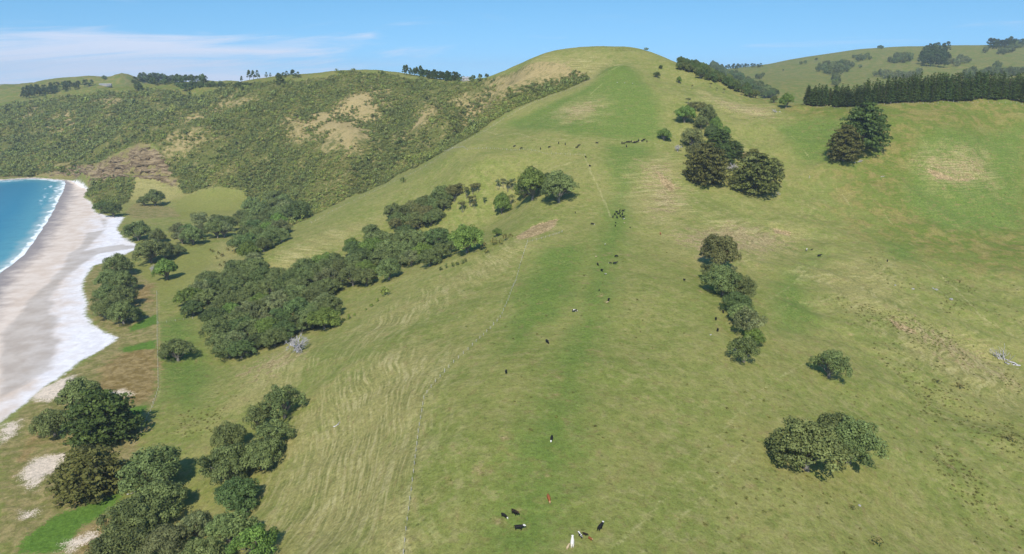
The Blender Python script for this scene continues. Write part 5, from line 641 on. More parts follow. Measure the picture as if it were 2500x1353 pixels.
# x, y, heading, pose, coat, size, label, group
COWS = [
 (11.6,183.9,-100,'graze','white_face',1,'black cow with white face alone on the green track above the brown cow',None),
 (9.4,155.6,-80,'graze','red',1.05,'red brown cow walking down the green track',None),
 (0.7,150.5,-50,'stand','black_tan',1.05,'black and brown cow, upper right of the three on the left',None),
 (-1.9,149.7,-40,'graze','white_face',0.85,'small black cow with white face, leftmost of the near cattle',None),
 (1.7,145,-8,'stand','white_face',1.05,'black cow with white face standing side on, lowest of the three on the left',None),
 (21.2,145,55,'stand','white_face',1.05,'black cow with white face at the right of the near cattle',None),
 (14,138.6,85,'stand','white',1.1,'white cow nearest the bottom edge',None),
 (12.9,137.4,60,'stand','tan',0.6,'cream calf beside the white cow',None),
 (16.2,141.6,120,'stand','pied',0.7,'black and white calf above the white cow',None),
 (17.3,142.3,-40,'stand','black_tan',0.6,'dark calf between the pied calf and the brown calf',None),
 (18.4,140.8,-60,'stand','red',0.6,'small brown calf right of the pied calf',None),
 (-2.1,231.5,-90,'stand','black',1,'black cow alone left of the track, nearest the fence corner',None),
 (14.2,262,-70,'graze','black',1.1,'black cow left of the track between fence and track',None),
 (28,295.2,10,'graze','pied',1.05,'black and white cow side on, left of the green track',None),
 (44.8,307.5,75,'graze','black',1.1,'black cow with a calf right of the green track',None),
 (43.8,305,20,'stand','tan',0.5,'tiny pale calf beside the black cow right of the track',None),
 (42,320.6,80,'stand','black',0.6,'lone black calf on the green track',None),
 (47.2,353.2,-70,'stand','black',1,'black cow on the track below the group of four',None),
 (46.3,363.5,-80,'graze','black',0.95,'left black cow of the group on the track',None),
 (48.5,348.1,-60,'stand','pied',0.55,'small pied calf just below the group on the track',None),
 (55.8,365.2,5,'stand','black',1.05,'black cow side on at the right of the group on the track',None),
 (53.5,366.1,170,'graze','white_face',0.7,'black calf with white face touching the side on cow of the group',None),
 (58.3,377.9,30,'graze','black',1,'topmost black cow of the group on the track',None),
 (46.8,375.8,200,'stand','tan',0.5,'tiny pale calf left of the group on the track',None),
 (54.8,399.9,80,'stand','pied',0.6,'small pied calf on the track between the group and the herd',None),
 (93.9,431.6,90,'stand','red',0.9,'lone reddish cow on the right flank beside the dry slope',None),
 (88.2,342.8,-80,'stand','black',0.85,'lone black cow right of the track facing the chain of trees',None),
 (51.7,440.2,-10,'graze','white_face',1,'black cow with white face left of the tight herd',None),
 (42.5,462.3,90,'stand','black',0.75,'dark calf standing near the top of the bare slip',None),
 (66.8,454.4,80,'stand','black',1,'black cow in the tight herd on the track, leftmost','tight herd on the track'),
 (68.8,459.6,-80,'stand','black',1,'black cow in the tight herd on the track, second from the left','tight herd on the track'),
 (69.5,454.3,100,'stand','black',1,'black cow in the tight herd on the track, fourth from the left','tight herd on the track'),
 (71.6,461.3,20,'stand','black',1,'black cow in the tight herd on the track, fifth from the left','tight herd on the track'),
 (72.1,457.3,-90,'stand','black',1,'black cow in the tight herd on the track, seventh from the left','tight herd on the track'),
 (74,461,70,'stand','black',1,'black cow in the tight herd on the track, eighth from the left','tight herd on the track'),
 (73.8,456,10,'stand','black',1,'black cow in the tight herd on the track, ninth from the left','tight herd on the track'),
 (70.6,464.3,-60,'stand','black',1,'black cow in the tight herd on the track, third from the left','tight herd on the track'),
 (73.2,467.1,80,'stand','black',1,'black cow in the tight herd on the track, sixth from the left','tight herd on the track'),
 (75.5,467.4,0,'stand','black',1,'black cow in the tight herd on the track, rightmost','tight herd on the track'),
 (73.6,452.5,-30,'stand','pied',0.6,'pied calf at the lower right of the tight herd',None),
 (67.4,445.1,-80,'stand','black',0.6,'black calf just below the tight herd, upper','calves below the tight herd'),
 (66.3,438.8,-80,'stand','black',0.7,'black calf just below the tight herd, lower','calves below the tight herd'),
 (75.6,437.5,-60,'stand','black',0.5,'tiny calf to the right below the tight herd',None),
 (73.1,445.6,-60,'stand','tan',0.5,'tiny pale calf below the right side of the tight herd',None),
 (92.3,593.9,80,'stand','black',1.05,'dark cow in the line of cattle on the contour track, leftmost','line of cattle on the contour track'),
 (94,593.5,0,'stand','black',1.05,'dark cow in the line of cattle on the contour track, second from the left','line of cattle on the contour track'),
 (97.2,596.8,10,'stand','black',1.05,'dark cow in the line of cattle on the contour track, fourth from the left','line of cattle on the contour track'),
 (99,597.2,-20,'stand','black',1.05,'dark cow in the line of cattle on the contour track, fifth from the left','line of cattle on the contour track'),
 (101,598.5,80,'stand','black',1.05,'dark cow in the line of cattle on the contour track, sixth from the left','line of cattle on the contour track'),
 (102.8,597,30,'stand','black',1.05,'dark cow in the line of cattle on the contour track, seventh from the left','line of cattle on the contour track'),
 (104.2,597.1,10,'stand','black',1.05,'dark cow in the line of cattle on the contour track, eighth from the left','line of cattle on the contour track'),
 (106.2,598.8,0,'stand','black',1.05,'dark cow in the line of cattle on the contour track, ninth from the left','line of cattle on the contour track'),
 (107.6,601.1,90,'stand','black',1.05,'dark cow in the line of cattle on the contour track, tenth from the left','line of cattle on the contour track'),
 (110.7,600.6,10,'stand','black',1.05,'dark cow in the line of cattle on the contour track, eleventh from the left','line of cattle on the contour track'),
 (112.5,603.2,0,'stand','black',1.05,'dark cow in the line of cattle on the contour track, twelfth from the left','line of cattle on the contour track'),
 (114.5,600.2,85,'stand','black',1.05,'dark cow in the line of cattle on the contour track, rightmost','line of cattle on the contour track'),
 (95.2,587.3,90,'stand','black',1.05,'dark cow in the line of cattle on the contour track, third from the left','line of cattle on the contour track'),
 (70.6,588,0,'stand','black',1.05,'dark cow alone left of the line of cattle',None),
 (2.1,603.5,0,'stand','black',1,'leftmost dark cow of the upper slope beside a lone sapling',None),
 (30.9,584.4,0,'stand','black',1,'dark cow below the contour track, third from the left',None),
 (39,590,80,'stand','black',1,'dark cow end on just under the contour track',None),
 (44.2,585.8,85,'stand','black',1,'dark cow end on, right of the other end on cow',None),
 (55,581,10,'stand','black',1,'upper cow of the close pair under the contour track',None),
 (53,577,0,'stand','black',1,'lower cow of the close pair under the contour track',None),
 (23.7,583.1,90,'stand','black',1,'small dark cow near the contour fence',None),
 (7.9,593.4,0,'stand','black',1,'small dark calf near the left end of the contour fence',None),
 (58.6,558.1,-80,'stand','black',1,'dark cow at the end of the contour fence',None),
 (59.8,538.1,-60,'stand','black',1,'dark cow on the worn path below the contour fence',None),
 (91.2,294.7,80,'graze','black',1,'upper black cow beside the chain of trees on the right flank',None),
 (88.3,281.5,75,'graze','white_face',1.05,'lower black cow with white face beside the chain of trees',None),
 (97.1,303.6,80,'graze','black',0.9,'black cow under the shade edge of the chain of trees',None),
 (195.4,429.3,0,'stand','black',1.1,'black cow side on near the pasture corner right of the chain of trees',None),
 (190.7,438.2,60,'stand','pied',1,'black and white cow left of the side on cow near the pasture corner',None),
 (194.5,439.2,0,'stand','black',0.6,'black calf between the two cows near the pasture corner',None),
 (235.3,422.6,70,'stand','black',0.8,'dark calf alone on the far right pasture below the creek',None),
]
LOGS = [(265.4,323.8,26,168,0.85,'big silvery fallen tree with bare branches at the right edge'),(249.7,665.3,9,185,0.3,'silvery fallen log beside the lone saddle tree'),(199.1,529.6,8,10,0.25,'pale log in the shade below the widest conifer'),(273.1,559.5,8,15,0.25,'pale stump wood at the foot of the smaller right hand conifer'),(-66.9,235.7,3.5,20,0.3,'small pale log pile on the terraced slope'),(233.5,547.6,4,60,0.25,'pale log on the grass left of the bare erosion patch'),(289.4,547.1,4,5,0.25,'short pale log right of the smaller conifer'),(-140.6,222.6,6,40,0.25,'bleached driftwood branch beside the round grey green tree'),(-141.2,211.4,9,35,0.2,'long bleached branch at the edge of the bright green patch')]
ROCKS = [(249.6,392,1.1,'pale boulder cluster on the right slope, larger','boulders on the right slope'),(250.5,378.4,1.1,'lone grey boulder with dark side on the right slope',None),(232.7,386.5,0.8,'small pale boulder left of the boulder cluster',None),(222.6,387.7,0.6,'small yellowish rock beside the rushes on the right slope',None),(248.4,393,0.7,'pale boulder cluster on the right slope, smaller','boulders on the right slope'),(83.9,276,0.5,'white stone on the grass below the cows by the chain of trees',None),(101.4,177,0.5,'white stone on the grass below the domed pair',None),(104.9,720.3,0.6,'left white stone of three in the green top paddock',None),(111.8,717.7,0.6,'middle white stone of three in the green top paddock',None),(119.3,715.8,0.6,'right white stone of three in the green top paddock',None)]
HOUSES = [(-982.6,1746,26,8,12,'long low farm building at the top of the left scrub slope'),(-62.7,1024.8,14,9,-10,'small white house far behind the plantation')]
RUSH = [([(165.7,256.1),(225.3,278.5),(152.8,177),(134.9,169.9),(141.9,207.2)],2.1),([(164.5,355.9),(206.7,350.7),(252.9,333.8),(237.5,295.7),(186.5,276.9),(162.9,313.1)],2.2),([(254.2,416.6),(292.7,415.1),(313.3,408),(281.5,360.4),(237.5,364.6)],2.4),([(-149.3,288.3),(-130.7,280),(-122.4,255.4),(-138,255.8),(-148,266.3)],2.4),([(-142.1,302.9),(-129.7,312.1),(-127.6,286.3),(-132.8,280.7)],2.8),([(73.3,228.5),(118.8,247),(165.7,256.1),(132.9,186.9),(89.6,152.6),(43.8,140.9)],5),([(-34,369.1),(99.4,411.5),(61.9,212.7),(-15,146.1)],11),([(247.5,455.3),(267.1,434.8),(253.5,396.8),(220.4,376.5),(211.9,409.3)],4),([(346,563.6),(437.9,601.1),(385,513.3),(320.8,512.5)],7),([(260.5,647.9),(291.4,625.2),(276.7,597.2),(252.7,615.6)],3.5),([(-170.3,349),(-149.2,324.9),(-153.5,301.8),(-162.1,307.7)],5.5),([(-131.8,635.9),(-51.8,589.3),(0,567.7),(-32.8,557),(-103.3,578.5)],9),([(0,671),(134.1,671.2),(138.6,614.7),(17.5,605.1)],12),([(63.9,877.8),(96.5,862.6),(128.5,850.9),(161.4,847.3),(154.5,835.5),(118.2,844.8),(72.6,863.6)],2.2),([(176.2,686.8),(247.8,687.8),(242,648.1),(187.1,637.7),(152,664.8)],6),([(170.8,300.6),(199.8,299.2),(225.3,278.5),(191.3,232.3),(165.7,256.1)],2)]

# ---------------------------------------------------------------- terrain
def _hash(ix, iy, seed):
    h = (ix.astype(np.int64) * 374761393 + iy.astype(np.int64) * 668265263 + seed * 1442695041) & 0xffffffff
    h = ((h ^ (h >> 13)) * 1274126177) & 0xffffffff
    h = h ^ (h >> 16)
    return (h & 0xffff) / 65535.0
def vnoise(x, y, s, seed=0):
    """smooth value noise in -1..1, feature size s metres"""
    x = np.asarray(x, float) / s; y = np.asarray(y, float) / s
    ix = np.floor(x); iy = np.floor(y); fx = x - ix; fy = y - iy
    fx = fx * fx * fx * (fx * (fx * 6 - 15) + 10); fy = fy * fy * fy * (fy * (fy * 6 - 15) + 10)
    a = _hash(ix, iy, seed); b = _hash(ix + 1, iy, seed); c = _hash(ix, iy + 1, seed); d = _hash(ix + 1, iy + 1, seed)
    return 2 * ((a * (1 - fx) + b * fx) * (1 - fy) + (c * (1 - fx) + d * fx) * fy) - 1
def smooth(a, b, v):
    t = np.clip((v - a) / (b - a), 0, 1)
    return t * t * (3 - 2 * t)
class Spline:
    """thin plate spline through surveyed spot heights"""
    def __init__(s, pts, lam=0.0):
        p = np.array(pts, float); s.c = p[:, :2] / 500.0; n = len(p)
        d = s.c[:, None] - s.c[None]; r2 = (d ** 2).sum(-1)
        K = s.k(r2) + lam * np.eye(n)
        P = np.hstack([np.ones((n, 1)), s.c])
        A = np.zeros((n + 3, n + 3)); A[:n, :n] = K; A[:n, n:] = P; A[n:, :n] = P.T
        s.w = np.linalg.solve(A, np.r_[p[:, 2], 0, 0, 0])
    @staticmethod
    def k(r2):
        return r2 * np.log(r2 + 1e-9)
    def __call__(s, x, y):
        x = np.asarray(x, float).ravel() / 500.0; y = np.asarray(y, float).ravel() / 500.0
        out = np.empty(len(x)); n = len(s.c)
        for i in range(0, len(x), 20000):
            X = x[i:i + 20000]; Y = y[i:i + 20000]
            r2 = (X[:, None] - s.c[None, :, 0]) ** 2 + (Y[:, None] - s.c[None, :, 1]) ** 2
            out[i:i + 20000] = s.k(r2) @ s.w[:n] + s.w[n] + s.w[n + 1] * X + s.w[n + 2] * Y
        return out
def inpoly(x, y, poly):
    """signed distance to a closed polygon, positive inside"""
    x = np.asarray(x, float); y = np.asarray(y, float)
    p = np.array(poly, float); q = np.roll(p, -1, 0)
    ins = np.zeros(len(x), bool); d2 = np.full(len(x), 1e18)
    for (x0, y0), (x1, y1) in zip(p, q):
        c = ((y0 > y) != (y1 > y))
        if y1 != y0:
            ins ^= c & (x < (x1 - x0) * (y - y0) / (y1 - y0) + x0)
        ex, ey = x1 - x0, y1 - y0
        t = np.clip(((x - x0) * ex + (y - y0) * ey) / (ex * ex + ey * ey + 1e-9), 0, 1)
        d2 = np.minimum(d2, (x - x0 - t * ex) ** 2 + (y - y0 - t * ey) ** 2)
    return np.where(ins, 1, -1) * np.sqrt(d2)
def linedist(x, y, line):
    x = np.asarray(x, float); y = np.asarray(y, float)
    d2 = np.full(len(x), 1e18)
    for (x0, y0), (x1, y1) in zip(line[:-1], line[1:]):
        ex, ey = x1 - x0, y1 - y0
        t = np.clip(((x - x0) * ex + (y - y0) * ey) / (ex * ex + ey * ey + 1e-9), 0, 1)
        d2 = np.minimum(d2, (x - x0 - t * ex) ** 2 + (y - y0 - t * ey) ** 2)
    return np.sqrt(d2)
def bboxed(fn, x, y, pts, pad, fill):
    """evaluate fn only near pts"""
    p = np.array(pts, float)
    m = (x > p[:, 0].min() - pad) & (x < p[:, 0].max() + pad) & (y > p[:, 1].min() - pad) & (y < p[:, 1].max() + pad)
    out = np.full(len(x), fill, float)
    if m.any():
        out[m] = fn(x[m], y[m], pts)
    return out
_spl = None
def height(x, y):
    global _spl
    if _spl is None:
        _spl = Spline(SPOT)
    x = np.asarray(x, float); shp = x.shape; x = x.ravel(); y = np.asarray(y, float).ravel()
    z = _spl(x, y)
    far = smooth(900, 2200, np.hypot(x, y))
    up = smooth(2.5, 14, z)                    # beach and flats stay smooth
    z = z + up * (1.2 * vnoise(x, y, 46, 1) + 0.5 * vnoise(x, y, 17, 2) + 0.16 * vnoise(x, y, 6, 3)) * (1 - 0.5 * far)
    rough = up * smooth(90, 190, x) * (1 - smooth(700, 900, y))   # slumped ground on the eastern side
    z = z + rough * (1.9 * vnoise(x + .6 * y, y - .5 * x, 24, 51) + .7 * vnoise(x, y, 8, 52) + .22 * vnoise(x, y, 3.6, 53))
    bowl = up * smooth(-40, -130, x) * smooth(690, 800, y) * smooth(12, 40, z) * (1 - smooth(1000, 1110, y) * smooth(-560, -480, x))        # spurs and gullies of the scrub country
    if bowl.any():
        wx = x + 22 * vnoise(x, y, 120, 54); r1 = 1 - 2 * np.abs(vnoise(wx + .35 * y, .45 * y - .2 * x, 85, 55)); r2 = 1 - 2 * np.abs(vnoise(wx, y, 42, 56))
        z = z + bowl * (7.5 * r1 + 2.8 * r2 - 3.6)
    z = z + far * up * (3.5 * vnoise(x, y, 310, 5) + 2.5 * vnoise(x, y, 120, 6))
    z = z + (1 - up) * smooth(0.6, 2.5, z) * (0.25 * vnoise(x, y, 9, 7) + 0.2 * vnoise(x, y, 3.5, 8))
    c = bboxed(inpoly, x, y, CLIFF, 30, -30.0)
    cm = smooth(-6, 8, c + 3 * vnoise(x, y, 9, 11))
    if cm.any():                               # ledged rock face
        st = 6.5
        z = z + cm * (3.4 * vnoise(x, y, 19, 15) + 2.0 * vnoise(x, y, 9, 16))
        q = (z + 2.6 * vnoise(x, y, 16, 12)) / st; f = q - np.floor(q)
        z = z + cm * (0.9 * st * (smooth(0.3, 0.58, f) - f) + 1.2 * vnoise(x, y, 6, 13) + .8 * vnoise(x, y, 3, 14))
    near = (x < -100) & (x > -1700) & (y > -400) & (y < 1500)
    if near.any():                             # graded beach between the dune foot and the waterline
        a, b, q = x[near], y[near], z[near]
        s = inpoly(a, b, SEA_EDGE); d = inpoly(a, b, SAND_EDGE)
        zb = np.clip(-s * 0.034, -3.0, 2.3) + .12 * vnoise(a, b, 30, 21) * smooth(4, 20, -s)
        land = np.maximum(q, 2.35 + .25 * vnoise(a, b, 9, 7) + .2 * vnoise(a, b, 3.5, 8))
        w = smooth(-5, 3, d)
        z[near] = zb * w + land * (1 - w)
    for line, dep, wid in SLIPS:               # scarps of small landslips
        d = bboxed(lambda a, b, l: linedist(a, b, l), x, y, line, wid + 6, 99.0)
        z = z - dep * smooth(wid, 0.3, d)
    return np.maximum(z, -3.0).reshape(shp)

# ---------------------------------------------------------------- helpers
def tag(o, label=None, cat=None, group=None, kind=None):
    if label: o['label'] = label
    if cat: o['category'] = cat
    if group: o['group'] = group
    if kind: o['kind'] = kind
    return o
def link(name, data, parent=None, loc=(0, 0, 0), rot=(0, 0, 0), scale=(1, 1, 1)):
    o = bpy.data.objects.new(name, data); col.objects.link(o)
    o.parent = parent; o.location = loc; o.rotation_euler = rot; o.scale = scale
    return o
def mesh_from(name, v, f, mat=None, smooth_shade=False):
    """f: (n,k) array or list of faces"""
    me = bpy.data.meshes.new(name)
    v = np.asarray(v, np.float32)
    if isinstance(f, np.ndarray):
        n, k = f.shape
        me.vertices.add(len(v)); me.vertices.foreach_set('co', v.ravel())
        me.loops.add(n * k); me.loops.foreach_set('vertex_index', f.astype(np.int32).ravel())
        me.polygons.add(n); me.polygons.foreach_set('loop_start', np.arange(0, n * k, k, dtype=np.int32))
        try: me.polygons.foreach_set('loop_total', np.full(n, k, np.int32))
        except Exception: pass
        me.update(calc_edges=True)
    else:
        me.from_pydata([tuple(p) for p in v], [], f)
    if smooth_shade: me.polygons.foreach_set('use_smooth', np.ones(len(me.polygons), bool))
    if mat: me.materials.append(mat)
    return me
def set_col(me, name, rgb):
    a = me.attributes.new(name, 'FLOAT_COLOR', 'POINT')
    c = np.ones((len(rgb), 4), np.float32); c[:, :3] = rgb
    a.data.foreach_set('color', c.ravel())
def material(name):
    m = bpy.data.materials.new(name); m.use_nodes = True
    g = G(m.node_tree); g.n.clear()
    b = g.node('ShaderNodeBsdfPrincipled'); o = g.node('ShaderNodeOutputMaterial')
    g.l.new(b.outputs[0], o.inputs[0])
    b.inputs['Specular IOR Level'].default_value = 0.15
    return m, g, b, o
def srgb(r, g_, b):
    f = lambda c: ((c / 255 + 0.055) / 1.055) ** 2.4 if c > 10 else c / 255 / 12.92
    return (f(r), f(g_), f(b))
ALB = 0.745                                       # photo colour of a sunlit surface -> its albedo
def pc(r, g_, b, k=1.0):
    c = srgb(r, g_, b); c = (c[0] * 1.03, c[1] * .985, c[2] * .90); return tuple(min(0.86, q * ALB * k) for q in c)

# ---------------------------------------------------------------- ground material
def ground_material():
    m, g, b, o = material('pasture_and_shore')
    P = g.node('ShaderNodeNewGeometry').outputs['Position']
    px, py, pz = g.xyz(P)
    lush, dry, bare = g.attr('m1'); scrub, sand, wet = g.attr('m2'); rust, bright, cliff = g.attr('m3'); terr, path, patch = g.attr('m4'); yellow, drust, right = g.attr('m5'); pink, clear, _b = g.attr('m6')
    n60 = g.noise(P, 1 / 60, 3, .55); n14 = g.noise(P, 1 / 14, 4, .6); n4 = g.noise(P, 1 / 4, 4, .65); n1 = g.noise(P, 1 / 1.1, 3, .7); nf = g.noise(P, 1 / 0.42, 2, .7)
    soil0 = g.noise(g.comb(g.m('MULTIPLY', px, .16), g.m('MULTIPLY', py, .16), g.m('MULTIPLY', pz, 1.1)), 1.0, 4, .65)
    def edge(a, amp=.5, src=None):               # ragged edge for a zone
        w = g.m('MULTIPLY', g.m('SUBTRACT', src or n4, .5), amp * 2)
        w2 = g.m('MULTIPLY', g.m('SUBTRACT', n14, .5), amp * 1.6)
        return g.step(g.m('ADD', a, g.m('ADD', w, w2)), .32, .68)
    def soft(a, amp=.8):
        w = g.m('MULTIPLY', g.m('SUBTRACT', n14, .5), amp * 2); w2 = g.m('MULTIPLY', g.m('SUBTRACT', n1, .5), amp)
        return g.step(g.m('ADD', a, g.m('ADD', w, w2)), .1, .95)
    c = g.mix(g.step(g.m('ADD', g.m('MULTIPLY', n60, .5), g.m('MULTIPLY', n14, .5)), .40, .60), pc(130, 140, 74), pc(148, 149, 88))
    c = g.mix(g.m('MULTIPLY', g.step(n4, .48, .66), .75), c, pc(160, 156, 104))
    c = g.mix(g.m('MULTIPLY', g.step(n4, .46, .32), .6), c, pc(116, 130, 64))
    c = g.mix(g.m('MULTIPLY', g.step(n1, .5, .7), .45), c, pc(108, 124, 62))
    c = g.mix(soft(right), c, g.mix(g.step(g.m('ADD', g.m('MULTIPLY', n14, .6), g.m('MULTIPLY', n4, .4)), .45, .58), pc(108, 125, 54), pc(142, 135, 79)))
    c = g.mix(g.m('MULTIPLY', soft(lush), .92), c, g.mix(n1, pc(96, 124, 54), pc(118, 138, 68)))
    c = g.mix(g.m('MULTIPLY', soft(dry), .72), c, g.mix(n1, pc(146, 144, 88), pc(178, 168, 116)))
    c = g.mix(g.m('MULTIPLY', g.step(g.m('ADD', pink, g.m('ADD', g.m('MULTIPLY', g.m('SUBTRACT', soil0, .5), 3.2), g.m('MULTIPLY', g.m('SUBTRACT', n4, .5), 1.2))), .45, .95), .75), c, g.mix(g.step(n1, .4, .6), pc(150, 132, 98), pc(188, 170, 134)))
    # stock terracettes: treads follow the contours
    warp = g.m('ADD', g.m('MULTIPLY', g.noise(P, 1 / 45, 2, .5), 4.0), g.m('MULTIPLY', g.noise(P, 1 / 5, 3, .6), .75))
    tn = g.noise(g.comb(g.m('MULTIPLY', px, .045), g.m('MULTIPLY', py, .045), g.m('MULTIPLY', g.m('MULTIPLY_ADD', warp, .35, pz), 1.75)), 1.0, 2, .5)
    wv = g.m('MULTIPLY', g.m('SUBTRACT', tn, .5), 8.0)
    soil = g.noise(g.comb(g.m('MULTIPLY', px, .16), g.m('MULTIPLY', py, .16), g.m('MULTIPLY', pz, 1.1)), 1.0, 4, .65)
    tmask = g.m('MULTIPLY', g.m('MULTIPLY', terr, g.m('MULTIPLY_ADD', dry, .86, .14)), g.step(g.noise(P, 1 / 9, 4, .7), .36, .56))
    tr = g.m('MULTIPLY', g.step(wv, .0, .9), tmask); tl = g.m('MULTIPLY', g.step(wv, -.1, -.95), tmask)
    c = g.mix(g.m('MULTIPLY', tr, .72), c, pc(186, 178, 130)); c = g.mix(g.m('MULTIPLY', tl, .5), c, pc(104, 112, 60))
    # dung, weeds, tufts
    v = g.node('ShaderNodeTexVoronoi', feature='F1'); v.inputs['Scale'].default_value = 1 / 3.2; v.inputs['Randomness'].default_value = 1
    g.put(v.inputs['Vector'], P)
    rad = g.m('MULTIPLY', g.m('POWER', g.noise(P, 1 / 2.6, 2, .6), 3.0), .62)
    c = g.mix(g.m('MULTIPLY', g.step(soil, .54, .66), g.m('MULTIPLY_ADD', right, .3, .36)), c, pc(146, 132, 88)); c = g.mix(g.m('MULTIPLY', g.step(soil, .42, .32), .3), c, pc(104, 120, 58))
    spot = g.m('MULTIPLY', g.step(g.m('SUBTRACT', v.outputs['Distance'], rad), .06, -.03), .55)
    c = g.mix(spot, c, pc(88, 98, 50))
    # slips and scuffed soil
    c = g.mix(edge(bare, .8, n1), c, g.mix(g.step(g.m('ADD', g.m('MULTIPLY', n4, .5), g.m('MULTIPLY', n1, .5)), .4, .6), pc(140, 124, 88), pc(192, 170, 132)))
    c = g.mix(g.m('MULTIPLY', edge(path, .5, n1), .4), c, pc(186, 180, 132))
    # scrub floor
    c = g.mix(edge(scrub, .35), c, g.mix(g.step(g.m('ADD', g.m('MULTIPLY', n4, .5), g.m('ADD', g.m('MULTIPLY', n14, .5), g.m('MULTIPLY', clear, .22))), .50, .70), pc(106, 112, 62), pc(176, 160, 116)))
    # flats
    c = g.mix(g.m('MULTIPLY', edge(yellow, .9), .7), c, g.mix(n1, pc(150, 147, 86), pc(126, 138, 68)))
    c = g.mix(edge(rust, .4), c, g.mix(g.step(n4, .35, .65), pc(124, 126, 72), pc(160, 148, 104)))
    c = g.mix(g.m('MULTIPLY', edge(drust, .6), .8), c, g.mix(g.step(n4, .4, .6), pc(134, 112, 70), pc(162, 142, 100)))
    c = g.mix(edge(bright, .75, n1), c, g.mix(n1, pc(84, 122, 46), pc(108, 136, 60)))
    # sand
    white = g.mix(g.step(n4, .3, .7), (.62, .59, .60), (.76, .735, .75))
    pinky = g.mix(g.step(n14, .35, .65), pc(222, 206, 196), pc(236, 224, 218))
    zlow = g.step(g.m('ADD', pz, g.m('MULTIPLY', g.m('SUBTRACT', n14, .5), 1.6)), 2.3, 1.1)
    sc = g.mix(zlow, white, pinky)
    wl = g.step(g.m('ADD', g.m('MULTIPLY', wet, 1.0), g.m('MULTIPLY', g.m('SUBTRACT', g.noise(g.vm('MULTIPLY', P, (1, .3, 1)), 1 / 16, 5, .65, 1.2), .5), 1.0)), .25, .8)
    sc = g.mix(g.m('MULTIPLY', wl, .72), sc, g.mix(g.step(n14, .3, .7), pc(176, 168, 164), pc(200, 192, 188)))
    wash = g.step(g.m('ADD', pz, g.m('MULTIPLY', g.m('SUBTRACT', n14, .5), .9)), .75, .05)
    sc = g.mix(wash, sc, pc(158, 152, 156))
    c = g.mix(g.step(g.m('ADD', sand, g.m('ADD', g.m('MULTIPLY', g.m('SUBTRACT', n4, .5), .55), g.m('MULTIPLY', g.m('SUBTRACT', nf, .5), .7))), .4, .62), c, sc)
    pm = g.step(g.m('ADD', patch, g.m('ADD', g.m('MULTIPLY', g.m('SUBTRACT', n4, .5), .9), g.m('MULTIPLY', g.m('SUBTRACT', nf, .5), 1.2))), .45, .75)
    c = g.mix(pm, c, pc(226, 212, 198))
    # bedded rock
    bed = g.noise(g.comb(g.m('MULTIPLY', px, .07), g.m('MULTIPLY', py, .07), g.m('MULTIPLY', pz, .42)), 1.0, 5, .68)
    rk = g.mix(g.step(bed, .4, .6), pc(98, 84, 66), pc(160, 144, 116))
    nz = g.xyz(g.node('ShaderNodeNewGeometry').outputs['Normal'])[2]
    rk = g.mix(g.step(g.m('ADD', nz, g.m('MULTIPLY', g.m('SUBTRACT', n4, .5), .5)), .74, .88), rk, g.mix(n1, pc(128, 126, 78), pc(156, 146, 98)))
    c = g.mix(edge(cliff, .7), c, rk)
    # fine grain
    vt = g.node('ShaderNodeTexVoronoi', feature='F1'); vt.inputs['Scale'].default_value = 1 / 1.25; g.put(vt.inputs['Vector'], P)
    vc = g.node('ShaderNodeSeparateColor'); g.l.new(vt.outputs['Color'], vc.inputs[0])
    gr = g.m('ADD', g.m('MULTIPLY', g.m('SUBTRACT', nf, .5), .9), g.m('ADD', g.m('MULTIPLY', g.m('SUBTRACT', n1, .5), 1.0), g.m('MULTIPLY', g.m('SUBTRACT', vc.outputs[0], .5), .22)))
    gr = g.m('MULTIPLY', gr, g.step(sand, .6, .3, .12, 1.0))
    c = g.mix(1.0, c, g.comb(*[g.m('ADD', 1.0, gr)] * 3), 'MULTIPLY')
    g.put(b.inputs['Base Color'], c); b.inputs['Roughness'].default_value = .95; b.inputs['Specular IOR Level'].default_value = .05
    hgt = g.m('ADD', g.m('ADD', g.m('MULTIPLY', n1, .22), g.m('MULTIPLY', nf, .10)), g.m('ADD', g.m('MULTIPLY', n4, .5), g.m('MULTIPLY', g.m('MULTIPLY', wv, tmask), .10)))
    hgt = g.m('MULTIPLY', hgt, g.step(sand, .6, .3, .15, 1.0))
    bp = g.node('ShaderNodeBump'); bp.inputs['Strength'].default_value = .55; bp.inputs['Distance'].default_value = 1.0
    g.put(bp.inputs['Height'], hgt); g.l.new(bp.outputs[0], b.inputs['Normal'])
    return m
GROUND = ground_material()

# ---------------------------------------------------------------- the ground, one continuous survey grid
def lines(stops):
    """stops: (position, spacing); spacing is interpolated between stops"""
    out_ = [stops[0][0]]
    while out_[-1] < stops[-1][0]:
        p = out_[-1]
        out_.append(p + float(np.interp(p, [s[0] for s in stops], [s[1] for s in stops])))
    return np.array(out_)
gx = lines([(-5200, 260), (-2200, 60), (-1000, 9), (-520, 3.0), (-230, 1.5), (200, 1.5), (330, 2.2), (620, 6), (1500, 26), (3000, 120), (6200, 420)])
gy = lines([(-600, 60), (60, 8), (120, 1.5), (420, 1.6), (700, 2.2), (1000, 3.6), (1400, 9), (2600, 26), (4200, 120), (7000, 400)])
XX, YY = np.meshgrid(gx, gy)
vx, vy = XX.ravel(), YY.ravel()
vz = height(np.clip(vx, -3500, 3500), np.clip(vy, -550, 5200))
def zone(name, w):
    out_ = np.zeros(len(vx))
    for p in ZONES[name]:
        out_ = np.maximum(out_, np.clip(bboxed(inpoly, vx, vy, p, w + 1, -w) / (2 * w) + .5, 0, 1))
    return out_
def lzone(name, w):
    out_ = np.zeros(len(vx))
    for p in LINES[name]:
        out_ = np.maximum(out_, np.clip(1 - bboxed(linedist, vx, vy, p, w + 1, w) / w, 0, 1))
    return out_
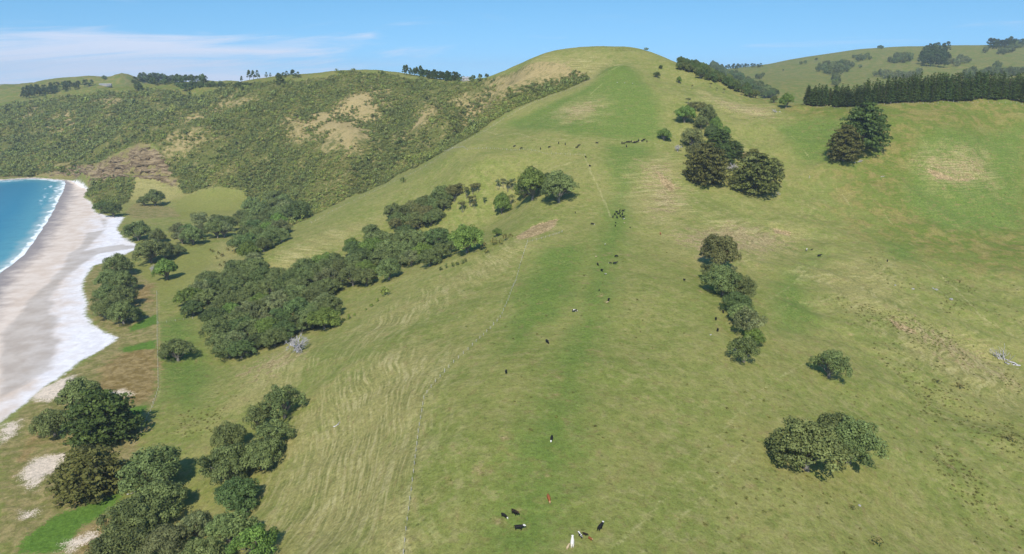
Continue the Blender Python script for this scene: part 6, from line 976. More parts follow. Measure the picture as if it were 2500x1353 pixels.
zs = {k: zone(k, w) for k, w in dict(sand=6, wet=4.5, patch=5, rust=6, deeprust=7, bright=3, yellow=8, lush=11, dry=18, bare=2.2, scrub=5, field=6, pink=14, clear=26).items()}
zs['scrub'] *= 1 - zs['field']
zs['path'] = np.maximum(lzone('path', 1.5), .62 * lzone('faint', 1.3))
cl_ = np.clip(bboxed(inpoly, vx, vy, CLIFF, 12, -12.) / 12 + .5, 0, 1) * (1 - smooth(.1, .5, zs['sand']))
cl_ = np.maximum(cl_, smooth(20, 9, vz + 3 * vnoise(vx, vy, 16, 44)) * smooth(915, 960, vy) * smooth(-470, -520, vx) * (1 - smooth(-900, -1100, vx)) * (1 - smooth(.1, .5, zs['sand'])))
gzx = np.gradient(vz.reshape(XX.shape), gx, axis=1).ravel(); gzy = np.gradient(vz.reshape(XX.shape), gy, axis=0).ravel()
slope = np.hypot(gzx, gzy)
terr = smooth(.13, .26, slope) * smooth(7, 14, vz)
right = smooth(190, 300, vx) * smooth(380, 470, vy) + smooth(1000, 1400, np.hypot(vx, vy))
sel_sand = zs['sand'] > .5
deep = (vz < -2.2) & sel_sand
nx_, ny_ = len(gx), len(gy)
idx = np.arange(nx_ * ny_).reshape(ny_, nx_)
quads = np.stack([idx[:-1, :-1], idx[:-1, 1:], idx[1:, 1:], idx[1:, :-1]], -1).reshape(-1, 4)
fz = lambda a: a[quads].mean(1)
is_sand = fz(zs['sand']) > .5; is_deep = (fz(vz) < -1.5) ; is_cliff = (fz(cl_) > .5) & ~is_sand
def piece(name, mask):
    q = quads[mask]; used = np.unique(q); re = np.zeros(nx_ * ny_, np.int64); re[used] = np.arange(len(used))
    me = mesh_from(name, np.stack([vx, vy, vz], 1)[used], re[q], GROUND, True)
    for an, ch in (('m1', ('lush', 'dry', 'bare')), ('m2', ('scrub', 'sand', 'wet')), ('m3', ('rust', 'bright', None)), ('m4', (None, 'path', 'patch')), ('m5', ('yellow', 'deeprust', None)), ('m6', ('pink', 'clear', None))):
        c = np.zeros((len(used), 3), np.float32)
        for i, k in enumerate(ch):
            if k: c[:, i] = zs[k][used]
        if an == 'm3': c[:, 2] = cl_[used]
        if an == 'm4': c[:, 0] = terr[used]
        if an == 'm5': c[:, 2] = right[used]
        set_col(me, an, c)
    return tag(link(name, me), kind='structure')
piece('ground', ~is_sand & ~is_cliff & ~is_deep)
piece('beach', is_sand & ~is_deep)
cliff_ob = piece('cliff', is_cliff)
m_ledge, g, b, o = material('bedded_rock')
P = g.node('ShaderNodeNewGeometry').outputs['Position']; px, py, pz = g.xyz(P)
n = g.noise(g.comb(g.m('MULTIPLY', px, .12), g.m('MULTIPLY', py, .12), g.m('MULTIPLY', pz, 1.1)), 1.0, 5, .65)
g.put(b.inputs['Base Color'], g.mix(g.step(n, .38, .62), pc(96, 82, 64), pc(162, 146, 118))); b.inputs['Roughness'].default_value = .95
bp = g.node('ShaderNodeBump'); bp.inputs['Strength'].default_value = .8; g.put(bp.inputs['Height'], g.noise(P, .8, 5, .7)); g.l.new(bp.outputs[0], b.inputs['Normal'])
for k, line in enumerate(LEDGES):                # beds of harder rock that stand out of the face
    rr = np.random.RandomState(200 + k); p = np.array(line); L = np.r_[0, np.cumsum(np.hypot(*(p[1:] - p[:-1]).T))]
    t = np.linspace(0, L[-1], max(6, int(L[-1] / 2.2))); xs = np.interp(t, L, p[:, 0]) + rr.normal(size=len(t)) * .5; ys = np.interp(t, L, p[:, 1]) + rr.normal(size=len(t)) * .5
    zz = height(xs, ys); V, Fq = [], []
    out_ = np.array([-.55, -.83]); n8 = 8
    for i in range(len(t)):
        q = math.sin(math.pi * (i + .4) / (len(t) - .2)) ** .5; d = (2.2 + rr.uniform(-.7, 1.3)) * q; h = (2.0 + rr.uniform(-.6, .9)) * q
        for (u, w) in ((-3, -1.0), (.55, -1.0), (.9, -.5), (1.0, .1), (.92, .6), (.7, .95), (0, 1.05), (-3, 1.1)):
            V.append((xs[i] + out_[0] * u * d + rr.normal() * .15, ys[i] + out_[1] * u * d + rr.normal() * .15, zz[i] + w * h + rr.normal() * .2))
    for i in range(len(t) - 1):
        for j in range(n8): Fq.append((i * n8 + j, i * n8 + (j + 1) % n8, (i + 1) * n8 + (j + 1) % n8, (i + 1) * n8 + j))
    Fq = np.array(Fq); link('rock_ledge', mesh_from('rock_ledge', V, Fq, m_ledge), cliff_ob)

# ---------------------------------------------------------------- sea
def sea_material():
    m, g, b, o = material('sea_water')
    P = g.node('ShaderNodeNewGeometry').outputs['Position']
    sh, inb, _ = g.attr('shore')
    n = g.noise(P, 1 / 30, 4, .6); n2 = g.noise(g.vm('MULTIPLY', P, (1, .35, 1)), 1 / 5, 4, .65); n3 = g.noise(P, 1 / 9, 4, .6)
    d = g.m('ADD', g.m('MULTIPLY', sh, 120.0), g.m('MULTIPLY', g.m('SUBTRACT', n, .5), 22))
    c = g.mix(g.step(d, 2, 16), pc(160, 192, 196), pc(92, 166, 186))
    c = g.mix(g.step(d, 10, 48), c, pc(40, 136, 172)); c = g.mix(g.step(d, 40, 115), c, pc(20, 112, 156))
    c = g.mix(g.m('MULTIPLY', g.step(n2, .45, .7), .3), c, pc(16, 96, 142))
    fo = None
    for (dist, wid, amp, far) in ((1.5, 3.6, 1.0, 0), (9, 3.2, .85, 1), (19, 3.2, .8, 1)):
        dd = g.m('ADD', d, g.m('MULTIPLY', g.m('SUBTRACT', n3, .5), 9))
        band_ = g.step(g.m('ABSOLUTE', g.m('SUBTRACT', dd, dist)), wid, wid * .35)
        brk = g.step(g.noise(g.vm('ADD', P, (dist * 7, 0, 0)), 1 / 26, 3, .55), .26 if dist < 5 else .48, .46 if dist < 5 else .58)
        f = g.m('MULTIPLY', g.m('MULTIPLY', band_, brk), amp)
        if far: f = g.m('MULTIPLY', f, inb)
        fo = f if fo is None else g.m('MAXIMUM', fo, f)
    lace = g.m('MULTIPLY', g.m('MULTIPLY', g.step(d, 14, 2), g.step(n2, .42, .62)), .55)
    fo = g.m('MAXIMUM', fo, lace)
    fo = g.m('MULTIPLY', fo, g.step(n2, .2, .5, .6, 1.0))
    c = g.mix(fo, c, (.82, .84, .85))
    g.put(b.inputs['Base Color'], c); g.put(b.inputs['Roughness'], g.m('MULTIPLY_ADD', fo, .5, .3)); b.inputs['Specular IOR Level'].default_value = .25
    bp = g.node('ShaderNodeBump'); bp.inputs['Strength'].default_value = .5
    g.put(bp.inputs['Height'], g.m('ADD', g.m('MULTIPLY', n2, .8), g.m('MULTIPLY', fo, .5))); g.l.new(bp.outputs[0], b.inputs['Normal'])
    return m
sx = lines([(-6000, 300), (-1400, 60), (-1000, 8), (-700, 4), (-380, 4), (-100, 20)])
sy = lines([(-600, 80), (150, 30), (450, 6), (700, 6), (1100, 5), (1300, 40), (7000, 500)])
SX, SY = np.meshgrid(sx, sy); a_, b_ = SX.ravel(), SY.ravel()
sz = height(np.clip(a_, -3500, 3500), np.clip(b_, -550, 5200))
shore = []
for j in range(len(sy)):                          # waterline along each row, for the distance to the shore
    row = sz.reshape(SX.shape)[j]; k = np.where((row[:-1] < 0) != (row[1:] < 0))[0]
    for q in k:
        if -1500 < sx[q] < -150 and -400 < sy[j] < 1400: shore.append((sx[q] + (sx[q + 1] - sx[q]) * (0 - row[q]) / (row[q + 1] - row[q]), sy[j]))
for i in range(len(sx)):
    row = sz.reshape(SX.shape)[:, i]; k = np.where((row[:-1] < 0) != (row[1:] < 0))[0]
    for q in k:
        if -2500 < sx[i] < -150 and -400 < sy[q] < 1400: shore.append((sx[i], sy[q] + (sy[q + 1] - sy[q]) * (0 - row[q]) / (row[q + 1] - row[q])))
shore = np.array(shore)
sd = np.full(len(a_), 1e9)
for i in range(0, len(shore), 40):
    s_ = shore[i:i + 40]
    sd = np.minimum(sd, np.sqrt((a_[:, None] - s_[None, :, 0]) ** 2 + (b_[:, None] - s_[None, :, 1]) ** 2).min(1))
sid = np.arange(len(a_)).reshape(SX.shape)
sq = np.stack([sid[:-1, :-1], sid[:-1, 1:], sid[1:, 1:], sid[1:, :-1]], -1).reshape(-1, 4)
sq = sq[(sz[sq] < .9).any(1)]
me = mesh_from('sea', np.stack([a_, b_, np.zeros(len(a_)) + .03 * vnoise(a_, b_, 14, 4)], 1), sq, sea_material(), True)
set_col(me, 'shore', np.stack([np.clip(sd / 120, 0, 1), smooth(820, 940, b_), np.zeros(len(a_))], 1))
tag(link('sea', me), 'calm turquoise bay with white surf along the sand', None, None, 'structure')

# ---------------------------------------------------------------- foliage
def leaf_material(name, dark, light, trans=.12):
    """colour comes from the tree's own tint (object colour) and small differences between leaf clumps"""
    m, g, b, o = material(name)
    tone, _, _ = g.attr('tone')
    oi = g.node('ShaderNodeObjectInfo')
    c = g.mix(tone, dark, light)
    c = g.mix(1.0, c, oi.outputs['Color'], 'MULTIPLY')
    hv = g.node('ShaderNodeHueSaturation'); g.put(hv.inputs['Color'], c)
    g.put(hv.inputs['Value'], g.m('MULTIPLY_ADD', oi.outputs['Random'], .3, .85)); g.put(hv.inputs['Hue'], g.m('MULTIPLY_ADD', oi.outputs['Random'], .03, .485))
    g.put(b.inputs['Base Color'], hv.outputs[0]); b.inputs['Roughness'].default_value = .62; b.inputs['Specular IOR Level'].default_value = .2
    tr = g.node('ShaderNodeBsdfTranslucent'); g.put(tr.inputs[0], hv.outputs[0])
    mx = g.node('ShaderNodeMixShader'); mx.inputs[0].default_value = trans
    g.l.new(b.outputs[0], mx.inputs[1]); g.l.new(tr.outputs[0], mx.inputs[2]); g.l.new(mx.outputs[0], o.inputs[0])
    return m
LEAF = leaf_material('broad_leaves', (.050, .066, .028), (.215, .25, .122))
NEEDLE = leaf_material('conifer_needles', (.042, .058, .018), (.145, .172, .060), .06)
SHRUB = leaf_material('shrub_leaves', (.078, .092, .038), (.245, .255, .112))
def bark_material(name, a, b_):
    m, g, b, o = material(name)
    P = g.node('ShaderNodeTexCoord').outputs['Object']
    n = g.noise(g.vm('MULTIPLY', P, (1, 1, .3)), 3.0, 4, .6)
    g.put(b.inputs['Base Color'], g.mix(g.step(n, .35, .65), a, b_)); b.inputs['Roughness'].default_value = .9
    return m
BARK = bark_material('grey_bark', (.10, .085, .065), (.26, .235, .20))
PALE = bark_material('weathered_wood', (.28, .26, .265), (.54, .515, .52))
PINEBARK = bark_material('pine_bark', (.06, .045, .035), (.14, .11, .085))

def unit(n, rs):
    v = rs.normal(size=(n, 3)); return v / np.linalg.norm(v, axis=1)[:, None]
def leaves(clumps, per, size, rs, low=-.45, squash=1.0, tonej=.25, flat=1.1):
    """clumps: (x,y,z,r,tone). Leaf sprays scattered over the skin of every clump; returns verts, quads, tone"""
    V, T = [], []
    for (x, y, z, r, tn) in clumps:
        n = max(6, int(per * r * r))
        d = unit(n * 2, rs); d = d[d[:, 2] > low][:n]; n = len(d)
        rr = r * rs.uniform(.72, 1.08, n)
        c = np.array([x, y, z]) + d * rr[:, None] * np.array([1, 1, squash])
        nn = d * flat + unit(n, rs) * .5; nn[:, 2] += .25; nn /= np.linalg.norm(nn, axis=1)[:, None]
        t = np.cross(nn, unit(n, rs)); t /= np.linalg.norm(t, axis=1)[:, None] + 1e-9
        u = np.cross(nn, t)
        s = size * rs.uniform(.6, 1.35, n)[:, None]
        w = s * rs.uniform(.55, 1.0, n)[:, None]
        V.append(np.stack([c - t * s, c + u * w * .8 - t * s * .1, c + t * s, c - u * w * .8 + t * s * .15], 1))
        T.append(np.clip(tn + (rs.rand(n) - .5) * tonej, 0, 1))
    V = np.concatenate(V); T = np.repeat(np.concatenate(T), 4)
    return V.reshape(-1, 3), np.arange(len(V) * 4).reshape(-1, 4), T
def tube(path, radii, sides=5):
    """tapered limb"""
    p = np.array(path, float); V, Fq = [], []
    for i in range(len(p)):
        a = p[min(i + 1, len(p) - 1)] - p[max(i - 1, 0)]; a /= np.linalg.norm(a) + 1e-9
        e = np.cross(a, (.31, .87, .2)); e /= np.linalg.norm(e) + 1e-9; f = np.cross(a, e)
        for k in range(sides):
            w = 2 * math.pi * k / sides
            V.append(p[i] + radii[i] * (e * math.cos(w) + f * math.sin(w)))
    for i in range(len(p) - 1):
        for k in range(sides):
            Fq.append((i * sides + k, i * sides + (k + 1) % sides, (i + 1) * sides + (k + 1) % sides, (i + 1) * sides + k))
    return np.array(V), np.array(Fq)
def join(parts):
    V, Fq, n = [], [], 0
    for v, f in parts:
        V.append(v); Fq.append(np.asarray(f) + n); n += len(v)
    return np.concatenate(V), np.concatenate(Fq)
def limb(a, b, r0, r1, rs, n=4, wob=.12):
    a = np.array(a, float); b = np.array(b, float); L = np.linalg.norm(b - a)
    pts = [a + (b - a) * t + rs.normal(size=3) * wob * L * math.sin(math.pi * t) * .6 + np.array([0, 0, -.12 * L * math.sin(math.pi * t)]) for t in np.linspace(0, 1, n)]
    return tube(pts, np.linspace(r0, r1, n))

def crown_mesh(name, clumps, per, size, rs, mat, **kw):
    v, f, t = leaves(clumps, per, size, rs, **kw)
    me = mesh_from(name, v, f, mat); set_col(me, 'tone', np.repeat(t[:, None], 3, 1))
    return me
# every model is about 1 m in radius and 1 m tall times its own scale: (crown radius 8, height 10) for broad trees
def broad(seed, spread=1.0, openness=0.0, dense=1.0):
    """domed, knobbly broadleaf tree, radius 8, height 10"""
    rs = np.random.RandomState(seed)
    boughs, clumps, wood = [], [], []
    nb = 14 if openness < .3 else 10
    for i in range(nb):
        a = i * 2.399 + rs.uniform(-.4, .4); q = math.sqrt((i + .4) / nb)
        rad = q * 5.6 * rs.uniform(.88, 1.1); br = rs.uniform(2.3, 3.3) * (1 - .28 * openness)
        z = 7.2 - 3.5 * q * q + rs.uniform(-.7, .7)
        boughs.append((rad * math.cos(a), rad * math.sin(a) * spread, z, br))
    for (x, y, z, br) in boughs:
        k = int(14 * dense * (1 - .35 * openness)) + rs.randint(4)
        tb = rs.uniform(.3, .7)
        d = unit(k * 3, rs); d = d[d[:, 2] > -.6][:k]
        for e in d:
            r = rs.uniform(.75, 1.35)
            clumps.append((x + e[0] * br * .82, y + e[1] * br * .82, z + e[2] * br * .62, r, np.clip(tb + rs.uniform(-.25, .25), 0, 1)))
    # keep the outline at radius 8
    m = max(math.hypot(c[0], c[1]) + c[3] for c in clumps)
    s = 8 / m; clumps = [(c[0] * s, c[1] * s, c[2], c[3], c[4]) for c in clumps]
    fork = np.array([rs.uniform(-.4, .4), rs.uniform(-.4, .4), 1.7])
    wood.append(limb((0, 0, -2.0), fork, .75, .55, rs, 3, .03))
    for (x, y, z, br) in boughs:
        e = np.array([x * .9, y * .9, z - .2]); mid = fork + (e - fork) * .55 + np.array([0, 0, .4])
        wood.append(limb(fork, mid, .34, .22, rs)); wood.append(limb(mid, e, .2, .1, rs, 3))
        for _ in range(3 if openness > .3 else 1):
            d = unit(1, rs)[0]; d[2] = abs(d[2]) * .6
            wood.append(limb(mid, e + d * br * .9, .12, .05, rs, 3))
    v, f = join(wood)
    trunk = mesh_from('trunk', v, f, BARK, True)
    crown = crown_mesh('crown', clumps, 54 * (1 - .25 * openness), .25, rs, LEAF)
    return trunk, crown
def conifer(seed):
    """heavy layered cypress, radius 8, height 14"""
    rs = np.random.RandomState(seed); clumps, wood = [], []
    wood.append(tube([(0, 0, -2), (0, 0, 3), (.2, .1, 8), (.1, 0, 13)], [.9, .7, .4, .08], 6))
    nl = 11
    for L in range(nl):
        q = L / (nl - 1); z = 1.2 + q * 12.0
        rad = 7.4 * math.sqrt(max(0.0, 1 - ((q - .28) / .76) ** 2)) + .3
        k = int(5 + rad * 1.7); a0 = rs.uniform(0, 6.28)
        for i in range(k):
            a = a0 + 2 * math.pi * i / k + rs.uniform(-.25, .25); rr = rad * rs.uniform(.75, 1.12)
            zz = z + rs.uniform(-.95, .95); tn = rs.uniform(.2, .8)
            for t in (1.0, .74, .46):
                clumps.append((rr * t * math.cos(a), rr * t * math.sin(a), zz - .28 * rr * (t - .6) * .3 + rs.uniform(-.15, .15), rs.uniform(.95, 1.6) * (1.05 - .2 * t), np.clip(tn + rs.uniform(-.15, .15), 0, 1)))
            if i % 2 == 0: wood.append(tube([(0, 0, zz - .4), (rr * .8 * math.cos(a), rr * .8 * math.sin(a), zz - .1)], [.16, .05], 4))
    v, f = join(wood)
    return mesh_from('trunk', v, f, BARK, True), crown_mesh('crown', clumps, 15, .42, rs, NEEDLE, low=-.3, squash=.55, flat=.7)
def pine(seed):
    """slender plantation pine, radius 2.6, height 20"""
    rs = np.random.RandomState(seed); clumps = []
    for L in range(15):
        q = L / 14; z = 2.2 + q * 17.4; rad = 2.5 * (1 - q) ** .55 * (.75 + .25 * min(1, q * 5)) + .15
        k = 3 + int(rad * 1.8); a0 = rs.uniform(0, 6.28)
        for i in range(k):
            a = a0 + 2 * math.pi * i / k + rs.uniform(-.3, .3); rr = rad * rs.uniform(.6, 1.05)
            clumps.append((rr * .7 * math.cos(a), rr * .7 * math.sin(a), z + rs.uniform(-.4, .4), .45 + .35 * (1 - q) * rs.uniform(.8, 1.3), rs.uniform(.15, .75)))
    v, f = tube([(0, 0, -2), (0, 0, 5), (.1, .05, 12), (0, 0, 19.6)], [.3, .24, .15, .03], 5)
    return mesh_from('trunk', v, f, PINEBARK, True), crown_mesh('crown', clumps, 26, .36, rs, NEEDLE, low=-.6)
def gaunt(seed):
    """slim stems with a thin umbrella of leaves, radius 3, height 7"""
    rs = np.random.RandomState(seed); clumps, wood = [], []
    for i in range(3):
        a = 2.1 * i + rs.uniform(-.5, .5); e = np.array([1.3 * math.cos(a), 1.3 * math.sin(a), 5.4 + rs.uniform(-.6, .6)])
        wood.append(limb((.15 * math.cos(a), .15 * math.sin(a), -1), e, .15, .07, rs, 5, .08))
        for j in range(6):
            d = unit(1, rs)[0]; p = e + d * np.array([1.2, 1.2, .35]) + np.array([0, 0, .35])
            clumps.append((*p, rs.uniform(.65, 1.1), rs.uniform(.2, .7)))
            wood.append(limb(e - np.array([0, 0, .8]), p, .05, .02, rs, 3))
    v, f = join(wood)
    return mesh_from('trunk', v, f, BARK, True), crown_mesh('crown', clumps, 40, .28, rs, LEAF)
def branches(p, d, L, r, depth, rs, outp):
    e = p + d * L + rs.normal(size=3) * .1 * L
    outp.append(limb(p, e, r, r * .55, rs, 4, .1))
    if depth:
        for _ in range(3 if depth > 1 else 4):
            nd = d + rs.normal(size=3) * .75; nd[2] += .15; nd /= np.linalg.norm(nd)
            branches(p + (e - p) * rs.uniform(.45, 1), nd, L * rs.uniform(.55, .8), r * .5, depth - 1, rs, outp)
def dead(seed):
    """bare standing tree, radius 5, height 8"""
    rs = np.random.RandomState(seed); w = [limb((0, 0, -1.5), (.2, .1, 2.2), .45, .34, rs, 3, .03)]; limbs = []
    for i in range(9):
        a = i * .7 + rs.uniform(-.3, .3)
        branches(np.array([.2, .1, 1.4 + .3 * (i % 3)]), np.array([math.cos(a) * .8, math.sin(a) * .8, .6]), 2.3, .22, 3, rs, limbs)
    v, f = join(w); v2, f2 = join(limbs)
    return mesh_from('trunk', v, f, PALE, True), mesh_from('bare_branches', v2, f2, PALE, True)
def bush(seed, tall=1.0):
    """rounded shrub, radius 1, height 1.2"""
    rs = np.random.RandomState(seed); cl = []
    for i in range(9):
        d = unit(1, rs)[0]
        cl.append((d[0] * .55, d[1] * .55, (.45 + .3 * abs(d[2])) * tall, rs.uniform(.32, .5), rs.uniform(.15, .85)))
    return crown_mesh('shrub', cl, 40, .2, rs, SHRUB, low=-.7)
MODELS = {'po': [broad(s, sp) for s, sp in ((1, 1), (2, .9), (3, 1), (4, .85), (5, 1), (6, .95))],
          'br': [broad(s, 1, 0, 1.25) for s in (11, 12, 13)],
          'op': [broad(s, .9, .75) for s in (21, 22, 23, 24)],
          'ma': [conifer(s) for s in (31, 32, 33)],
          'pi': [pine(s) for s in (41, 42, 43, 44, 45)],
          'ka': [gaunt(s) for s in (51, 52, 53)],
          'de': [dead(s) for s in (61, 62, 63)]}
UNIT = {'po': (8, 9.6), 'br': (8, 9.6), 'op': (8, 9.6), 'ma': (8, 14), 'pi': (2.6, 20), 'ka': (3, 7), 'de': (5, 8), 'fa': (8, 9.6), 'fp': (5.2, 20), 'bu': (1, 1.1)}
TINT = {0: (1.04, 1.08, .68), 1: (1.05, 1.28, .50), 2: (.72, .86, .50), 3: (1.18, 1.0, .66), 4: (1.3, 1.24, .98)}
def far_model(seed, k):
    """distant tree seen as one small shape: trunk and crown in one mesh"""
    rs = np.random.RandomState(seed)
    if k == 'fa':
        cl = []
        for i in range(26):
            d = unit(1, rs)[0]; cl.append((d[0] * 5.6, d[1] * 5.6, 5.4 + d[2] * 2.8, rs.uniform(1.5, 2.5), rs.uniform(.15, .7)))
        v, f, t = leaves(cl, 7, .8, rs, low=-.8); tv, tf = tube([(0, 0, -3), (0, 0, 5)], [.6, .35], 5); mat = LEAF
    else:
        cl = []
        for i in range(30):
            q = rs.uniform(0, 1); a = rs.uniform(0, 6.28); r = 4.4 * (1 - q) ** .55
            cl.append((r * math.cos(a), r * math.sin(a), 4 + q * 15, rs.uniform(1.1, 1.9), rs.uniform(.1, .6)))
        v, f, t = leaves(cl, 9, .8, rs, low=-.8); tv, tf = tube([(0, 0, -3), (0, 0, 17)], [.5, .1], 5); mat = NEEDLE
    me = mesh_from('far_tree', np.concatenate([v, tv]), np.concatenate([f, tf + len(v)]), mat)
    set_col(me, 'tone', np.repeat(np.concatenate([t, np.zeros(len(tv))])[:, None], 3, 1))
    return me
FAR = {'fa': [far_model(s, 'fa') for s in (71, 72, 73)], 'fp': [far_model(s, 'fp') for s in (81, 82, 83)]}
BUSH = [bush(s, tl) for s, tl in ((91, 1), (92, 1.2), (93, .9), (94, 1.4))]
WIDEN = {'po': 1.28, 'br': 1.2, 'op': 1.3, 'ma': 1.08, 'pi': 1.15}
NAMES = {'po': 'coastal_tree', 'br': 'round_tree', 'op': 'open_tree', 'ma': 'cypress_tree', 'pi': 'pine_tree', 'ka': 'slim_tree', 'de': 'dead_tree', 'fa': 'distant_tree', 'fp': 'distant_conifer', 'bu': 'shrub'}
rt = random.Random(5)
tz = height(np.array([t[1] for t in TREES]), np.array([t[2] for t in TREES]))
first_bush = []
for (kind, x, y, rad, hgt, tint, ti), z in zip(TREES, tz):
    label, grp = TREE_TEXT[ti]
    ur, uh = UNIT[kind]; w = WIDEN.get(kind, 1.0); s = (rad * w / ur, rad * w / ur, hgt * (1 + (w - 1) * .5) / uh); rz = rt.uniform(0, 6.28)
    tc = TINT[tint]; j = rt.uniform(.88, 1.12); color = (tc[0] * j, tc[1] * j, tc[2] * j, 1)
    if kind in FAR or kind == 'bu':
        me = rt.choice(FAR[kind]) if kind in FAR else BUSH[len(first_bush) % 4]
        o = link(NAMES[kind], me, None, (x, y, z - (.1 if kind == 'bu' else 0)), (0, 0, rz), s); o.color = color
        tag(o, label, 'shrub' if kind == 'bu' else 'tree', grp)
        if kind == 'bu': first_bush.append(o)
        continue
    tr, cr = rt.choice(MODELS[kind])
    root = bpy.data.objects.new(NAMES[kind], None); col.objects.link(root)
    root.location = (x, y, z); root.rotation_euler = (0, 0, rz); root.scale = s; root.empty_display_size = .5
    tag(root, label, 'tree', grp)
    link('trunk', tr, root).color = color
    link('bare_branches' if kind == 'de' else 'crown', cr, root).color = color

# ---------------------------------------------------------------- scrub and rushes: beyond counting
def scatter(name, label, cat, xs, ys, zs_, scl, flat, protos, tint):
    """one mass of plants: points with size and turn, each carrying one of the shrub shapes"""
    n = len(xs); rs = np.random.RandomState(len(name) + n)
    me = bpy.data.meshes.new(name); me.vertices.add(n)
    me.vertices.foreach_set('co', np.stack([xs, ys, zs_], 1).astype(np.float32).ravel())
    a = me.attributes.new('turn', 'FLOAT_VECTOR', 'POINT'); a.data.foreach_set('vector', np.stack([rs.uniform(-.15, .15, n), rs.uniform(-.15, .15, n), rs.uniform(0, 6.28, n)], 1).astype(np.float32).ravel())
    a = me.attributes.new('size', 'FLOAT_VECTOR', 'POINT'); a.data.foreach_set('vector', np.stack([scl * rs.uniform(.8, 1.2, n), scl, scl * flat * rs.uniform(.7, 1.25, n)], 1).astype(np.float32).ravel())
    o = link(name, me); o.color = (*tint, 1)
    ng = bpy.data.node_groups.new(name + '_scatter', 'GeometryNodeTree')
    ng.interface.new_socket('Geometry', in_out='INPUT', socket_type='NodeSocketGeometry'); ng.interface.new_socket('Geometry', in_out='OUTPUT', socket_type='NodeSocketGeometry')
    N = ng.nodes; L = ng.links
    gi = N.new('NodeGroupInput'); go = N.new('NodeGroupOutput'); iop = N.new('GeometryNodeInstanceOnPoints'); jn = N.new('GeometryNodeJoinGeometry')
    for p in protos:
        oi = N.new('GeometryNodeObjectInfo'); oi.inputs['Object'].default_value = p; oi.inputs['As Instance'].default_value = True; oi.transform_space = 'ORIGINAL'
        L.new(oi.outputs['Geometry'], jn.inputs[0])
    t = N.new('GeometryNodeInputNamedAttribute'); t.data_type = 'FLOAT_VECTOR'; t.inputs[0].default_value = 'turn'
    s = N.new('GeometryNodeInputNamedAttribute'); s.data_type = 'FLOAT_VECTOR'; s.inputs[0].default_value = 'size'
    L.new(gi.outputs[0], iop.inputs['Points']); L.new(jn.outputs[0], iop.inputs['Instance']); iop.inputs['Pick Instance'].default_value = True
    er = N.new('FunctionNodeEulerToRotation'); L.new(t.outputs['Attribute'], er.inputs[0]); L.new(er.outputs[0], iop.inputs['Rotation'])
    L.new(s.outputs['Attribute'], iop.inputs['Scale'])
    rv = N.new('FunctionNodeRandomValue'); rv.data_type = 'INT'; rv.inputs['Max'].default_value = len(protos) - 1
    L.new([q for q in rv.outputs if q.type == 'INT'][0], iop.inputs['Instance Index'])
    L.new(iop.outputs[0], go.inputs[0])
    o.modifiers.new('scatter', 'NODES').node_group = ng
    return tag(o, label, cat, None, 'stuff')
rs = np.random.RandomState(3)
def jitter_grid(poly_, step):
    p = np.array(poly_); x0, y0 = p.min(0); x1, y1 = p.max(0)
    a, b = np.meshgrid(np.arange(x0, x1, step), np.arange(y0, y1, step)); a = a.ravel() + rs.uniform(-.5, .5, a.size) * step; b = b.ravel() + rs.uniform(-.5, .5, b.size) * step
    return a, b
S = {'dark': [], 'green': [], 'dry': []}
for zi, poly_ in enumerate(ZONES['scrub']):
    a, b = jitter_grid(poly_, 2.55)
    far_ = np.hypot(a, b); keep = rs.rand(len(a)) < np.where(far_ > 1150, .5, 1.0)
    a, b = a[keep], b[keep]
    d = inpoly(a, b, poly_); k = d > -1.5 + 2 * vnoise(a, b, 12, 31); a, b, d = a[k], b[k], d[k]
    hc = height(a, b); conc = np.clip((height(a + 22, b) + height(a - 22, b) + height(a, b + 22) + height(a, b - 22)) / 4 - hc, -3, 3)
    dens = .84 + .14 * conc + .40 * vnoise(a, b, 42, 32) + .3 * vnoise(a, b, 15, 33)
    for p in ZONES['clear']:
        dens -= .50 * smooth(-26, 22, bboxed(inpoly, a, b, p, 45, -45.) + 14 * vnoise(a, b, 20, 34) + 8 * vnoise(a, b, 8, 38))
    for p in ZONES['thick']: dens += .6 * smooth(-8, 10, bboxed(inpoly, a, b, p, 20, -20.))
    if zi == 2: dens -= .45
    dens -= .62 * smooth(-8, 6, bboxed(inpoly, a, b, CLIFF, 20, -20.) + 8 * vnoise(a, b, 10, 39))
    for p in ZONES['field']: dens -= 1.2 * smooth(-4, 4, bboxed(inpoly, a, b, p, 8, -8.))
    for p in ZONES['sand']: dens[inpoly(a, b, p) > -2] = 0
    k = rs.rand(len(a)) < np.clip(dens, .0, 1); a, b, conc = a[k], b[k], conc[k]
    thick = np.zeros(len(a))
    for p in ZONES['thick']: thick = np.maximum(thick, smooth(-8, 10, bboxed(inpoly, a, b, p, 20, -20.)))
    u = .78 * rs.rand(len(a)) + .08 - .13 * conc + .35 * vnoise(a, b, 28, 35) + .2 * vnoise(a, b, 9, 36)
    u = u * (1 - .35 * thick) + .3 * thick; S['dark'].append((a[u < .48], b[u < .48])); m_ = (u >= .48) & (u < .77); S['green'].append((a[m_], b[m_])); S['dry'].append((a[u >= .77], b[u >= .77]))
protos = {t: [] for t in ('dark', 'green', 'dry')}
for i, o in enumerate(first_bush):
    protos[('green', 'dark', 'green', 'dry')[i % 4]].append(o)
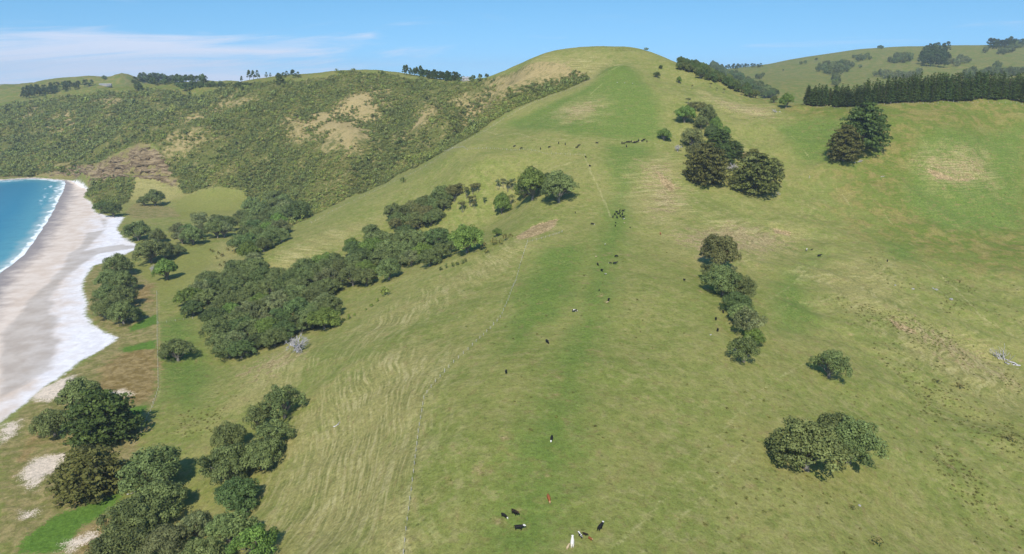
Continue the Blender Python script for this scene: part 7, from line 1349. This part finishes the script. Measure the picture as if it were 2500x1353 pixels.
for key, lab, lo, hi, fl, tint in (('dark', 'dark green scrub bushes covering the hillside bowl and bay slopes', 1.3, 2.9, .95, (1.06, 1.14, .72)), ('green', 'lighter green scrub bushes mixed through the hillside bowl', 1.2, 2.5, .9, (1.42, 1.52, .76)), ('dry', 'straw coloured dry shrubs between the green scrub', .9, 2.0, .75, (1.9, 1.62, 1.15))):
    a = np.concatenate([q[0] for q in S[key]]); b = np.concatenate([q[1] for q in S[key]])
    scatter('scrub_' + key, lab, 'scrub', a, b, height(a, b) - .15, rs.uniform(lo, hi, len(a)) * np.exp(rs.normal(size=len(a)) * .28) * (1 + .35 * np.maximum(0, vnoise(a, b, 20, 37))) * (1 + .55 * smooth(1050, 1400, np.hypot(a, b))), fl, first_bush[:4], tint)
    print('scrub', key, len(a))
ra, rb = [], []
for poly_, st in RUSH:
    a, b = jitter_grid(poly_, st); d = inpoly(a, b, poly_)
    k = (d > 4 * vnoise(a, b, 14, 41)) & (rs.rand(len(a)) < .12 + .95 * smooth(-.15, .5, vnoise(a, b, 17, 42))); ra.append(a[k]); rb.append(b[k])
ra = np.concatenate(ra); rb = np.concatenate(rb)
scatter('rushes', 'scattered olive rush tufts over the pasture', 'rushes', ra, rb, height(ra, rb) - .1, rs.uniform(.28, .85, len(ra)), .7, first_bush[:4], (1.05, .95, .5))

# ---------------------------------------------------------------- cattle
def coat(name, base, alt=None, face=None, patch=0.0):
    m, g, b, o = material(name)
    P = g.node('ShaderNodeTexCoord').outputs['Object']; fc, ud, _ = g.attr('body')
    n = g.noise(P, 1.6, 2, .5)
    c = g.mix(g.m('MULTIPLY', g.noise(P, 9, 3, .6), .35), base, tuple(q * 1.6 for q in base))
    if alt: c = g.mix(g.step(n, .56 - patch, .60 - patch), c, alt)
    if face: c = g.mix(g.step(fc, .35, .6), c, face)
    g.put(b.inputs['Base Color'], c); b.inputs['Roughness'].default_value = .7
    return m
COAT = {'black': coat('black_hide', (.012, .011, .010)), 'white_face': coat('black_hide_white_face', (.012, .011, .010), None, (.72, .68, .62)),
        'red': coat('red_brown_hide', (.23, .075, .025), None, (.42, .25, .13)), 'black_tan': coat('black_brown_hide', (.014, .011, .008), (.10, .045, .018), None, -.04),
        'white': coat('white_hide', (.70, .64, .56)), 'tan': coat('cream_hide', (.48, .36, .22)), 'pied': coat('pied_hide', (.012, .011, .010), (.72, .68, .62), (.72, .68, .62), .05)}
def cow_mesh(name, grazing):
    pts = {'pelvis': (-.72, 0, 1.12, .34, .36), 'belly': (-.1, 0, 1.02, .40, .40), 'chest': (.52, 0, 1.08, .33, .38), 'tail0': (-1.08, 0, 1.25, .07, .07), 'tail1': (-1.2, .05, .9, .04, .04), 'tail2': (-1.2, .03, .5, .05, .05)}
    if grazing: pts.update(neck=(1.0, 0, .92, .2, .24), poll=(1.28, 0, .52, .17, .17), muzzle=(1.42, 0, .14, .11, .11), earl=(1.22, .3, .62, .05, .03), earr=(1.22, -.3, .62, .05, .03))
    else: pts.update(neck=(.98, 0, 1.34, .2, .25), poll=(1.3, 0, 1.52, .17, .17), muzzle=(1.68, 0, 1.3, .11, .11), earl=(1.22, .3, 1.56, .05, .03), earr=(1.22, -.3, 1.56, .05, .03))
    E = [('pelvis', 'belly'), ('belly', 'chest'), ('chest', 'neck'), ('neck', 'poll'), ('poll', 'muzzle'), ('poll', 'earl'), ('poll', 'earr'), ('pelvis', 'tail0'), ('tail0', 'tail1'), ('tail1', 'tail2')]
    for s_, t in ((1, 'l'), (-1, 'r')):
        o_ = .05 * s_
        pts.update({'fs' + t: (.5 + o_, .2 * s_, .78, .15, .17), 'fk' + t: (.56 + o_, .21 * s_, .42, .085, .085), 'fh' + t: (.55 + o_ * 2, .21 * s_, .04, .085, .085),
                    'hs' + t: (-.70 - o_, .21 * s_, .82, .19, .22), 'hh' + t: (-.86 - o_, .21 * s_, .46, .085, .085), 'hf' + t: (-.78 - o_ * 2, .21 * s_, .04, .085, .085)})
        E += [('chest', 'fs' + t), ('fs' + t, 'fk' + t), ('fk' + t, 'fh' + t), ('pelvis', 'hs' + t), ('hs' + t, 'hh' + t), ('hh' + t, 'hf' + t)]
    keys = list(pts); me = bpy.data.meshes.new(name + '_bones')
    me.from_pydata([pts[k][:3] for k in keys], [(keys.index(a), keys.index(b)) for a, b in E], [])
    o = link('cow_form', me); o.modifiers.new('skin', 'SKIN'); sv = me.skin_vertices[0].data
    for i, k in enumerate(keys): sv[i].radius = pts[k][3:]; sv[i].use_root = (k == 'pelvis')
    o.modifiers.new('round', 'SUBSURF').levels = 1
    dg = bpy.context.evaluated_depsgraph_get(); dg.update(); out_ = bpy.data.meshes.new_from_object(o.evaluated_get(dg)); out_.name = name
    bpy.data.objects.remove(o); bpy.data.meshes.remove(me)
    co = np.empty(len(out_.vertices) * 3, np.float32); out_.vertices.foreach_get('co', co); co = co.reshape(-1, 3)
    hd = np.array(pts['poll'][:3]); mz = np.array(pts['muzzle'][:3]); ax = mz - hd; t = np.clip(((co - hd) @ ax) / (ax @ ax), -.2, 1.2)
    dd = np.linalg.norm(co - hd - t[:, None] * ax, axis=1)
    c = np.zeros((len(co), 3), np.float32); c[:, 0] = np.clip(1.4 - dd / .28, 0, 1); c[:, 1] = co[:, 2]
    set_col(out_, 'body', c)
    out_.polygons.foreach_set('use_smooth', np.ones(len(out_.polygons), bool)); out_.materials.clear(); out_.materials.append(COAT['black'])
    return out_
COW = {'stand': cow_mesh('cow_standing', False), 'graze': cow_mesh('cow_grazing', True)}
ch = height(np.array([c[0] for c in COWS]), np.array([c[1] for c in COWS]))
def tilt(x, y, head):
    """rotation that stands an animal on the slope"""
    e = 1.0; hx = (height(np.array([x + e]), np.array([y]))[0] - height(np.array([x - e]), np.array([y]))[0]) / 2; hy = (height(np.array([x]), np.array([y + e]))[0] - height(np.array([x]), np.array([y - e]))[0]) / 2
    c, s_ = math.cos(head), math.sin(head); along = hx * c + hy * s_; across = -hx * s_ + hy * c
    return Euler((math.atan(across) * .8, -math.atan(along) * .8, head), 'XYZ')
for (x, y, hd, pose, ct, size, label, grp), z in zip(COWS, ch):
    o = link('calf' if size < .8 else 'cow', COW[pose], None, (x, y, z - .02), (0, 0, 0), (size,) * 3)
    o.rotation_euler = tilt(x, y, R(hd))
    o.material_slots[0].link = 'OBJECT'; o.material_slots[0].material = COAT[ct]
    tag(o, label, 'calf' if size < .8 else 'cow', grp)

# ---------------------------------------------------------------- fences
FPOST = bark_material('fence_post_wood', (.30, .28, .24), (.48, .45, .40))
mw, gw, bw, ow = material('galvanised_wire'); bw.inputs['Base Color'].default_value = (.35, .35, .35, 1); bw.inputs['Metallic'].default_value = .8; bw.inputs['Roughness'].default_value = .5
def box(x0, x1, y0, y1, z0, z1):
    v = [(x, y, z) for z in (z0, z1) for (x, y) in ((x0, y0), (x1, y0), (x1, y1), (x0, y1))]
    return np.array(v, float), np.array([(3, 2, 1, 0), (4, 5, 6, 7), (0, 1, 5, 4), (1, 2, 6, 5), (2, 3, 7, 6), (3, 0, 4, 7)])
v, f = tube([(0, 0, -.4), (0, 0, 1.22), (0, 0, 1.28)], [.10, .095, .05], 6); POST = mesh_from('post', v, f, FPOST)
v, f = box(-.03, .03, -.02, .02, 0, 1.1); BATTEN = mesh_from('batten', v, f, FPOST)
def fence(line, label, step=4.5, battens=0, cut=None):
    p = np.array(line); seg = np.hypot(*(p[1:] - p[:-1]).T); L = np.r_[0, np.cumsum(seg)]
    n = max(2, int(L[-1] / step)); t = np.linspace(0, L[-1], n + 1)
    xs = np.interp(t, L, p[:, 0]); ys = np.interp(t, L, p[:, 1]); zz = height(xs, ys)
    root = bpy.data.objects.new('post_and_wire_fence', None); col.objects.link(root); root.location = (xs[0], ys[0], zz[0]); tag(root, label, 'fence', 'post and wire fences on the farm')
    for i in range(n + 1):
        big = 1.25 if i in (0, n) or i % 12 == 0 else 1.0
        link('post', POST, root, (xs[i] - xs[0], ys[i] - ys[0], zz[i] - zz[0]), (rs.normal() * .03, rs.normal() * .03, rs.uniform(0, 6)), (big, big, big * rs.uniform(.92, 1.06)))
        if battens and i < n:
            for k in range(1, battens + 1):
                q = k / (battens + 1)
                bx = xs[i] + (xs[i + 1] - xs[i]) * q; by = ys[i] + (ys[i + 1] - ys[i]) * q
                link('batten', BATTEN, root, (bx - xs[0], by - ys[0], float(height(np.array([bx]), np.array([by]))[0]) - zz[0] + .05), (0, 0, rs.uniform(0, 3)))
    for hgt_ in (.3, .6, .9, 1.15):
        v, f = tube(np.stack([xs - xs[0], ys - ys[0], zz - zz[0] + hgt_], 1), np.full(n + 1, .006), 3)
        link('wire', mesh_from('wire', v, f, mw), root)
fence(FENCES['ridge'], 'long post and wire fence running down the ridge left of the green track', 4.2)
fence(FENCES['slip'], 'short close battened fence under the bare slip', 3.0, 2)
fence(FENCES['contour'], 'pale post fence across the slope below the contour track', 4.0, 1)
fence(FENCES['flat'], 'straight fence dividing the dune grass from the green flat', 4.0)
fence(FENCES['cross'], 'short cross fence on the green flat running to the grove', 4.0)
fence(FENCES['pines'], 'fence along the foot of the pine belt on the right crest', 5.0)
fence(FENCES['edge'], 'fence along the edge between pasture and scrub', 5.0)

# ---------------------------------------------------------------- fallen timber and boulders
for k, (x, y, L, hd, r, label) in enumerate(LOGS):
    r2 = np.random.RandomState(100 + k)
    z = float(height(np.array([x]), np.array([y]))[0])
    root = bpy.data.objects.new('fallen_tree', None); col.objects.link(root); root.location = (x, y, z); root.rotation_euler = tilt(x, y, R(hd)); tag(root, label, 'fallen tree')
    v, f = limb((0, 0, r * .8), (L * .55, 0, r * .9), r, r * .6, r2, 6, .04); link('log', mesh_from('log', v, f, PALE, True), root)
    parts = []
    for i in range(5 if L > 6 else 2):
        branches(np.array([L * (.35 + .05 * i), 0, r * .9]), np.array([.9, r2.uniform(-.6, .6), r2.uniform(.0, .4)]), L * .26, r * .5, 2 if L > 6 else 1, r2, parts)
    v, f = join(parts); v[:, 2] = np.maximum(v[:, 2], .03); link('bare_branches', mesh_from('bare_branches', v, f, PALE, True), root)
m_rock, g, b, o = material('boulder_stone')
n = g.noise(g.node('ShaderNodeTexCoord').outputs['Object'], 2.2, 5, .65); g.put(b.inputs['Base Color'], g.mix(n, (.18, .17, .15), (.46, .44, .40))); b.inputs['Roughness'].default_value = .9
for k, (x, y, r, label, grp) in enumerate(ROCKS):
    bm = bmesh.new(); bmesh.ops.create_icosphere(bm, subdivisions=3, radius=1)
    for q in bm.verts:
        c = q.co; d = .25 * vnoise(np.array([c.x * 3 + k * 9]), np.array([c.y * 3 + c.z * 5]), 2., 60 + k)[0] + .12 * vnoise(np.array([c.x * 9]), np.array([c.y * 9 + c.z * 11 + k]), 2., 61)[0]
        q.co = c * (1 + d); q.co.z *= .62
    me = bpy.data.meshes.new('boulder'); bm.to_mesh(me); bm.free(); me.materials.append(m_rock)
    tag(link('boulder', me, None, (x, y, float(height(np.array([x]), np.array([y]))[0]) + r * .2), (0, 0, k * 1.3), (r, r * .8, r)), label, 'boulder', grp)

# ---------------------------------------------------------------- far farm buildings
def plain(name, c, rough=.7):
    m, g, b, o = material(name); n = g.noise(g.node('ShaderNodeTexCoord').outputs['Object'], 1.5, 4, .6)
    g.put(b.inputs['Base Color'], g.mix(n, tuple(q * .8 for q in c), tuple(min(.85, q * 1.15) for q in c))); b.inputs['Roughness'].default_value = rough
    return m
WALLM, ROOFM, GLASSM, DOORM = plain('painted_wall', (.36, .34, .31)), plain('iron_roof', (.34, .35, .36), .5), plain('window_glass', (.04, .05, .06), .1), plain('painted_door', (.20, .16, .12))
for (x, y, L, W, hd, label) in HOUSES:
    z = float(height(np.array([x]), np.array([y]))[0])
    root = bpy.data.objects.new('farm_building', None); col.objects.link(root); root.location = (x, y, z + .3); root.rotation_euler = (0, 0, R(hd)); tag(root, label, 'building')
    link('wall', mesh_from('wall', *box(-L / 2, L / 2, -W / 2, W / 2, -3, 3.2), WALLM), root)
    v = [(-L / 2 - .5, -W / 2 - .6, 3.2), (L / 2 + .5, -W / 2 - .6, 3.2), (L / 2 + .5, W / 2 + .6, 3.2), (-L / 2 - .5, W / 2 + .6, 3.2), (-L / 2 - .5, 0, 5.2), (L / 2 + .5, 0, 5.2)]
    link('roof', mesh_from('roof', v, [(0, 1, 5, 4), (2, 3, 4, 5), (0, 4, 3), (1, 2, 5), (3, 2, 1, 0)], ROOFM), root)
    nw = int(L / 4)
    for i in range(nw):
        cx = -L / 2 + (i + .5) * L / nw
        if i == nw // 2: link('door', mesh_from('door', *box(cx - .5, cx + .5, -W / 2 - .08, -W / 2 + .02, 0, 2.1), DOORM), root)
        else: link('window', mesh_from('window', *box(cx - .9, cx + .9, -W / 2 - .06, -W / 2 + .02, 1.0, 2.2), GLASSM), root)

# ---------------------------------------------------------------- sea haze
m = bpy.data.materials.new('sea_haze'); m.use_nodes = True; g = G(m.node_tree); g.n.clear()
pv = g.node('ShaderNodeVolumePrincipled'); pv.inputs['Color'].default_value = (.72, .84, 1.0, 1); pv.inputs['Density'].default_value = .00008; pv.inputs['Anisotropy'].default_value = 0.0
o_ = g.node('ShaderNodeOutputMaterial'); g.l.new(pv.outputs[0], o_.inputs['Volume'])
v, f = box(-7000, 7000, -1500, 8000, -4.5, 300)
tag(link('haze', mesh_from('haze', v, f, m)), 'thin bluish sea air between the viewer and the distant hills', None, None, 'stuff')
